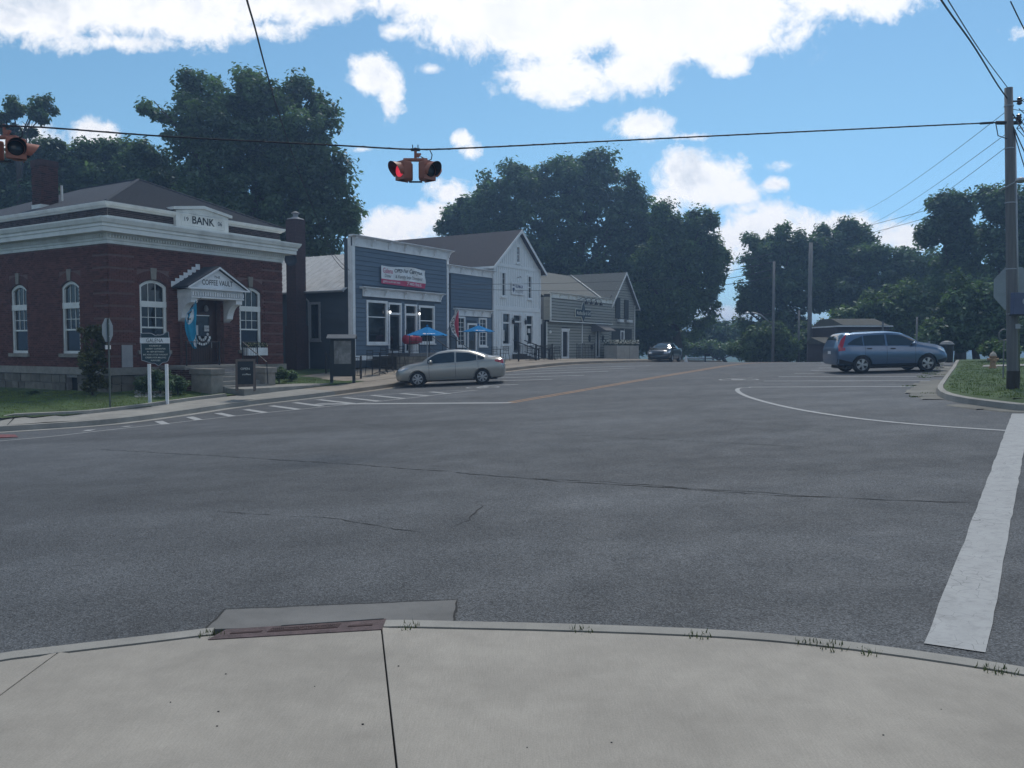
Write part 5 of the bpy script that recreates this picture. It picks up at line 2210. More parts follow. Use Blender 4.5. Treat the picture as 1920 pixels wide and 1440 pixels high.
# ------------------------------------------------------------------ cars
def spline(tab, n):
    T = np.array(tab, float)
    m = len(T)
    d = np.zeros(m)
    for i in range(1, m):
        d[i] = d[i - 1] + math.hypot(T[i, 0] - T[i - 1, 0], (T[i, 3] - T[i - 1, 3]))
    t = np.linspace(0, d[-1], n)
    out = np.zeros((n, T.shape[1]))
    # monotone cubic keeps the outline free of bumps
    for c in range(T.shape[1]):
        y = T[:, c]
        h = np.diff(d)
        s = np.diff(y) / h
        g_ = np.zeros(m)
        g_[0], g_[-1] = s[0], s[-1]
        for i in range(1, m - 1):
            g_[i] = 0 if s[i - 1] * s[i] <= 0 else 2 * s[i - 1] * s[i] / (s[i - 1] + s[i])
        i = np.clip(np.searchsorted(d, t, 'right') - 1, 0, m - 2)
        u = (t - d[i]) / h[i]
        out[:, c] = (2 * u**3 - 3 * u**2 + 1) * y[i] + (u**3 - 2 * u**2 + u) * h[i] * g_[i] + (-2 * u**3 + 3 * u**2) * y[i + 1] + (u**3 - u**2) * h[i] * g_[i + 1]
    return out


def car_paint(name, col, metal=.35, flake=.0):
    m = pm(name, col, .30, .03, 2, coat=1.0, metal=metal, spec=.5)
    return m


TYRE = pm('tyre_rubber', (.018, .018, .019), .85, .15, 8)
RIMM = pm('alloy_wheel', (.42, .43, .44), .35, .05, 4, metal=.75)
CGLASS = pm('car_glass', (.012, .018, .022), .03, .2, 1.5, spec=.8, coat=.5)
TRIM = pm('black_plastic_trim', (.02, .02, .022), .6, .1, 5)
TAIL = pm('tail_lamp_red', (.42, .015, .03), .15, .05, 4, coat=1)
HEAD = pm('head_lamp_clear', (.45, .47, .5), .08, .1, 12, coat=1, metal=.4)
CHROME = pm('chrome', (.6, .61, .62), .12, .03, 4, metal=1)


def make_car(name, label, cat, rows, L, wb, rear, Wd, paint, wheel_r, spokes, loc, rz, glass, lights, rails=False, clad=False, mirror_x=3.0):
    root = thing(name, label, cat, loc, rz)
    S = spline(rows, 64)
    secs = []
    for (x, zb, zbelt, zt, w, wbt, wr) in S:
        h = zbelt - zb
        half = [(.0, zb), (w * .72, zb), (w * .93, zb + .05), (w * .985, zb + .30 * h), (w, zb + .55 * h), (w * .985, zb + .80 * h), (w * .965, zb + .90 * h), (wbt + .01, zbelt)]
        dz = zt - zbelt
        half += [(wbt + (wr - wbt) * .35 + .006, zbelt + dz * .33), (wbt + (wr - wbt) * .7 + .01, zbelt + dz * .66), (wr + .005, zt - .055 * min(1, dz / .2) - .012), (wr * .86, zt - .018), (wr * .5, zt - .004), (0, zt)]
        ring = [(x, y, z) for y, z in half] + [(x, -y, z) for y, z in half[-2:0:-1]]
        secs.append(ring)
    n = len(secs[0])
    mb = MB()
    vs = [p for r_ in secs for p in r_]
    fs = [(i * n + k, i * n + (k + 1) % n, (i + 1) * n + (k + 1) % n, (i + 1) * n + k) for i in range(len(secs) - 1) for k in range(n)]
    fs += [tuple(range(n - 1, -1, -1)), tuple(range((len(secs) - 1) * n, len(secs) * n))]
    mb.add(vs, fs)
    body0 = mb.mesh('car_shell', paint, False)
    tmp = bpy.data.objects.new('tmp_body', body0)
    COL.objects.link(tmp)
    cut = MB()
    xr, xf = rear, rear + wb
    for x in (xr, xf):
        for s in (-1, 1):
            prof = [(wheel_r * 1.16, s * (Wd / 2 - .24)), (wheel_r * 1.16, s * (Wd / 2 + .3))]
            cut.lathe(prof, (x, wheel_r), 32, 'y')
    cme = cut.mesh('cutter', TRIM)
    co = bpy.data.objects.new('tmp_cut', cme)
    COL.objects.link(co)
    md = tmp.modifiers.new('b', 'BOOLEAN')
    md.operation = 'DIFFERENCE'
    md.solver = 'EXACT'
    md.object = co
    dg = bpy.context.evaluated_depsgraph_get()
    me = bpy.data.meshes.new_from_object(tmp.evaluated_get(dg))
    bm = bmesh.new()
    bm.from_mesh(me)
    bvh = BVHTree.FromBMesh(bm)
    bm.free()
    bpy.data.objects.remove(tmp)
    bpy.data.objects.remove(co)
    me.name = 'body'
    # smooth shading with sharp wheel-arch edges
    me.polygons.foreach_set('use_smooth', [True] * len(me.polygons))
    try:
        me.set_sharp_from_angle(angle=R(32))
    except Exception:
        pass
    me.materials.clear()
    me.materials.append(paint)
    body = link('body', me, root)
    bm = bmesh.new()
    bm.from_mesh(body0)
    bfull = BVHTree.FromBMesh(bm)
    bm.free()

    def side_hit(x, z, s, off):
        h = bfull.ray_cast(Vector((x, s * 3, z)), Vector((0, -s, 0)))
        if h[0] is None: return None
        nn = h[1] if h[1].y * s > 0 else -h[1]
        p = h[0] + nn * off
        return (p.x, p.y, p.z)

    def patch_side(lo, hi, x0, x1, s, off=.006, nx=18, nz=5):
        P = []
        for i in range(nx + 1):
            x = x0 + (x1 - x0) * i / nx
            a_, b_ = lo(x), hi(x)
            row = []
            for j in range(nz + 1):
                p = side_hit(x, a_ + (b_ - a_) * j / nz, s, off)
                if p is None: break
                row.append(p)
            if len(row) == nz + 1: P.append(row)
        return MB().grid(P) if len(P) > 1 else None

    def end_hit(y, z, d, off):
        h = bfull.ray_cast(Vector((L / 2 + d * (L), y, z)), Vector((-d, 0, 0)))
        if h[0] is None: return None
        nn = h[1] if h[1].x * d > 0 else -h[1]
        p = h[0] + nn * off
        return (p.x, p.y, p.z)

    def patch_end(y0, y1, lo, hi, d, off=.006, ny=14, nz=6):
        P = []
        for i in range(ny + 1):
            y = y0 + (y1 - y0) * i / ny
            row = [end_hit(y, lo(y) + (hi(y) - lo(y)) * j / nz, d, off) for j in range(nz + 1)]
            if all(row): P.append(row)
        return MB().grid(P) if len(P) > 1 else None

    lin = lambda x, xs, ys: float(np.interp(x, xs, ys))
    belt = lambda x: float(np.interp(x, S[:, 0], S[:, 2]))
    top = lambda x: float(np.interp(x, S[:, 0], S[:, 3]))
    for s in (-1, 1):
        for (x0, x1, nm) in glass['side']:
            lo = lambda x: belt(x) + .015 + glass.get('lift', 0) * max(0, (glass['r0'] - x))
            hi = lambda x: max(lo(x) + .002, min(top(x) - glass.get('tm', .10), lin(x, *glass['hi'])))
            q = patch_side(lo, hi, x0, x1, s)
            if q: q.build('side_window', CGLASS, root, True)
        # pillar / surround trim in black
        # door seams
        for x in glass['doors']:
            q = patch_side(lambda x_: .30, lambda x_: belt(x_) - .01, x - .006, x + .006, s, .003, 1, 8)
            if q: q.build('door_seam', TRIM, root)
        for x in glass['handles']:
            q = patch_side(lambda x_: belt(x_) - .13, lambda x_: belt(x_) - .085, x, x + .2, s, .02, 5, 2)
            if q: q.build('door_handle', glass.get('hm', paint), root, True)
        q = patch_side(lambda x_: .27, lambda x_: .36, xr + wheel_r * 1.2, xf - wheel_r * 1.2, s, .008, 20, 3)
        if q: q.build('sill_trim', TRIM if clad else paint, root, True)
        # mirror
        mp_ = side_hit(mirror_x, belt(mirror_x) + .05, s, 0)
        if mp_:
            m_ = MB()
            yy = mp_[1]
            c = Vector((mirror_x, yy + s * .13, belt(mirror_x) + .09))
            rings = []
            for k in range(5):
                t = k / 4
                rr = (.02, .075, .09, .08, .03)[k]
                rings.append([(c.x - .08 + .16 * t, c.y + rr * 1.15 * math.cos(a_), c.z + rr * .85 * math.sin(a_)) for a_ in np.linspace(0, 2 * math.pi, 13)[:-1]])
            vv = [p for r_ in rings for p in r_]
            ff = [(i * 12 + k, i * 12 + (k + 1) % 12, (i + 1) * 12 + (k + 1) % 12, (i + 1) * 12 + k) for i in range(4) for k in range(12)]
            ff += [tuple(range(12)), tuple(range(59, 47, -1))]
            m_.add(vv, ff)
            m_.tube([(c.x, yy - s * .03, c.z - .06), (c.x, c.y, c.z - .04)], .02, 5)
            m_.build('mirror', paint, root, True)
    for (nm, y0, y1, z0, z1, d, mat_) in lights['end']:
        for s in ((-1, 1) if y0 > 0 else (1,)):
            q = patch_end(s * y0, s * y1, (lambda y: z0), (lambda y: z1), d, .008)
            if q: q.build(nm, mat_, root, True)
    for (nm, x0, x1, zs0, zs1, mat_) in lights['side']:
        for s in (-1, 1):
            q = patch_side(lambda x: lin(x, *zs0), lambda x: lin(x, *zs1), x0, x1, s, .009, 10, 4)
            if q: q.build(nm, mat_, root, True)
    # windscreens: from above
    for (x0, x1, y0f, nm, oo) in glass['screens']:
        P = []
        for i in range(9):
            x = x0 + (x1 - x0) * i / 8
            w = float(np.interp(x, S[:, 0], S[:, 6])) * y0f
            row = []
            for j in range(13):
                y = -w + 2 * w * j / 12
                h = bfull.ray_cast(Vector((x, y, 4)), Vector((0, 0, -1)))
                nn = h[1] if h[1].z > 0 else -h[1]
                row.append(tuple(h[0] + nn * oo))
            P.append(row)
        MB().grid(P).build(nm, CGLASS, root, True)
    # wheels
    for x in (xr, xf):
        for s in (-1, 1):
            hub = Vector((x, s * (Wd / 2 - .125), wheel_r))
            t = MB()
            r_, w_ = wheel_r, .105
            prof = [(r_ * .66, -w_), (r_ * .93, -w_), (r_, -w_ * .72), (r_, w_ * .72), (r_ * .93, w_), (r_ * .66, w_)]
            t.lathe(prof, (0, 0), 32, 'y', cap=False)
            t.lathe([(r_ * .66, -w_), (r_ * .66, w_)], (0, 0), 32, 'y', cap=False)
            wheel = t.build('wheel', TYRE, root, True, loc=tuple(hub))
            rim = MB()
            rr = r_ * .665
            o_ = s * w_
            rim.lathe([(rr, o_ * .98), (rr * .95, o_ * 1.0), (rr * .90, o_ * .75), (rr * .90, o_ * .2)], (0, 0), 32, 'y', cap=False)
            rim.lathe([(rr * .20, o_ * .5), (rr * .2, o_ * .86), (rr * .12, o_ * .92), (.001, o_ * .92)], (0, 0), 16, 'y', cap=False)
            for k in range(spokes[0]):
                a0 = 2 * math.pi * k / spokes[0]
                for da in spokes[1]:
                    a_ = a0 + da
                    ca, sa = math.cos(a_), math.sin(a_)
                    wd = spokes[2]
                    pts = []
                    for rad, ww, yy in ((rr * .14, wd * .8, .86), (rr * .55, wd, .84), (rr * .93, wd * 1.25, .80)):
                        for e in (-1, 1):
                            pts.append((rad * ca - e * ww * sa, o_ * yy, rad * sa + e * ww * ca))
                    for rad, ww, yy in ((rr * .14, wd * .8, .6), (rr * .55, wd, .6), (rr * .93, wd * 1.25, .6)):
                        for e in (-1, 1):
                            pts.append((rad * ca - e * ww * sa, o_ * yy, rad * sa + e * ww * ca))
                    rim.add(pts, [(0, 1, 3, 2), (2, 3, 5, 4), (0, 2, 8, 6), (2, 4, 10, 8), (1, 7, 9, 3), (3, 9, 11, 5)])
            rim.build('rim', RIMM, wheel)
            MB().lathe([(rr * .9, 0), (.001, 0)], (0, 0), 24, 'y', cap=False).build('brake_disc', TRIM, wheel)
    if rails:
        for s in (-1, 1):
            pts = []
            for x in np.linspace(.55, 2.55, 9):
                pts.append((x, s * .63, top(x) + (.035 if .6 < x < 2.5 else -.01)))
            MB().tube(pts, .018, 6).build('roof_rail', TRIM, root, True)
    MB().box(.35, L - .35, -Wd / 2 + .2, Wd / 2 - .2, .18, .3).build('underbody', TRIM, root)
    return root, bfull


def set_on_road(root, L, w2, dz=0.0):
    """sit the car on the sloping road by its four wheels"""
    m = root.matrix_basis
    pts = [m @ Vector((L * .22, w2, 0)), m @ Vector((L * .8, w2, 0)), m @ Vector((L * .22, -w2, 0)), m @ Vector((L * .8, -w2, 0))]
    hs = [road_xy(p.x, p.y) for p in pts]
    pitch = math.atan2((hs[1] + hs[3] - hs[0] - hs[2]) / 2, L * .58)
    roll = math.atan2((hs[0] + hs[1] - hs[2] - hs[3]) / 2, 2 * w2)
    z = sum(hs) / 4
    rz = root.rotation_euler.z
    M = Matrix.Rotation(rz, 4, 'Z') @ Matrix.Rotation(-pitch, 4, 'Y') @ Matrix.Rotation(roll, 4, 'X')
    root.rotation_euler = M.to_euler()
    c = M @ Vector((L * .51, 0, 0))
    ctr = (pts[0] + pts[1] + pts[2] + pts[3]) / 4
    root.location = (ctr.x - c.x, ctr.y - c.y, z - c.z + dz)


SEDAN = [[0.00, .44, .78, .84, .60, .58, .50], [.05, .30, .92, 1.00, .78, .74, .60], [.16, .26, 1.0, 1.085, .85, .79, .66], [.34, .24, 1.01, 1.12, .875, .81, .66], [.62, .23, 1.0, 1.16, .89, .815, .62],
         [1.0, .22, .985, 1.30, .895, .82, .58], [1.5, .20, .965, 1.43, .895, .825, .57], [2.15, .20, .945, 1.477, .895, .825, .58], [2.75, .20, .93, 1.415, .895, .825, .59],
         [3.15, .20, .925, 1.25, .895, .825, .63], [3.55, .21, .92, 1.02, .89, .82, .70], [3.95, .22, .87, .955, .88, .79, .68], [4.3, .23, .76, .87, .84, .74, .62],
         [4.50, .25, .64, .75, .75, .66, .52], [4.58, .32, .54, .62, .62, .55, .42]]
sed_glass = dict(side=[(.86, 1.14, 'q'), (1.18, 2.02, 'r'), (2.10, 3.22, 'f')], r0=1.5, lift=.05, hi=([.7, 1.0, 1.5, 2.2, 2.8, 3.1, 3.5], [1.04, 1.16, 1.31, 1.375, 1.33, 1.20, .99]), tm=.085,
                 doors=[1.12, 2.06, 3.16], handles=[1.22, 2.2], screens=[(2.86, 3.48, .93, 'windscreen', .006), (.70, 1.42, .93, 'rear_window', .006)])
sed_lights = dict(end=[('head_lamp', .44, .70, .60, .73, 1, HEAD), ('grille', -.36, .36, .50, .62, 1, TRIM), ('number_plate', -.16, .16, .62, .72, -1, WHITE)],
                  side=[('tail_lamp', .03, .42, ([0, .42], [.80, .93]), ([0, .42], [.99, 1.0]), TAIL), ('head_lamp', 4.02, 4.44, ([4.02, 4.44], [.76, .62]), ([4.02, 4.44], [.83, .73]), HEAD),
                        ('reverse_lamp', .03, .20, ([0, .2], [.70, .80]), ([0, .2], [.79, .845]), HEAD)])
# silver-beige sedan nosed in at the near kerb: front to the left
fw_ = at(783.5, 727, 34.2)
car1, _ = make_car('parked_sedan', 'silver beige four door sedan parked nose in at the pavement below the blue diner', 'car', SEDAN, 4.58, 2.685, .965, 1.79,
                   car_paint('beige_car_paint', (.38, .355, .31), .45), .322, (7, (-.10, .10), .020), (fw_.x + .965 + 2.685 - .0, 34.3 + .9, 0), R(180), sed_glass, sed_lights, mirror_x=3.08)
car1.location = (fw_.x + 3.65, 34.2 + .9, 0)
set_on_road(car1, 4.58, .78)
# dark sedan further up, facing the camera
cx_, cy_ = W(58.2, 23.6)
ax_ = (-CA, -SA)
car3, _ = make_car('parked_sedan', 'black sedan with bright windscreen glare parked by the planters', 'car', SEDAN, 4.58, 2.685, .965, 1.79,
                   car_paint('black_car_paint', (.012, .014, .02), .3), .322, (5, (0,), .035), (0, 0, 0), 0, sed_glass, sed_lights, mirror_x=3.08)
hd = math.atan2(-SA, -CA) + R(8)
pc = at(1243, 679, 62)
car3.rotation_euler = (0, 0, hd)
car3.location = (pc.x - math.cos(hd) * 2.9, pc.y - math.sin(hd) * 2.9, 0)
set_on_road(car3, 4.58, .78, .02)
# blue crossover facing right
SUV = [[0.0, .52, .90, .98, .72, .70, .62], [.05, .36, 1.0, 1.14, .84, .80, .68], [.16, .32, 1.06, 1.40, .88, .83, .66], [.34, .30, 1.09, 1.585, .895, .84, .64], [.56, .29, 1.10, 1.635, .905, .845, .64],
       [1.2, .27, 1.09, 1.655, .91, .85, .64], [2.0, .26, 1.07, 1.665, .91, .85, .64], [2.55, .26, 1.06, 1.61, .91, .85, .65], [3.0, .26, 1.05, 1.44, .91, .85, .67], [3.38, .27, 1.05, 1.215, .905, .845, .74],
       [3.75, .28, 1.02, 1.155, .895, .82, .72], [4.1, .30, .93, 1.085, .87, .78, .66], [4.36, .32, .78, .98, .80, .70, .56], [4.48, .38, .64, .82, .66, .58, .44], [4.52, .46, .56, .66, .5, .44, .34]]
suv_glass = dict(side=[(.42, 1.02, 'q'), (1.07, 1.92, 'r'), (2.0, 3.16, 'f')], r0=1.0, lift=.05, hi=([.3, .45, .7, 1.1, 2.0, 2.6, 3.0, 3.35], [1.14, 1.22, 1.37, 1.50, 1.53, 1.48, 1.33, 1.14]), tm=.10,
                 doors=[1.10, 1.96, 3.10], handles=[1.16, 2.1], hm=TRIM, screens=[(2.72, 3.32, .93, 'windscreen', .006), (.13, .33, .92, 'rear_window', .008)])
suv_lights = dict(end=[('head_lamp', .42, .66, .72, .84, 1, HEAD), ('grille', -.34, .34, .62, .76, 1, TRIM), ('number_plate', -.16, .16, .78, .9, -1, WHITE)],
                  side=[('tail_lamp', .06, .40, ([.06, .2, .40], [.98, 1.02, 1.50]), ([.06, .2, .40], [1.10, 1.36, 1.56]), TAIL), ('tail_lamp', .05, .30, ([.05, .3], [.90, .93]), ([.05, .3], [1.02, 1.05]), TAIL),
                        ('head_lamp', 4.0, 4.34, ([4.0, 4.34], [.86, .76]), ([4.0, 4.34], [.95, .88]), HEAD),
                        ('bumper_cladding', .03, .62, ([.03, .62], [.42, .30]), ([.03, .62], [.60, .44]), TRIM), ('bumper_cladding', 4.0, 4.42, ([4.0, 4.42], [.32, .42]), ([4.0, 4.42], [.46, .56]), TRIM)])
fr_ = at(1740, 698, 33.0)
car2, _ = make_car('parked_crossover', 'light blue crossover car parked facing the grassy corner on the far side', 'car', SUV, 4.52, 2.62, .97, 1.82,
                   car_paint('blue_car_paint', (.085, .145, .235), .5), .345, (5, (-.13, .13), .028), (0, 0, 0), 0, suv_glass, suv_lights, rails=True, clad=True, mirror_x=3.0)
car2.location = (fr_.x - 3.59, 33.0 + .9, 0)
set_on_road(car2, 4.52, .8)
for x_ in (1.0, 2.72):
    pass
# ------------------------------------------------------------------ overhead wires, poles, signal heads
def sag(p, q, s, n=24):
    p, q = Vector(p), Vector(q)
    return [p.lerp(q, t) - Vector((0, 0, s * 4 * t * (1 - t))) for t in np.linspace(0, 1, n)]


pole_t = at(1891, 165, 19.5)
pole_b = at(1899, 731, 19.3)
pz0 = rl_z(*AB(pole_b.x, pole_b.y))
up_ = thing('utility_pole', 'weathered wooden utility pole on the grass corner carrying the signal wire', 'utility pole', (pole_b.x, pole_b.y, pz0))
off = Vector((pole_t.x - pole_b.x, pole_t.y - pole_b.y, pole_t.z - pz0))
MB().tube([Vector((0, 0, -.2)), off * .05, off * .3, off * .6, off], [.128, .122, .112, .10, .088], 14).build('pole_shaft', OLDWOOD, up_, True)
MB().tube([(.0, 0, -.0), (.0, 0, .42)], .137, 14).build('dark_base_wrap', pm('tarred_base', (.045, .04, .035), .9, .2, 6), up_)
MB().tube([off * .02 + Vector((.13, -.02, 0)), off * .5 + Vector((.125, -.02, 0)), off * .86 + Vector((.11, -.02, 0))], .032, 8).build('conduit', GALV, up_, True)
for f_ in (.94, .80, .62, .4, .25):
    MB().tube([off * f_ - Vector((0, 0, .012)), off * f_ + Vector((0, 0, .012))], .115 if f_ < .7 else .104, 12).build('metal_band', GALV, up_)
wz = at(1885, 229, 19.5).z - pz0
MB().tube([off * .885 + Vector((-.30, 0, 0)), off * .885 + Vector((.28, 0, 0))], .045, 8).build('span_clamp', BLACK, up_)
MB().tube([off * .885 + Vector((-.30, 0, -.05)), off * .885 + Vector((-.26, -.02, -.3)), off * .85 + Vector((-.1, -.1, -.15))], .012, 5).build('drip_loop', CABLE, up_)
for k, (f_, dx_) in enumerate(((.955, .22), (.90, .20))):
    c = off * f_ + Vector((dx_, -.05, 0))
    MB().tube([off * f_, c], .02, 6).build('bracket_arm', BLACK, up_)
    MB().lathe([(.02, c.z - .09), (.065, c.z - .06), (.045, c.z - .03), (.065, c.z), (.045, c.z + .03), (.06, c.z + .06), (.02, c.z + .09)], (c.x, c.y), 10).build('insulator', pm('brown_insulator', (.06, .04, .035), .3), up_)
for k in range(3):
    c = off * (.96 - .03 * k) + Vector((.2, -.05, 0))
    MB().tube([c, c + Vector((.18, -.05, -.1 - .1 * k)), c + Vector((.12, -.03, -.45)), off * .88 + Vector((.16, -.03, -.1))], .010, 5).build('jumper_cable', CABLE, up_)
# boxes and plates on the pole
BOXB = pm('blue_grey_box', (.08, .10, .17), .5, .1, 4)
bx = at(1906, 570, 19.2)
mb_ = thing('meter_box', 'blue grey cabinet with a round white symbol strapped to the utility pole', 'cabinet', (bx.x - .22, bx.y - .12, bx.z - .25))
MB().box(0, .62, -.14, .0, 0, .50).build('cabinet', BOXB, mb_, bevel=.01)
MB().box(-.01, .63, -.15, .01, -.03, .005).build('bottom_lip', TRIM, mb_)
q = [(.27 + .075 * math.cos(t), .30 + .075 * math.sin(t)) for t in np.linspace(0, 2 * math.pi, 21)[:-1]]
MB().prism(q, -.147, -.141).build('round_symbol', pm('dull_white', (.35, .37, .4), .6), mb_)
MB().box(.235, .31, -.15, -.1475, .31, .34).build('symbol_bar', BOXB, mb_)
MB().box(.225, .315, -.15, -.1475, .255, .285).build('symbol_bar', BOXB, mb_)
mq = thing('pole_plate', 'small pale square plate nailed to the utility pole under the cabinet', 'plate', tuple(at(1904, 612, 19.15)))
MB().box(0, .105, -.02, 0, -.05, .055).build('plate', pm('dull_white', (.35, .37, .4)), mq)
MB().box(.106, .16, -.015, -.005, .012, .03).build('tab', GALV, mq)
# stop sign seen from the back, behind the pole
ss = at(1905, 541, 21.5)
sz = rl_z(*AB(ss.x, ss.y))


def stop_back(name, label, x, y, z0, zc, rz, r=.41, post=True, pw=.03):
    t = thing(name, label, 'road sign', (x, y, z0), rz)
    q = [(r * math.cos(R(22.5 + 45 * k)), zc + r * math.sin(R(22.5 + 45 * k))) for k in range(8)]
    MB().prism(q, -.004, .004).build('octagon_plate', SIGNBACK, t)
    MB().box(-pw, pw, -.045, -.012, -.2, zc + r * .9).build('post', pm('sign_post_green', (.09, .11, .10), .6, .15, 6, metal=.3), t)
    for dz_ in (-.2, .2): MB().box(-.02, .02, -.05, -.046, zc + dz_ - .02, zc + dz_ + .02).build('bolt', GALV, t)
    return t


stop_back('stop_sign', 'large grey back of an octagonal stop sign behind the wooden utility pole', ss.x - .06, ss.y, sz, ss.z - sz, R(6), .60)
s2 = on_road(205, 768, 0.0, lambda a, b: lawn_z(float(a), float(b)) if b > 22.5 else road_z(a, b))
t2 = at(198, 619, s2[1])
z2 = t2.z - 62 / FPX * 0
sz2 = lawn_z(*AB(*s2))
st2 = stop_back('stop_sign', 'narrow turned back of an octagonal stop sign on the lawn left of the town marker', s2[0], s2[1], sz2, t2.z - sz2, R(92), .40)
sc2 = st2
hs_ = [MB().box(-.16, -.05, -.02, .02, t2.z - sz2 - .60, t2.z - sz2 - .47).build('bracket_tab', PAPER, st2), MB().box(.05, .16, -.02, .02, t2.z - sz2 - .60, t2.z - sz2 - .47).build('bracket_tab', PAPER, st2)]

# span wire with two signal clusters
wl_pts = [at(-420, 215, 14.2), at(20, 236, 15.3), at(106, 240.5, 15.6), at(330, 257, 16.0), at(640, 273, 16.4), at(779, 280, 16.6), at(900, 276.5, 16.9), at(1130, 265, 17.6), at(1480, 248, 18.6), at(1860, 230, 19.4), at(1880, 229.3, 19.48)]
sw = thing('span_wire', 'black span wire sagging across the junction holding the signals', 'wire', (0, 0, 0))


def catmull(P, n=10):
    P = [Vector(p) for p in P]
    out = []
    for i in range(len(P) - 1):
        a_, b_, c_, d_ = P[max(i - 1, 0)], P[i], P[i + 1], P[min(i + 2, len(P) - 1)]
        for k in range(n):
            t = k / n
            out.append(.5 * ((2 * b_) + (c_ - a_) * t + (2 * a_ - 5 * b_ + 4 * c_ - d_) * t * t + (3 * b_ - a_ - 3 * c_ + d_) * t ** 3))
    out.append(P[-1])
    return out


MB().tube(catmull(wl_pts, 6), .016, 6).build('cable', CABLE, sw, True)
tw = []
for i, p in enumerate(resample([tuple(p) for p in catmull(wl_pts, 6)], .09)):
    tw.append(Vector(p) + Vector((0, .016 * math.cos(i * 1.3), .016 * math.sin(i * 1.3))))
MB().tube(tw, .0055, 3).build('lashing', CABLE, sw, True)
MB().tube([at(1838, 231.5, 19.35), at(1862, 230, 19.4)], .028, 6).build('splice', CABLE, sw)
YEL = pm('signal_orange', (.34, .125, .08), .5, .12, 4, dirt=((.16, .08, .05), 3, .5))
LENSR = pm('red_lens_lit', (1.0, .05, .09), .3, .05, 6, emit=.5)
LENSD = pm('dark_lens', (.02, .025, .03), .2, .1, 6)
VIN = pm('visor_inside', (.02, .024, .03), .7, .1, 5)


def signal_head(parent, ang, lens, cx=0.0, zc=-.42, r_out=.15):
    """one single-lamp head with a cut-away visor, turned to ang about a point cx to the side of the hanger"""
    rz, L_ = ang, (cx, 0, 0)
    h = MB()
    h.box(-.145, .145, -r_out, .03, zc - .175, zc + .175)
    o = h.build('head_housing', YEL, parent, rz=rz, loc=L_, bevel=.03)
    MB().box(-.155, .155, -r_out - .02, -r_out - .001, zc - .185, zc + .185).build('door_frame', YEL, o, bevel=.012)
    MB().lathe([(.135, -r_out - .021), (.11, -r_out - .035), (.06, -r_out - .048), (.001, -r_out - .052)], (0, zc), 20, 'y').build('lens', lens, o, True)
    P, Q = [], []
    for i in range(25):
        t = R(-128) + R(256) * i / 24
        s = max(0.0, math.cos(t / 1.42))
        ln = .07 + .16 * s
        x, z = math.sin(t), math.cos(t)
        P.append([(.148 * x, -r_out - .02, zc + .148 * z), (.155 * x, -r_out - .02 - ln, zc + .155 * z - .05 * ln)])
        Q.append([(.142 * x, -r_out - .02, zc + .142 * z), (.149 * x, -r_out - .018 - ln, zc + .149 * z - .05 * ln)])
    MB().grid(P).build('visor', YEL, o, True, fix=False)
    MB().grid(Q).build('visor_lining', VIN, o, True, fix=False)
    return o


def cluster(name, label, p, angs, lenses):
    t = thing(name, label, 'traffic light', tuple(p), 0, 'signal clusters on the span wire')
    MB().tube([(0, 0, .04), (0, 0, -.16)], .028, 8).build('hanger', YEL, t)
    cl = MB()
    cl.box(-.09, .09, -.03, .03, -.02, .025)
    cl.tube([(-.05, 0, -.0), (-.06, 0, .10)], .010, 5)
    cl.tube([(.05, 0, -.0), (.05, 0, .10)], .010, 5)
    cl.build('wire_clamp', CABLE, t)
    MB().prism([(.02, -.07), (.02, -.14), (.06, -.15), (.11, -.09), (.11, -.07)], -.03, .03).build('terminal_box', YEL, t)
    MB().box(-.24, .24, -.05, .05, -.225, -.17).build('top_yoke', YEL, t, bevel=.01)
    MB().box(-.13, .13, -.04, .04, -.64, -.62).build('bottom_yoke', CABLE, t)
    for a_, l_ in zip(angs, lenses): signal_head(t, a_, l_, math.copysign(.175, math.sin(a_)))
    MB().tube([(.28, 0, .01), (.33, 0, -.1), (.31, 0, -.19), (.25, 0, -.21), (.1, 0, -.13)], .011, 6).build('feed_cable', CABLE, t, True)
    return t


cp_ = at(779, 281, 16.6)
cluster('signal_cluster', 'orange signal cluster with a lit red lens hanging over the middle of the junction', cp_, [R(-46), R(48), R(140), R(-135)], [LENSR, LENSD, LENSD, LENSD])
cp2 = at(8, 237, 15.25)
cluster('signal_cluster', 'orange signal cluster with a dark visor hanging in front of the left trees', cp2, [R(-50), R(38), R(130), R(-130)], [LENSD, LENSD, LENSD, LENSD])

# other wires
def wire(name, label, pts, r=.012, n=10, grp=None):
    o = MB().tube(catmull(pts, n), r, 5).build(name, CABLE)
    return tag(o, label, 'wire', grp)


wire('service_wire', 'dark twisted service wire dropping from the upper left to the diner corner', [at(440, -90, 9.0), at(463, 0, 10.0), at(478, 52, 11.5), at(500, 135, 14.5), at(530, 235, 20), at(575, 360, 28), at(622, 470, 37), at(655, 507, 41)], .013)
pt = at(1889, 185, 19.5)
wire('guy_wire', 'thick dark wire rising left from just under the utility pole top', [at(1700, -110, 11), at(1765, 0, 13), at(1825, 85, 15.6), at(1868, 155, 18.4), pt], .015, grp='wires rising from the pole top')
wire('guy_wire', 'thin wavy wire rising left from the very top of the utility pole', [at(1712, -110, 11), at(1780, 4, 13.2), at(1838, 95, 16), at(1889, 164, 19.4)], .009, grp='wires rising from the pole top')
for k, (v0, v1, u1) in enumerate(((208, 400, 1610), (250, 425, 1620), (275, 440, 1640))):
    wire('power_line', ('upper', 'middle', 'lower')[k] + ' of the three thin faint lines slanting left from the utility pole', sag(at(1888, v0, 19.5), at(u1, v1, 62), .25, 8), .007, 3, 'faint power lines over the right trees')
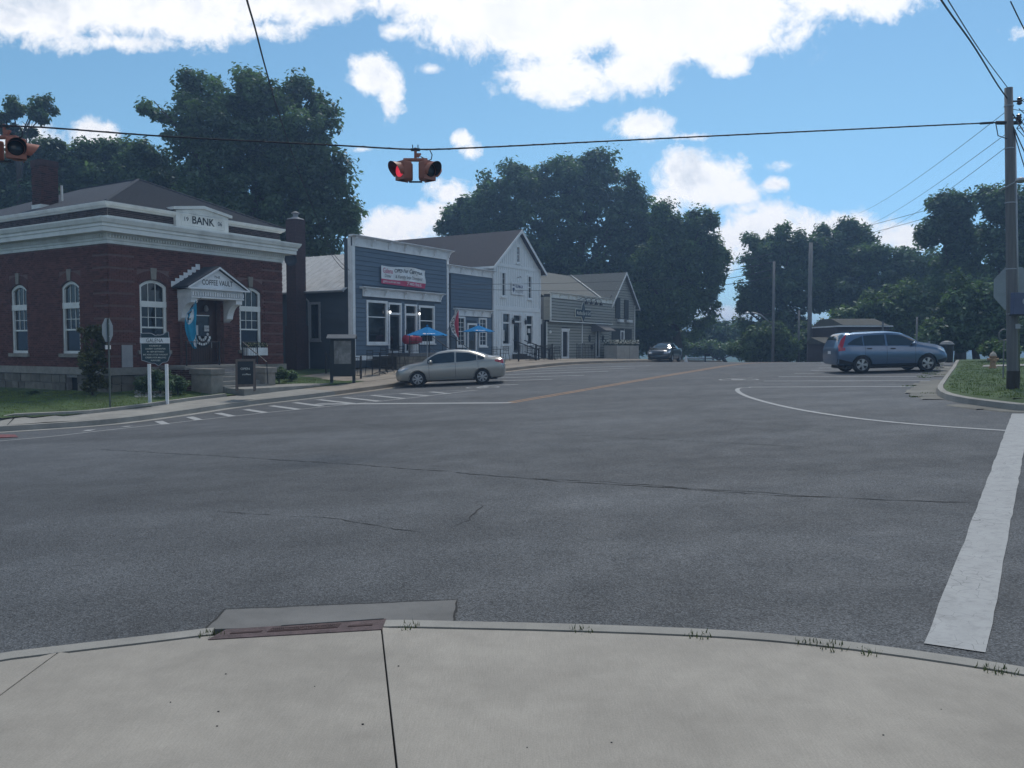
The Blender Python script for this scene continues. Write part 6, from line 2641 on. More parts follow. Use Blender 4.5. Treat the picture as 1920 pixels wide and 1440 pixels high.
for k, (p, q) in enumerate((((1762, 387, 50), (1500, 452, 60)), ((1760, 402, 50), (1520, 462, 60)))):
    wire('power_line', ('upper', 'lower')[k] + ' dark line reaching from the tall right tree to the distant poles', sag(at(*p), at(*q), .1, 6), .014, 3, 'lines between the distant poles')
for k, (v0, v1) in enumerate(((497, 478), (510, 494), (524, 508), (533, 522), (602, 590))):
    wire('power_line', ('first', 'second', 'third', 'fourth', 'lowest')[k] + ' line from the top crossing the sky gap between the far trees', sag(at(1300, v0 + 4, 95), at(1450, v1 - 3, 62), .2, 6), .028, 3, 'lines crossing the sky gap')
for k, (u0, v0, u1, v1) in enumerate(((840, 533, 1290, 520), (840, 541, 1290, 541))):
    wire('power_line', ('upper', 'lower')[k] + ' thin wire passing in front of the white gabled office', sag(at(u0, v0, 47), at(u1, v1, 66), .15, 10), .012, 3, 'wires along the shop fronts')

for k, (p, q, r_) in enumerate((((1896, 208, 19.5), (1990, 330, 17), .014), ((1896, 228, 19.5), (1985, 400, 17.5), .014), ((1897, 232, 19.5), (1960, 420, 18), .012), ((1897, 190, 19.5), (2010, 140, 17), .010), ((1898, 205, 19.5), (2010, 190, 22), .008), ((1895, 3, 13), (1990, 160, 18), .010))):
    wire('power_line', ('upper thick', 'middle thick', 'steepest', 'rising', 'faint rising', 'top corner')[k] + ' dark cable running off to the right of the utility pole', sag(at(*p), at(*q), .12, 8), r_, 3, 'cables right of the utility pole')

# distant poles
def far_pole(label, u, vt, y, r, arm=None, vb=682):
    b, t = at(u, vb, y), at(u, vt, y)
    o = thing('distant_pole', label, 'utility pole', (b.x, b.y, b.z - 1.0))
    h = t.z - b.z + 1.0
    MB().tube([(0, 0, 0), (-.002 * h, 0, h)], [r, r * .75], 8).build('shaft', pm('far_pole_wood', (.17, .17, .17), .8, .1, 3), o, True)
    if arm:
        a_ = at(arm[0], arm[1], y)
        q = Vector((a_.x - b.x, -.2, a_.z - b.z + 1.0))
        MB().tube([(0, 0, q.z - .9), (q.x * .5, -.1, q.z - .15), (q.x * .85, -.2, q.z)], .05, 6).build('lamp_arm', GALV, o, True)
        MB().lathe([(.02, q.z + .05), (.16, q.z), (.18, q.z - .1), (.02, q.z - .14)], (q.x, -.2), 8).build('lamp_head', GALV, o)
    return o


far_pole('tall distant utility pole right of the street lamp pole', 1517, 455, 56, .17)
far_pole('distant pole with a long street lamp arm reaching left', 1449, 490, 58, .11, (1400, 586))
far_pole('short thin distant pole between the two tall distant poles', 1497, 582, 66, .10)
far_pole('thin grey pole rising behind the blue crossover bonnet', 1718, 594, 44, .06, vb=665)
far_pole('small distant cross arm pole in the sky gap behind the far trees', 1337, 575, 110, .14)
lampx = at(1914, 338, 19.0)
lm = thing('street_lamp', 'small grey cobra head lamp poking out right of the utility pole', 'street lamp', tuple(lampx))
MB().lathe([(.02, .07), (.10, .04), (.12, -.01), (.06, -.06), (.01, -.07)], (0, 0), 10).build('lamp_head', GALV, lm)
MB().tube([(0, 0, .02), (-.08, .2, -.05), (-.16, .45, -.12)], .02, 6).build('lamp_arm', GALV, lm)

# ------------------------------------------------------------------ town marker
sm_ = at(282, 748, 27.6)
mk = thing('town_marker', 'dark green state shaped GALENA town marker on two white posts', 'sign', (sm_.x, sm_.y, lawn_z(*AB(sm_.x, sm_.y)) - .02), R(3))
mz = mk.location.z
u2m = 27.6 / FPX


def mkp(u, v):
    return ((u - 282) * u2m, EYE + (648 - v) * u2m - mz)


for u in (281, 313):
    x_, _ = mkp(u, 0)
    MB().box(x_ - .045, x_ + .045, -.045, .045, -.1, 1.35).build('post', WHITE, mk, bevel=.008)
outl = [(268.5, 625), (287, 625), (291.5, 627), (295.5, 629.5), (298.5, 628.2), (304, 628.5), (310, 627), (316, 622.5), (319.3, 622.5), (320.6, 640), (321.3, 661), (321.8, 666), (319.3, 671), (318.0, 676), (315, 678.5), (308, 679.5), (303.5, 683),
        (300, 685.8), (296, 683), (293, 681), (288, 681), (281, 679), (275, 676.8), (269.5, 675.5)]
poly = [mkp(*p) for p in outl]
poly = poly[::-1] if sum((b_[0] - a_[0]) * (b_[1] + a_[1]) for a_, b_ in zip(poly, poly[1:] + poly[:1])) > 0 else poly
MB().prism(poly, -.085, -.05).build('board', pm('marker_green', (.02, .045, .055), .5, .1, 3), mk)
eb = MB()
for a_, b_ in zip(poly, poly[1:] + poly[:1]): eb.tube([(a_[0], -.088, a_[1]), (b_[0], -.088, b_[1])], .0095, 4)
eb.build('raised_edge', pm('dull_white', (.35, .37, .4)), mk)
(xa, zb_), (xb, za_) = mkp(267.3, 643.8), mkp(321.8, 633.2)
MB().box(xa, xb, -.11, -.09, zb_, za_).build('name_plate', WHITE, mk)
text('GALENA', *[mkp(279, 0)[0], mkp(309.5, 0)[0]], mkp(0, 642)[1], mkp(0, 634.8)[1], -.113, LETTER, mk, .0)
for k, (s_, w_) in enumerate((('FOUNDED BY', 22), ('GILBERT CARPENTER', 37), ('IN 1809 BETWEEN', 31), ('BIG AND LITTLE WALNUT', 45), ('CREEKS FOR MILLING', 38), ('PURPOSES', 17))):
    v = 648.3 + 5.45 * k
    text(s_, mkp(295 - w_ / 2, 0)[0], mkp(295 + w_ / 2, 0)[0], mkp(0, v + 1.5)[1], mkp(0, v - 1.2)[1], -.090, PETAL, mk, .01)

# kiosk notice board
kb = at(664.5, 712, 35.2)
kz = float(side_z(*AB(kb.x, kb.y))) + .02
ki = thing('notice_board', 'dark roofed notice board on two posts on the grass tip by the patio', 'notice board', (kb.x, kb.y, kz), R(2))
kk = 35.2 / FPX
zt_ = EYE + (648 - 631) * kk - kz
KD = pm('dark_stained_wood', (.022, .028, .03), .7, .15, 3)
for x_ in (-.02, -.96): MB().box(x_ - .06, x_ + .06, -.06, .06, -.05, zt_ - .08).build('post', KD, ki)
MB().box(-.9, -.06, -.05, .05, .30, zt_ - .1).build('panel', KD, ki)
MB().box(-.84, -.12, -.065, -.051, .84, zt_ - .18).build('glazed_case', pm('faded_map', (.17, .17, .16), .5, .5, 3.5), ki)
for x0_, x1_, z0_, z1_ in ((-.62, -.42, .95, 1.22), (-.38, -.16, .9, 1.3), (-.78, -.66, 1.1, 1.4)):
    MB().box(x0_, x1_, -.069, -.066, z0_, z1_).build('pinned_sheet', pm('grey_sheet', (.22, .22, .21), .7, .3, 9), ki)
MB().profx([(-.28, zt_ - .10), (0, zt_ + .06), (.28, zt_ - .10), (.28, zt_ - .07), (0, zt_ + .09), (-.28, zt_ - .07)], -1.12, .10).build('roof', pm('dark_grey_roof', (.12, .13, .14), .8, .1, 3), ki)

# chalkboard A-frame on its pad
pd_ = [on_road(405, 725, .0, side_z), on_road(455, 741, .0, side_z)]
padp = [W(20.9, 25.2), W(20.7, 23.95), W(24.6, 24.05), W(26.0, 24.6), W(24.8, 25.7), W(23.5, 25.75)]
pz = EYE + (648 - 734) * 28.6 / FPX
pad = MB().flat(padp, pz - .5, pz).build('concrete_pad', CONC2)
pad['kind'] = 'structure'
ab_ = at(461, 731, 28.9)
af = thing('chalkboard', 'wooden A-frame chalkboard standing on the pad before the bank steps', 'chalkboard', (ab_.x, ab_.y, pz), R(14))
kk = 28.9 / FPX
H_ = 60 * kk
for s in (-1, 1):
    fr = MB()
    lean = .22
    def q_(x, z, y0):  # leaning plane
        return (x, s * (lean * (1 - z / H_) + y0), z)
    for x0_, x1_, z0_, z1_ in ((-.33, -.26, 0, H_), (.26, .33, 0, H_), (-.26, .26, H_ - .08, H_), (-.26, .26, .16, .24)):
        fr.add([q_(x0_, z0_, .03), q_(x1_, z0_, .03), q_(x1_, z1_, .03), q_(x0_, z1_, .03), q_(x0_, z0_, 0), q_(x1_, z0_, 0), q_(x1_, z1_, 0), q_(x0_, z1_, 0)],
               [(0, 1, 2, 3), (7, 6, 5, 4), (0, 4, 5, 1), (1, 5, 6, 2), (2, 6, 7, 3), (3, 7, 4, 0)])
    fr.build('frame', pm('grey_brown_wood', (.13, .10, .08), .8, .2, 4, stretch=(2, 2, .2)), af)
    bb = MB()
    bb.add([q_(-.26, .24, .015), q_(.26, .24, .015), q_(.26, H_ - .08, .015), q_(-.26, H_ - .08, .015)], [(0, 1, 2, 3)])
    bb.build('slate', pm('slate_black', (.018, .02, .022), .7, .3, 6), af)
cw = lambda x, z: (x, -(.22 * (1 - z / H_) + .025), z)
text('OPEN', -.16, .14, .74, .82, 0, PETAL, af, 0, warp=cw)
text('coffee', -.1, .18, .56, .62, 0, PETAL, af, 0, warp=cw)

# flags
def flag(name, label, base, rz, w, h, colA, colB, word, droop, stripe=None):
    t = thing(name, label, 'flag', tuple(base), rz)
    return t


fp = at(369, 566, 31.9)
fl = thing('open_flag', 'blue OPEN flag hanging limp from the bank porch', 'flag', tuple(fp), R(10))
CY = pm('cyan_cloth', (.02, .29, .46), .8, .15, 3)
hh = 88 * 31.9 / FPX


def fwarp(x, z, e=0.0):
    """x 0..1 across, z 0..1 down"""
    wdt = [0, .14, .36, .42, .42, .38, .30, .12]
    w_ = float(np.interp(z, np.linspace(0, 1, 8), wdt))
    return (-w_ * x + .015 * math.sin(z * 9), -.12 - .05 * math.sin(x * 11 + z * 2) * min(1, z * 4) - e, -z * hh + .10 * x * (1 - z))


P = [[fwarp(i / 14, .02 + j / 22 * .97) for j in range(23)] for i in range(15)]
MB().grid(P).build('cloth', CY, fl, True, fix=False)
dm_ = []
for t in np.linspace(0, 2 * math.pi, 19)[:-1]:
    dm_.append((.62 + .36 * math.cos(t) * abs(math.cos(t)) ** .3, .34 + .16 * math.sin(t) * abs(math.sin(t)) ** .3))


def fan_mesh(pts, ctr, f, e):
    mb = MB()
    vs = [f(*ctr, e)] + [f(*p, e) for p in pts]
    mb.add(vs, [(0, i + 1, (i + 1) % len(pts) + 1) for i in range(len(pts))])
    return mb


def ringm(cx, cz, ro, ri, kx, kz, f, e):
    mb = MB()
    P = []
    for t in np.linspace(0, 2 * math.pi, 25):
        P.append([f(cx + ro * kx * math.cos(t), cz + ro * kz * math.sin(t), e), f(cx + ri * kx * math.cos(t), cz + ri * kz * math.sin(t), e)])
    return mb.grid(P)


fan_mesh(dm_, (.62, .34), fwarp, .006).build('white_patch', WHITE, fl, False, fix=False)
ringm(.62, .32, 1, .6, .30, .095, fwarp, .011).build('letter_o', LETTER, fl, False, fix=False)
fan_mesh([(.75, .44), (.5, .43), (.52, .455), (.76, .465)], (.63, .45), fwarp, .011).build('letter_p', LETTER, fl, False, fix=False)
fan_mesh([(.05, .68), (.05, .97), (.45, .95), (.5, .86), (.25, .78)], (.25, .88), fwarp, .006).build('white_patch', WHITE, fl, False, fix=False)
fan_mesh([(.05, .80), (.22, .79), (.22, .82), (.05, .83)], (.14, .81), fwarp, .011).build('letter_n', LETTER, fl, False, fix=False)
MB().tube([(.10, .35, .18), (.0, -.13, .0), (-.22, -.14, -.42)], .014, 6).build('flagpole', OLDWOOD, fl)

fp = at(860, 582, 45.6)
fl = thing('open_flag', 'red and white OPEN flag hanging from a short pole beside the diner', 'flag', tuple(fp), R(-5))
RC = pm('flag_red', (.50, .05, .09), .8, .1, 3)
hh2 = 50 * 45.6 / FPX


def gwarp(x, z, e=0.0):
    # x 0 (right edge) .. 1 (left edge), z 0..1 down
    w_ = float(np.interp(z, [0, .25, .5, .8, 1], [.04, .34, .50, .36, .12]))
    return (-w_ * x, -.05 * math.sin(x * 7 + z) - e, -z * hh2 * (1 - .0 * x) - .0)


MB().grid([[gwarp(i / 10 * .5, j / 16) for j in range(17)] for i in range(11)]).build('red_half', RC, fl, True, fix=False)
MB().grid([[gwarp(.5 + i / 10 * .5, j / 16) for j in range(17)] for i in range(11)]).build('white_half', WHITE, fl, True, fix=False)
vs_, fs_ = text_fit('OPEN', 0, 1, 0, 1, .02)
mbt = MB()
mbt.add([gwarp(.56 + .36 * (1 - (1 - z)), .28 + .58 * x, .012) for x, z in vs_], fs_)
mbt.build('lettering', LETTER, fl, fix=False)
MB().tube([(-.05, .0, .05), (-.75, .75, -1.1)], .015, 5).build('flagpole', OLDWOOD, fl)

# ------------------------------------------------------------------ patio furniture
def umbrella(label, u, v_top, y, w, h, grp, rz=0.3, base_v=None):
    p = at(u, v_top, y)
    gz = float(side_z(*AB(p.x, p.y))) + .06
    t = thing('patio_umbrella', label, 'umbrella', (p.x, p.y, gz), rz, grp)
    H = p.z - gz
    MB().tube([(0, 0, 0), (0, 0, H - .05)], .022, 8).build('pole', GALV, t)
    MB().lathe([(.25, 0), (.25, .06), (.06, .1), (.03, .4)], (0, 0), 12).build('base', BLACK, t)
    n = 8
    for k in range(n):
        a0, a1 = 2 * math.pi * k / n, 2 * math.pi * (k + 1) / n
        P = []
        for i in range(7):
            s = i / 6
            row = []
            for j in range(7):
                f = j / 6
                a_ = a0 + (a1 - a0) * f
                rad = w * s * (math.cos(math.pi / n) / math.cos(a_ - (a0 + a1) / 2))
                z = H - .08 - h * (s ** 1.05) - .035 * math.sin(math.pi * f) * s - .05 * s * (1 - s)
                row.append((rad * math.cos(a_), rad * math.sin(a_), z))
            P.append(row)
        MB().grid(P).build('canopy_panel', UMB, t, True, fix=False)
        r_ = MB().tube([(0, 0, H - .1), (w * math.cos(a0), w * math.sin(a0), H - .09 - h)], .008, 4)
        r_.build('rib', GALV, t)
    MB().lathe([(.02, H - .08), (.07, H - .07), (.04, H - .02), (.01, H)], (0, 0), 10).build('finial', UMB, t)
    return t, H


GRPU = 'blue patio umbrellas before the shops'
um1, H1 = umbrella('larger sky blue patio umbrella by the diner steps with white lettering', 801, 609, 40.5, 1.02, .42, GRPU, .2)
um2, H2 = umbrella('smaller sky blue patio umbrella before the low blue shop', 897, 607, 47.5, .98, .36, GRPU, .5)
for um, H, hgt, w in ((um1, H1, .42, 1.02), (um2, H2, .36, .98)):
    # lettering lies on the panel that faces the street
    rz0 = um.rotation_euler.z
    def uw(x, z, w=w, H=H, hgt=hgt, rz0=rz0):
        s = .93 - z * .6
        ang = -math.pi / 2 + x * .9 / max(s, .3) - rz0 + .16
        rad = w * s * .985
        return (rad * math.cos(ang), rad * math.sin(ang), H - .065 - hgt * (s ** 1.05) - .02)
    text('pepsi', -.06, .36, .03, .20, 0, WHITE, um, .02, warp=uw)
    q = [(-.20 + .09 * math.cos(t), .12 + .10 * math.sin(t)) for t in np.linspace(0, 2 * math.pi, 13)[:-1]]
    fan_mesh(q, (-.20, .12), lambda x, z, e: uw(x, z), 0).build('round_logo', WHITE, um, fix=False)
    q = [(-.20 + .07 * math.cos(t), .135 + .05 * math.sin(t)) for t in np.linspace(0, math.pi, 8)]
    fan_mesh(q, (-.20, .15), lambda x, z, e: (lambda p: (p[0], p[1], p[2] + .004))(uw(x, z)), 0).build('logo_red', RC, um, fix=False)


def table(label, x, y, z, r=.36, h=.73, bar=False):
    t = thing('patio_table', label, 'table', (x, y, z), rng.uniform(0, 1))
    h = 1.02 if bar else h
    MB().lathe([(r, h - .03), (r, h)], (0, 0), 14).build('tabletop', BLACK, t)
    MB().tube([(0, 0, .02), (0, 0, h - .03)], .03, 6).build('pedestal', BLACK, t)
    for k in range(4):
        a_ = k * math.pi / 2
        MB().tube([(0, 0, .12), (.3 * math.cos(a_), .3 * math.sin(a_), .01)], .018, 5).build('foot', BLACK, t)
    return t


def make_chair(label, x, y, z, rz, bar=False, proto=None, grp=None):
    t = thing('patio_chair', label, 'chair', (x, y, z), rz, grp)
    sh = .74 if bar else .45
    w = .20
    MB().box(-w, w, -w, w, sh - .02, sh).build('seat', BLACK, t)
    for sx in (-1, 1):
        MB().tube([(sx * w * .9, -w * .9, sh), (sx * w * 1.15, -w * 1.15, 0)], .014, 5).build('leg', BLACK, t)
        MB().tube([(sx * w * .9, w * .9, sh + .42), (sx * w * .9, w * .9, sh), (sx * w * 1.15, w * 1.3, 0)], .014, 5).build('leg', BLACK, t)
    b = MB()
    for zz in (.16, .27, .41): b.tube([(-w * .9, w * .9, sh + zz), (w * .9, w * .9, sh + zz)], .013, 5)
    for k in range(4): b.tube([(-w * .6 + w * .4 * k, w * .9, sh), (-w * .6 + w * .4 * k, w * .9, sh + .41)], .007, 4)
    b.build('backrest', BLACK, t)
    if bar:
        q = MB()
        for sx in (-1, 1): q.tube([(sx * w * 1.05, -w * 1.05, .3), (sx * w * 1.05, w * 1.1, .3)], .010, 4)
        q.tube([(-w * 1.05, -w * 1.05, .3), (w * 1.05, -w * 1.05, .3)], .010, 4)
        q.build('foot_rail', BLACK, t)
    return t


def pz_(a, b):
    return float(side_z(a, b)) + .06


GC = 'black patio chairs along the shop fronts'
place_names = [((30.2, 25.6), True), ((32.0, 26.3), True), ((45.0, 25.6), False), ((47.0, 25.4), False), ((41.6, 26.0), False)]
tl = ['tall black bistro table left of the diner wall', 'tall black bistro table near the stone wall of the diner', 'low black table before the left window of the white office', 'low black table beside the white office steps', 'low black table before the low blue shop']
ci = 0
cl_ = ['left', 'right']
for i, ((a, b), bar) in enumerate(place_names):
    x, y = W(a, b)
    table(tl[i], x, y, pz_(a, b), bar=bar)
    for s in (-1, 1):
        xx, yy = W(a + .66 * s, b + .12 * s)
        make_chair('black chair ' + ('left' if s < 0 else 'right') + ' of the ' + tl[i].replace('tall black ', '').replace('low black ', ''), xx, yy, pz_(a + .6 * s, b), TH + (R(90) if s < 0 else R(-90)), bar, grp=GC)
# low iron fences
def iron_fence(label, p, q, h=.92, n=None, posts=2):
    x0, y0 = W(*p)
    x1, y1 = W(*q)
    z0, z1 = pz_(*p), pz_(*q)
    t = thing('iron_fence', label, 'fence', (x0, y0, z0))
    d = Vector((x1 - x0, y1 - y0, z1 - z0))
    L = d.length
    n = n or int(L / .13)
    for k in range(posts):
        c = d * (k / (posts - 1))
        MB().tube([c, c + Vector((0, 0, h + .1))], .045, 8).build('post', BLACK, t)
    for zz in (h, .12): MB().tube([Vector((0, 0, zz)), d + Vector((0, 0, zz))], .016, 5).build('rail', BLACK, t)
    ba = MB().tube([(0, 0, .12), (0, 0, h)], .009, 4).mesh('baluster', BLACK)
    for k in range(1, n): link('baluster', ba, t, tuple(d * (k / n)))
    return t


iron_fence('black iron fence at the left end of the patio below the notice board', (28.2, 25.0), (28.9, 27.8))
iron_fence('black iron fence between the low blue shop and the white office steps', (42.2, 25.1), (46.2, 25.0), posts=3)
# smoker grill on the diner deck
gp = din.matrix_basis @ Vector((3.1, -.85, 1.20))
gr = thing('smoker_grill', 'red barrel smoker grill with a pale cabinet on the diner deck', 'grill', tuple(gp), TH)
MB().lathe([(.02, -.02), (.24, 0), (.24, .95), (.02, .97)], (0, .72), 16, 'x').build('barrel', REDP, gr, True)
MB().box(.55, 1.05, -.28, -.22, .55, .84).build('control_box', REDP, gr)
MB().box(.45, .92, -.15, .2, .0, .46).build('cabinet', WHITE, gr)
MB().tube([(.08, -.15, 0), (.08, -.1, .5)], .02, 5).build('leg', BLACK, gr)
MB().tube([(1.0, -.15, 0), (1.0, -.1, .5)], .02, 5).build('leg', BLACK, gr)
MB().box(.02, .95, -.34, -.24, .60, .63).build('front_shelf', WOODB, gr)
MB().tube([(.1, 0, .96), (.1, 0, 1.25)], .045, 8).build('flue', BLACK, gr)
# satellite dish
dp = at(545, 487, 41.5)
sdh = thing('satellite_dish', 'dark round satellite dish on the painted brick flue', 'satellite dish', tuple(dp), R(20))
MB().lathe([(.02, .08), (.2, .05), (.30, -.02), (.31, -.02), (.2, .03), (.02, .06)], (0, 0), 20, 'y').build('reflector', pm('dish_grey', (.03, .035, .045), .5), sdh, True)
MB().tube([(0, .08, 0), (.25, .35, -.1)], .025, 6).build('mount', BLACK, sdh)
# cable on the diner roof edge
wire('roof_cable', 'black cable curving from the tin roof to the diner corner', [at(620, 476, 44), at(632, 492, 43), at(645, 505, 42), at(656, 508, 41.2)], .02)

# hydrant, bin, mailbox, far odds and ends
hy = at(1862, 667, 31)
hz = rl_z(*AB(hy.x, hy.y))
hd_ = thing('fire_hydrant', 'faded orange fire hydrant with a pale cap on the far lawn', 'hydrant', (hy.x, hy.y, hz))
HO = pm('hydrant_orange', (.36, .22, .12), .6, .15, 6)
MB().lathe([(.14, 0), (.14, .04), (.10, .05), (.095, .40), (.13, .42), (.13, .46), (.11, .47)], (0, 0), 14).build('barrel', HO, hd_)
MB().lathe([(.12, .47), (.11, .52), (.07, .58), (.03, .60), (.03, .64), (.001, .65)], (0, 0), 14).build('bonnet', pm('hydrant_cap', (.42, .36, .3), .6), hd_)
MB().lathe([(.05, -.2), (.05, .2)], (0, .34), 10, 'x').build('side_caps', HO, hd_)
MB().lathe([(.06, -.19), (.06, 0)], (0, .30), 10, 'y').build('front_cap', HO, hd_)
bn = at(1775, 672, 37)
bz = rl_z(*AB(bn.x, bn.y))
bi = thing('trash_bin', 'dark round trash bin with a grey domed lid behind the blue car bonnet', 'trash bin', (bn.x, bn.y, bz))
MB().lathe([(.2, 0), (.25, .05), (.27, .75), (.25, .78)], (0, 0), 14).build('bin_body', BLACK, bi)
MB().lathe([(.30, .78), (.30, .82), (.2, .93), (.05, .97), (.001, .97)], (0, 0), 14).build('lid', GREY, bi)
sp_ = at(1741, 668, 38)
o = thing('marker_post', 'short pale marker post standing beside the trash bin', 'post', (sp_.x, sp_.y, rl_z(*AB(sp_.x, sp_.y))))
MB().tube([(0, 0, 0), (0, 0, .95)], .05, 6).build('stake', GREYTRIM, o)
mbx = at(1322, 681, 70)
o = thing('mailbox', 'black roadside mailbox on a post beyond the black sedan', 'mailbox', (mbx.x, mbx.y, mbx.z - .3))
MB().box(-.05, .05, -.05, .05, 0, 1.0).build('post', BLACK, o)
MB().box(-.12, .30, -.5, .1, .86, 1.1).build('box', BLACK, o, bevel=.04)
wc = at(1286, 680, 66)
o = thing('white_cone', 'small white cone standing behind the parked black sedan', 'cone', (wc.x, wc.y, wc.z - .02))  # plain cone standing for a small white shape of unknown kind
MB().lathe([(.26, 0), (.26, .04), (.17, .05), (.03, .62), (.001, .62)], (0, 0), 12).build('cone', WHITE, o)
gr_ = at(1300, 676, 90)
mb = MB()
g0, g1 = at(1288, 671, 92), at(1336, 671, 86)
o = thing('guard_rail', 'pale guard rail running past the far bend of the road', 'guard rail', (g0.x, g0.y, g0.z - .9))
dd = g1 - g0
MB().tube([Vector((0, 0, .85)), dd + Vector((0, 0, .85))], .12, 6).build('beam', GALV, o)
for k in range(4): MB().tube([dd * (k / 3), dd * (k / 3) + Vector((0, 0, .8))], .06, 5).build('post', GALV, o)
# bicycle-like rack shape: small round sign behind the pole
rs = at(1883, 628, 24)
o = thing('round_sign', 'small dark round hoop sign on a thin post right of the hydrant', 'sign', (rs.x, rs.y, rl_z(*AB(rs.x, rs.y))))
hz_ = rs.z - o.location.z
MB().tube([(.16 * math.cos(t), 0, hz_ + .16 * math.sin(t)) for t in np.linspace(0, 2 * math.pi, 17)], .018, 5).build('hoop', GREY, o)
MB().tube([(0, 0, 0), (0, 0, hz_ - .16)], .02, 5).build('post', GREY, o)
# low building behind the blue car
hb = at(1622, 660, 52)
hs = thing('low_house', 'low dark house with a bright gutter line behind the blue crossover', 'building', (hb.x, hb.y, hb.z - .6))
S5 = 52 / FPX
zz_ = lambda v: EYE + (648 - v) * S5 - hs.location.z
HD = pm('dark_brown_wall', (.05, .04, .045), .8, .15, 2)
MB().box(-52 * S5, 44 * S5, 0, 5, 0, zz_(613)).build('wall', HD, hs)
MB().box(-54 * S5, 47 * S5, -.35, 5.2, zz_(613), zz_(610.5)).build('gutter', WHITE, hs)
MB().profx([(-.3, zz_(610)), (5.2, zz_(610)), (3.6, zz_(596)), (1.8, zz_(596))], -45 * S5, 40 * S5).build('roof', pm('mossy_roof', (.06, .06, .05), .9, .2, 3), hs)
MB().profx([(-1.5, zz_(645)), (2, zz_(645)), (1.2, zz_(632))], -90 * S5, -52 * S5).build('side_roof', MATS['mossy_roof'], hs)
MB().box(-86 * S5, -52 * S5, -1.2, 2, 0, zz_(645.5)).build('side_wall', HD, hs)
MB().tube([(27 * S5, -.4, zz_(640)), (27 * S5, -.4, zz_(603))], .05, 6).build('vent_pipe', GREY, hs)
for x_ in (-30, 10): MB().box(x_ * S5, (x_ + 14) * S5, -.02, -.001, zz_(640), zz_(622)).build('window', GLASS, hs)
# ------------------------------------------------------------------ trees
def leaf_mat(name, col, tr=.35):
    m = bpy.data.materials.new(name)
    m.use_nodes = True
    N, L = m.node_tree.nodes, m.node_tree.links
    N.remove(N['Principled BSDF'])
    at_ = N.new('ShaderNodeAttribute')
    at_.attribute_name = 'shade'
    vm = N.new('ShaderNodeVectorMath')
    vm.operation = 'SCALE'
    vm.inputs[0].default_value = col
    L.new(at_.outputs['Fac'], vm.inputs['Scale'])
    d = N.new('ShaderNodeBsdfDiffuse')
    t = N.new('ShaderNodeBsdfTranslucent')
    g = N.new('ShaderNodeBsdfGlossy')
    g.inputs['Roughness'].default_value = .45
    g.inputs['Color'].default_value = (.5, .55, .6, 1)
    L.new(vm.outputs[0], d.inputs['Color'])
    sc2 = N.new('ShaderNodeVectorMath')
    sc2.operation = 'MULTIPLY'
    sc2.inputs[1].default_value = (1.1, 1.25, .6)
    L.new(vm.outputs[0], sc2.inputs[0])
    L.new(sc2.outputs[0], t.inputs['Color'])
    mx = N.new('ShaderNodeMixShader')
    mx.inputs[0].default_value = tr
    L.new(d.outputs[0], mx.inputs[1])
    L.new(t.outputs[0], mx.inputs[2])
    m2 = N.new('ShaderNodeMixShader')
    m2.inputs[0].default_value = .05
    L.new(mx.outputs[0], m2.inputs[1])
    L.new(g.outputs[0], m2.inputs[2])
    L.new(m2.outputs[0], N['Material Output'].inputs[0])
    return m


LF_DARK = leaf_mat('leaf_dark_green', (.085, .135, .068), .42)
LF_MID = leaf_mat('leaf_mid_green', (.09, .145, .055), .42)
LF_LIGHT = leaf_mat('leaf_light_green', (.09, .14, .05), .42)
LF_RED = leaf_mat('leaf_olive_red', (.085, .085, .028), .3)
BARK = pm('bark', (.07, .06, .05), .95, .3, 3, .6, stretch=(3, 3, .4))


def leaves_mesh(name, C, N_, size, shade, m, rs):
    n = len(C)
    a = rs.normal(size=(n, 3))
    a -= (a * N_).sum(1, keepdims=True) * N_
    a /= np.linalg.norm(a, axis=1, keepdims=True) + 1e-9
    b = np.cross(N_, a)
    s = size * rs.uniform(.6, 1.3, (n, 1))
    droop = np.array([0, 0, -.25])
    v0, v1, v2, v3 = C - a * s * .9, C - b * s * .5, C + a * s + droop * s, C + b * s * .5
    V = np.stack([v0, v1, v2, v3], 1).reshape(-1, 3)
    me = bpy.data.meshes.new(name)
    me.vertices.add(4 * n)
    me.vertices.foreach_set('co', V.ravel().astype(np.float32))
    me.loops.add(4 * n)
    me.loops.foreach_set('vertex_index', np.arange(4 * n, dtype=np.int32))
    me.polygons.add(n)
    me.polygons.foreach_set('loop_start', np.arange(0, 4 * n, 4, dtype=np.int32))
    me.update(calc_edges=True)
    at_ = me.attributes.new('shade', 'FLOAT', 'FACE')
    at_.data.foreach_set('value', shade.astype(np.float32))
    me.materials.append(m)
    return me


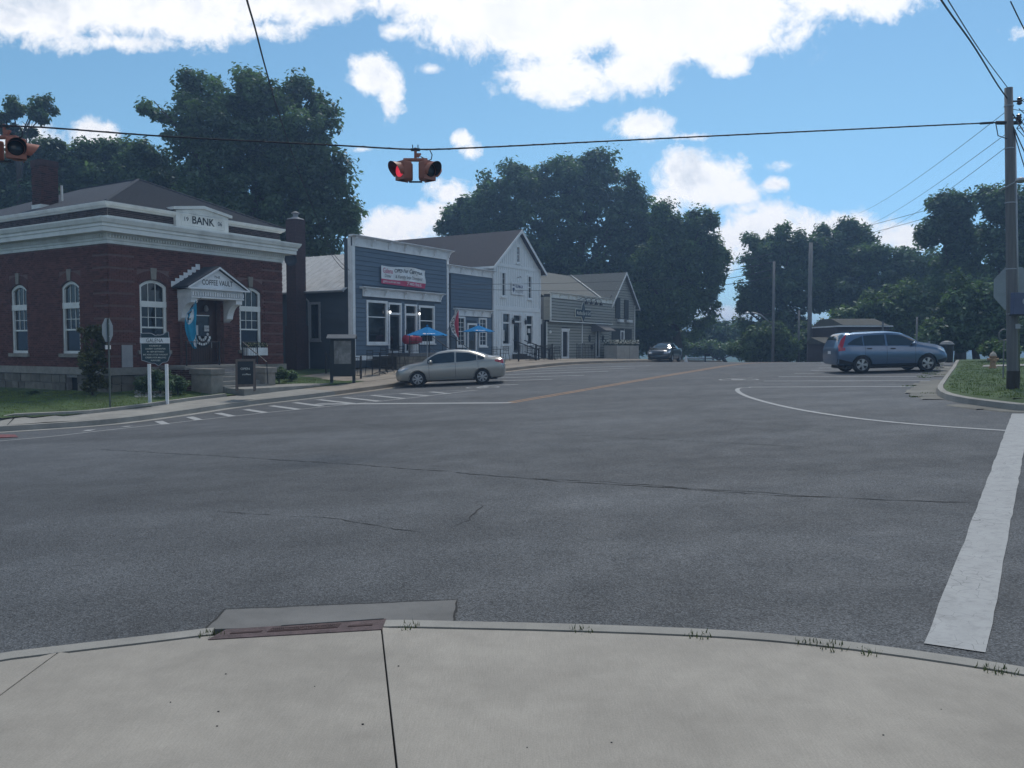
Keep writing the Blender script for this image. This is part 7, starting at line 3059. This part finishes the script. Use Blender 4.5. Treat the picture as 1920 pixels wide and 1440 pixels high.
def crown(E, base, n_leaf, size, clump, m, seed, gap=.0, spiky=0.0):
    """leaves gathered in clumps through ellipsoids E = [(centre, radii)]"""
    rs = np.random.default_rng(seed)
    vol = np.array([r[0] * r[1] * r[2] for _, r in E]) ** .75
    tot = vol.sum()
    Cs, Ns, Sh = [], [], []
    per = 120
    n_leaf, size, clump = n_leaf * 1.5, size * .70, clump * .80
    for (c, r), v in zip(E, vol):
        nc = max(4, int(n_leaf * v / tot / per))
        d = rs.normal(size=(nc, 3))
        d /= np.linalg.norm(d, axis=1, keepdims=True)
        rad = rs.uniform(0, 1, (nc, 1)) ** .42 * rs.uniform(.9, 1.16, (nc, 1))
        cc = np.array(c) + d * rad * (np.array(r) - clump * .45)
        for p, dd, rr in zip(cc, d, rad[:, 0]):
            if rs.random() < gap + .10: continue
            k = int(per * rs.uniform(.55, 1.5))
            cr = clump * rs.uniform(.5, 1.15)
            o = rs.normal(size=(k, 3))
            o /= np.linalg.norm(o, axis=1, keepdims=True)
            q = o * (rs.uniform(0, 1, (k, 1)) ** .45) * cr * np.array([1, 1, .72])
            if spiky:
                q += (dd * .5 + np.array([0, 0, .6])) * cr * spiky * (rs.uniform(0, 1, (k, 1)) ** 2.5)
            nn = o * .6 + np.array([0, 0, .9]) + rs.normal(size=(k, 3)) * .55
            nn /= np.linalg.norm(nn, axis=1, keepdims=True)
            Cs.append(p + q)
            Ns.append(nn)
            Sh.append(np.clip(rs.normal(1, .22) * rs.uniform(.65, 1.35, k), .3, 2.2))
    C = np.concatenate(Cs) - np.array(base)
    return leaves_mesh('crown', C, np.concatenate(Ns), size, np.concatenate(Sh), m, rs)


def tree(name, label, ells, y, base_uv=None, m=LF_DARK, n=30000, size=.26, clump=1.0, seed=1, trunk=.35, cat='tree', grp=None, depth=.8, gap=.0, limbs=9, spiky=.6, zb=None, bare=False):
    """ells: crown lobes measured in the photograph (u, v, ru, rv[, dy]), set y metres ahead with real depth"""
    E = []
    for e in ells:
        u, v, ru, rv = e[:4]
        dy_ = e[4] if len(e) > 4 else 0
        yy = y + dy_
        c = at(u, v, yy)
        rx, rz_ = ru * yy / FPX, rv * yy / FPX
        E.append(((c.x, c.y, c.z), (rx, max(1.0, rx * depth), rz_)))
    if base_uv: b = at(base_uv[0], base_uv[1], y)
    else:
        b = at(sum(e[0] * e[2] for e in ells) / sum(e[2] for e in ells), 660, y)
    gz = road_xy(b.x, b.y) if zb is None else zb
    base = (b.x, b.y, gz - .1)
    t = thing(name, label, cat, base, 0, grp)
    link('crown', crown(E, base, n, size, clump, m, seed, gap, spiky), t)['kind'] = 'stuff'
    r_ = random.Random(seed)
    mb = MB()
    topc = max(E, key=lambda e: e[0][2])
    tp = Vector(topc[0]) - Vector(base)
    low = min(e[0][2] - e[1][2] for e in E) - base[2]
    fork = Vector((tp.x * .25, tp.y * .25, max(1.2, low + .15 * (tp.z - low))))
    mb.tube([(0, 0, 0), (trunk * .2, 0, fork.z * .4), fork], [trunk * 1.25, trunk, trunk * .8], 10)
    mb.build('trunk', BARK, t, True)
    lm_ = MB()
    big = sorted(E, key=lambda e: -e[1][0] * e[1][2])
    for k in range(limbs):
        c, r = big[k % len(big)]
        d = Vector((r_.uniform(-.7, .7) * r[0], r_.uniform(-.7, .7) * r[1], r_.uniform(-.2, .75) * r[2]))
        e_ = Vector(c) - Vector(base) + d
        s_ = fork * r_.uniform(.75, 1.0)
        mid = s_.lerp(e_, .45) + Vector((r_.uniform(-.3, .3), r_.uniform(-.3, .3), .10 * (e_ - s_).length))
        pts = catmull([s_, mid, e_], 4)
        nn = len(pts)
        lm_.tube(pts, [trunk * (.5 - .46 * i / (nn - 1)) for i in range(nn)], 6)
        for q_ in range(3):
            s2_ = pts[r_.randint(nn // 2, nn - 2)]
            e2 = s2_ + Vector((r_.uniform(-1, 1) * r[0] * .5, r_.uniform(-1, 1) * r[1] * .5, r_.uniform(.1, .8) * r[2] * .5))
            lm_.tube([s2_, s2_.lerp(e2, .5) + Vector((0, 0, .15)), e2], [trunk * .16, trunk * .1, trunk * .03], 4)
    lm_.build('limbs', BARK, t, True)
    return t


GT = 'trees behind the shop row'
tree('maple_tree', 'very large dark maple towering behind the bank and the diner',
     [(440, 230, 130, 85), (520, 260, 120, 110), (400, 320, 90, 90), (560, 350, 95, 100), (480, 390, 150, 90), (375, 170, 48, 42), (455, 160, 42, 34), (555, 175, 40, 40), (600, 220, 40, 55), (630, 320, 36, 50), (630, 400, 55, 55),
      (300, 210, 42, 28), (340, 240, 40, 40), (415, 450, 90, 45), (560, 450, 80, 40), (655, 400, 38, 30)], 56, (480, 660), LF_DARK, 68000, .25, 1.15, 3, .55, grp=GT, zb=0.2, limbs=16)
tree('maple_tree', 'tall sparse tree with visible branches behind the left signal', [(50, 205, 40, 26), (15, 235, 30, 25), (80, 215, 26, 30), (38, 250, 30, 18)], 58, (40, 660), LF_DARK, 4200, .24, .7, 5, .16, grp=GT, gap=.25, zb=0, spiky=.5)
tree('maple_tree', 'dark leafy tree rising left of the bank chimney', [(20, 330, 60, 50), (70, 310, 50, 45), (95, 285, 30, 30), (30, 370, 80, 40), (70, 385, 90, 40)], 60, (30, 660), LF_DARK, 26000, .27, 1.1, 7, .4, grp=GT, zb=0)
tree('maple_tree', 'rounded dark tree right behind the bank roof ridge', [(170, 315, 70, 48), (215, 300, 50, 38), (140, 350, 60, 45), (220, 360, 90, 50)], 62, (180, 660), LF_MID, 28000, .27, 1.1, 8, .4, grp=GT, zb=0)
tree('maple_tree', 'narrow dark tree between the bank roof and the huge maple', [(275, 310, 50, 45), (265, 285, 25, 22), (300, 350, 60, 60), (310, 400, 80, 50), (350, 440, 90, 40)], 58, (290, 660), LF_DARK, 24000, .26, 1.1, 9, .4, grp=GT, zb=0)
tree('maple_tree', 'dark tree filling in low behind the diner roof', [(480, 470, 90, 50), (580, 480, 80, 50), (660, 430, 34, 40), (520, 560, 120, 80)], 66, (560, 660), LF_DARK, 20000, .3, 1.2, 10, .4, grp=GT, zb=0)
tree('oak_tree', 'broad dark tree with ragged top behind the white gabled office',
     [(970, 350, 75, 50), (1060, 350, 80, 60), (1130, 380, 80, 75), (920, 400, 75, 50), (1000, 440, 110, 80), (1100, 480, 110, 90), (1180, 430, 55, 60), (1060, 315, 50, 30), (1120, 310, 40, 30), (960, 322, 40, 24), (1195, 375, 34, 26),
      (1190, 520, 80, 90), (1010, 540, 90, 60), (1232, 450, 52, 66), (1210, 405, 40, 34), (1255, 500, 50, 70)], 82, (1060, 670), LF_DARK, 62000, .34, 1.5, 12, .6, grp=GT, zb=0, limbs=16)
tree('oak_tree', 'small round tree leaning out left of the broad office tree', [(870, 410, 52, 34), (845, 430, 34, 28), (905, 390, 30, 30), (900, 440, 60, 30)], 84, (890, 670), LF_DARK, 14000, .33, 1.1, 13, .35, grp=GT, zb=0, gap=.1)
tree('maple_tree', 'lighter tree with upright sprays at the right end of the shop row',
     [(1300, 460, 50, 60), (1320, 520, 45, 70), (1270, 480, 50, 80), (1250, 400, 28, 26), (1320, 410, 30, 26), (1345, 480, 22, 30), (1280, 580, 70, 60), (1220, 540, 50, 90)], 76, (1270, 672), LF_MID, 42000, .28, 1.1, 14, .4, grp=GT, zb=0, spiky=.8, gap=.06)
tree('oak_tree', 'dark undergrowth tree filling behind the tan bar', [(1130, 590, 90, 70), (1210, 620, 70, 50), (1240, 640, 60, 30)], 88, (1180, 672), LF_DARK, 20000, .35, 1.2, 15, .3, grp=GT, zb=0)
GR = 'trees along the right side of the road'
tree('oak_tree', 'tall dark tree right of the bright sky gap', [(1460, 460, 60, 42), (1430, 500, 45, 50), (1480, 540, 75, 60), (1410, 560, 32, 40), (1500, 480, 45, 50), (1395, 580, 18, 18), (1450, 620, 70, 50)], 78, (1460, 676), LF_DARK, 34000, .30, 1.15, 16, .45, grp=GR, zb=0, gap=.05)
tree('oak_tree', 'dark tree with an uneven top right of the tallest distant pole', [(1590, 440, 44, 26), (1560, 470, 45, 45), (1610, 480, 45, 50), (1570, 540, 60, 60), (1540, 440, 25, 20), (1540, 500, 40, 50)], 80, (1580, 676), LF_DARK, 26000, .31, 1.15, 17, .4, grp=GR, zb=0, gap=.12)
tree('oak_tree', 'lower ragged dark tree left of the tall right hand tree', [(1650, 480, 38, 24), (1700, 500, 45, 34), (1660, 530, 60, 50), (1730, 540, 55, 55), (1640, 580, 60, 50), (1700, 485, 30, 26), (1745, 495, 34, 34), (1625, 500, 40, 40), (1690, 525, 75, 50), (1620, 560, 70, 50)], 76, (1680, 676), LF_DARK, 24000, .30, 1.1, 18, .4, grp=GR, zb=0, gap=.12)
tree('oak_tree', 'tallest right hand tree with open crown left of the utility pole', [(1770, 400, 40, 40), (1800, 385, 40, 32), (1750, 440, 34, 30), (1810, 460, 45, 50), (1790, 520, 50, 50), (1840, 540, 50, 40)], 62, (1800, 670), LF_DARK, 24000, .27, 1.0, 19, .35, grp=GR, zb=.3, gap=.15)
tree('oak_tree', 'tall dark tree directly behind and right of the utility pole', [(1870, 380, 50, 38), (1915, 400, 40, 50), (1880, 460, 40, 60), (1930, 480, 50, 80), (1890, 560, 70, 60)], 58, (1890, 670), LF_DARK, 26000, .26, 1.0, 20, .35, grp=GR, zb=.3, gap=.1)
tree('broad_bush', 'wide lighter green leafy thicket behind the blue crossover', [(1700, 560, 60, 36), (1650, 590, 60, 40), (1740, 590, 70, 50), (1610, 610, 50, 40), (1700, 630, 90, 40), (1775, 545, 34, 22)], 60, (1690, 668), LF_LIGHT, 30000, .26, 1.0, 21, .25, 'bush', 'thickets on the right', zb=.2)
tree('broad_bush', 'dark thicket right of the trash bin below the tall trees', [(1820, 580, 70, 60), (1800, 630, 90, 40), (1880, 620, 70, 50), (1960, 600, 70, 70)], 46, (1830, 666), LF_DARK, 24000, .22, .9, 22, .2, 'bush', 'thickets on the right', zb=.4)
tree('broad_bush', 'rounded shrub just behind the fire hydrant', [(1868, 655, 26, 18), (1890, 660, 24, 14)], 36, (1868, 672), LF_MID, 6000, .10, .35, 23, .08, 'bush', 'thickets on the right', zb=.55)
tree('broad_bush', 'pale green bushy tree at the foot of the street lamp pole', [(1440, 630, 42, 30), (1420, 655, 50, 28), (1470, 655, 34, 24)], 66, (1440, 674), LF_LIGHT, 14000, .24, .8, 24, .18, 'bush', 'thickets on the right', zb=0)
tree('broad_bush', 'dark thicket between the two tall distant poles', [(1530, 640, 50, 40), (1500, 660, 60, 24), (1570, 650, 50, 34)], 68, (1530, 676), LF_DARK, 12000, .25, .9, 25, .18, 'bush', 'thickets on the right', zb=0)
tree('broad_bush', 'low far trees closing the bright sky gap', [(1360, 630, 50, 30), (1330, 620, 40, 22), (1390, 640, 50, 34), (1300, 645, 50, 30)], 104, (1360, 672), LF_MID, 16000, .36, 1.2, 26, .25, 'bush', 'thickets on the right', zb=-1)
tree('broad_bush', 'green hedge running along the far bend behind the guard rail', [(1340, 655, 50, 16), (1400, 660, 50, 18), (1290, 650, 40, 18), (1450, 668, 50, 14)], 96, (1360, 676), LF_MID, 14000, .3, .9, 27, .12, 'bush', 'thickets on the right', zb=-1)
# bank planting
def small_bush(label, u, v, y, ru, rv, n, m=LF_DARK, seed=40, size=.055, clump=.22, cat='bush', name='round_bush', grp=None):
    p = at(u, v, y)
    gz = lawn_z(*AB(p.x, p.y))
    k = y / FPX
    base = (p.x, p.y, gz)
    t = thing(name, label, cat, base, 0, grp)
    E = [((p.x, p.y, p.z), (ru * k, max(ru * k * .8, .25), rv * k))]
    rs = np.random.default_rng(seed)
    link('foliage', crown(E, base, n, size, clump, m, seed, 0, .1), t)['kind'] = 'stuff'
    MB().tube([(0, 0, -.05), (0, 0, max(.1, p.z - gz))], .03, 5).build('stem', BARK, t)
    return t


GB = 'clipped bushes before the bank'
small_bush('round dark bush left of the town marker posts', 270, 718, 29.6, 20, 17, 4200, seed=41, grp=GB)
small_bush('largest round bush between the two marker posts', 300, 712, 29.9, 26, 22, 6000, seed=42, grp=GB)
small_bush('round bush right of the marker beside the stoop', 333, 718, 30.0, 21, 17, 4200, seed=43, grp=GB)
small_bush('front bush nestled low against the right marker post', 312, 724, 29.2, 16, 12, 2600, seed=44, grp=GB)
small_bush('bush at the right corner of the bank by the stair pier', 523, 698, 34.6, 17, 14, 3600, LF_MID, seed=45, grp=GB)
small_bush('smaller bush next to the bank corner towards the flue', 547, 703, 35.6, 12, 11, 2400, LF_MID, seed=46, grp=GB)
small_bush('low bush by the basement window on the side of the bank', 62, 742, 30.5, 12, 10, 1600, seed=47, grp=GB)
tree('columnar_shrub', 'slim olive and reddish shrub climbing the bank corner behind the turned stop sign', [(172, 622, 11, 18), (173, 655, 14, 26), (172, 690, 15, 28), (176, 720, 14, 22)], 29.0, (173, 745), LF_RED, 8500, .07, .24, 48, .05, 'shrub', None, zb=-.45, gap=.05)
# pebble bed round the marker
mb = MB()
r_ = random.Random(4)
for _ in range(420):
    u, v = r_.uniform(252, 322), r_.uniform(733, 745)
    x, y = on_road(u, v, 0, lambda a, b: np.float64(lawn_z(float(a), float(b))))
    s = r_.uniform(.02, .05)
    z = lawn_z(*AB(x, y))
    mb.add([(x - s, y, z), (x, y - s * .7, z), (x + s, y, z), (x, y + s * .7, z), (x, y, z + s * .7)], [(0, 1, 4), (1, 2, 4), (2, 3, 4), (3, 0, 4)])
o = mb.build('pebbles', pm('pale_pebbles', (.33, .32, .29), .8, .4, 20))
tag(o, 'pale pebbles spread under the town marker', None, None, 'stuff')
# ------------------------------------------------------------------ bluish lens veil, imitated by an added thin volume that lifts the darks
hz_m = bpy.data.materials.new('lens_veil')
hz_m.use_nodes = True
N, L = hz_m.node_tree.nodes, hz_m.node_tree.links
N.remove(N['Principled BSDF'])
pv = N.new('ShaderNodeVolumePrincipled')
pv.inputs['Color'].default_value = (.42, .66, 1.0, 1)
pv.inputs['Density'].default_value = .0017
pv.inputs['Anisotropy'].default_value = .5
L.new(pv.outputs[0], N['Material Output'].inputs['Volume'])
hzo = MB().box(-1700, 1700, -1700, 1700, -30, 27).build('lens_veil', hz_m)
hzo['kind'] = 'stuff'
hzo['label'] = 'thin bluish volume added over the street to imitate lens veil'
SC.cycles.volume_bounces = 0
SC.cycles.volume_step_rate = 5
print('FACES', sum(len(o.data.polygons) for o in SC.objects if o.type == 'MESH'), 'OBJ', len(SC.objects))
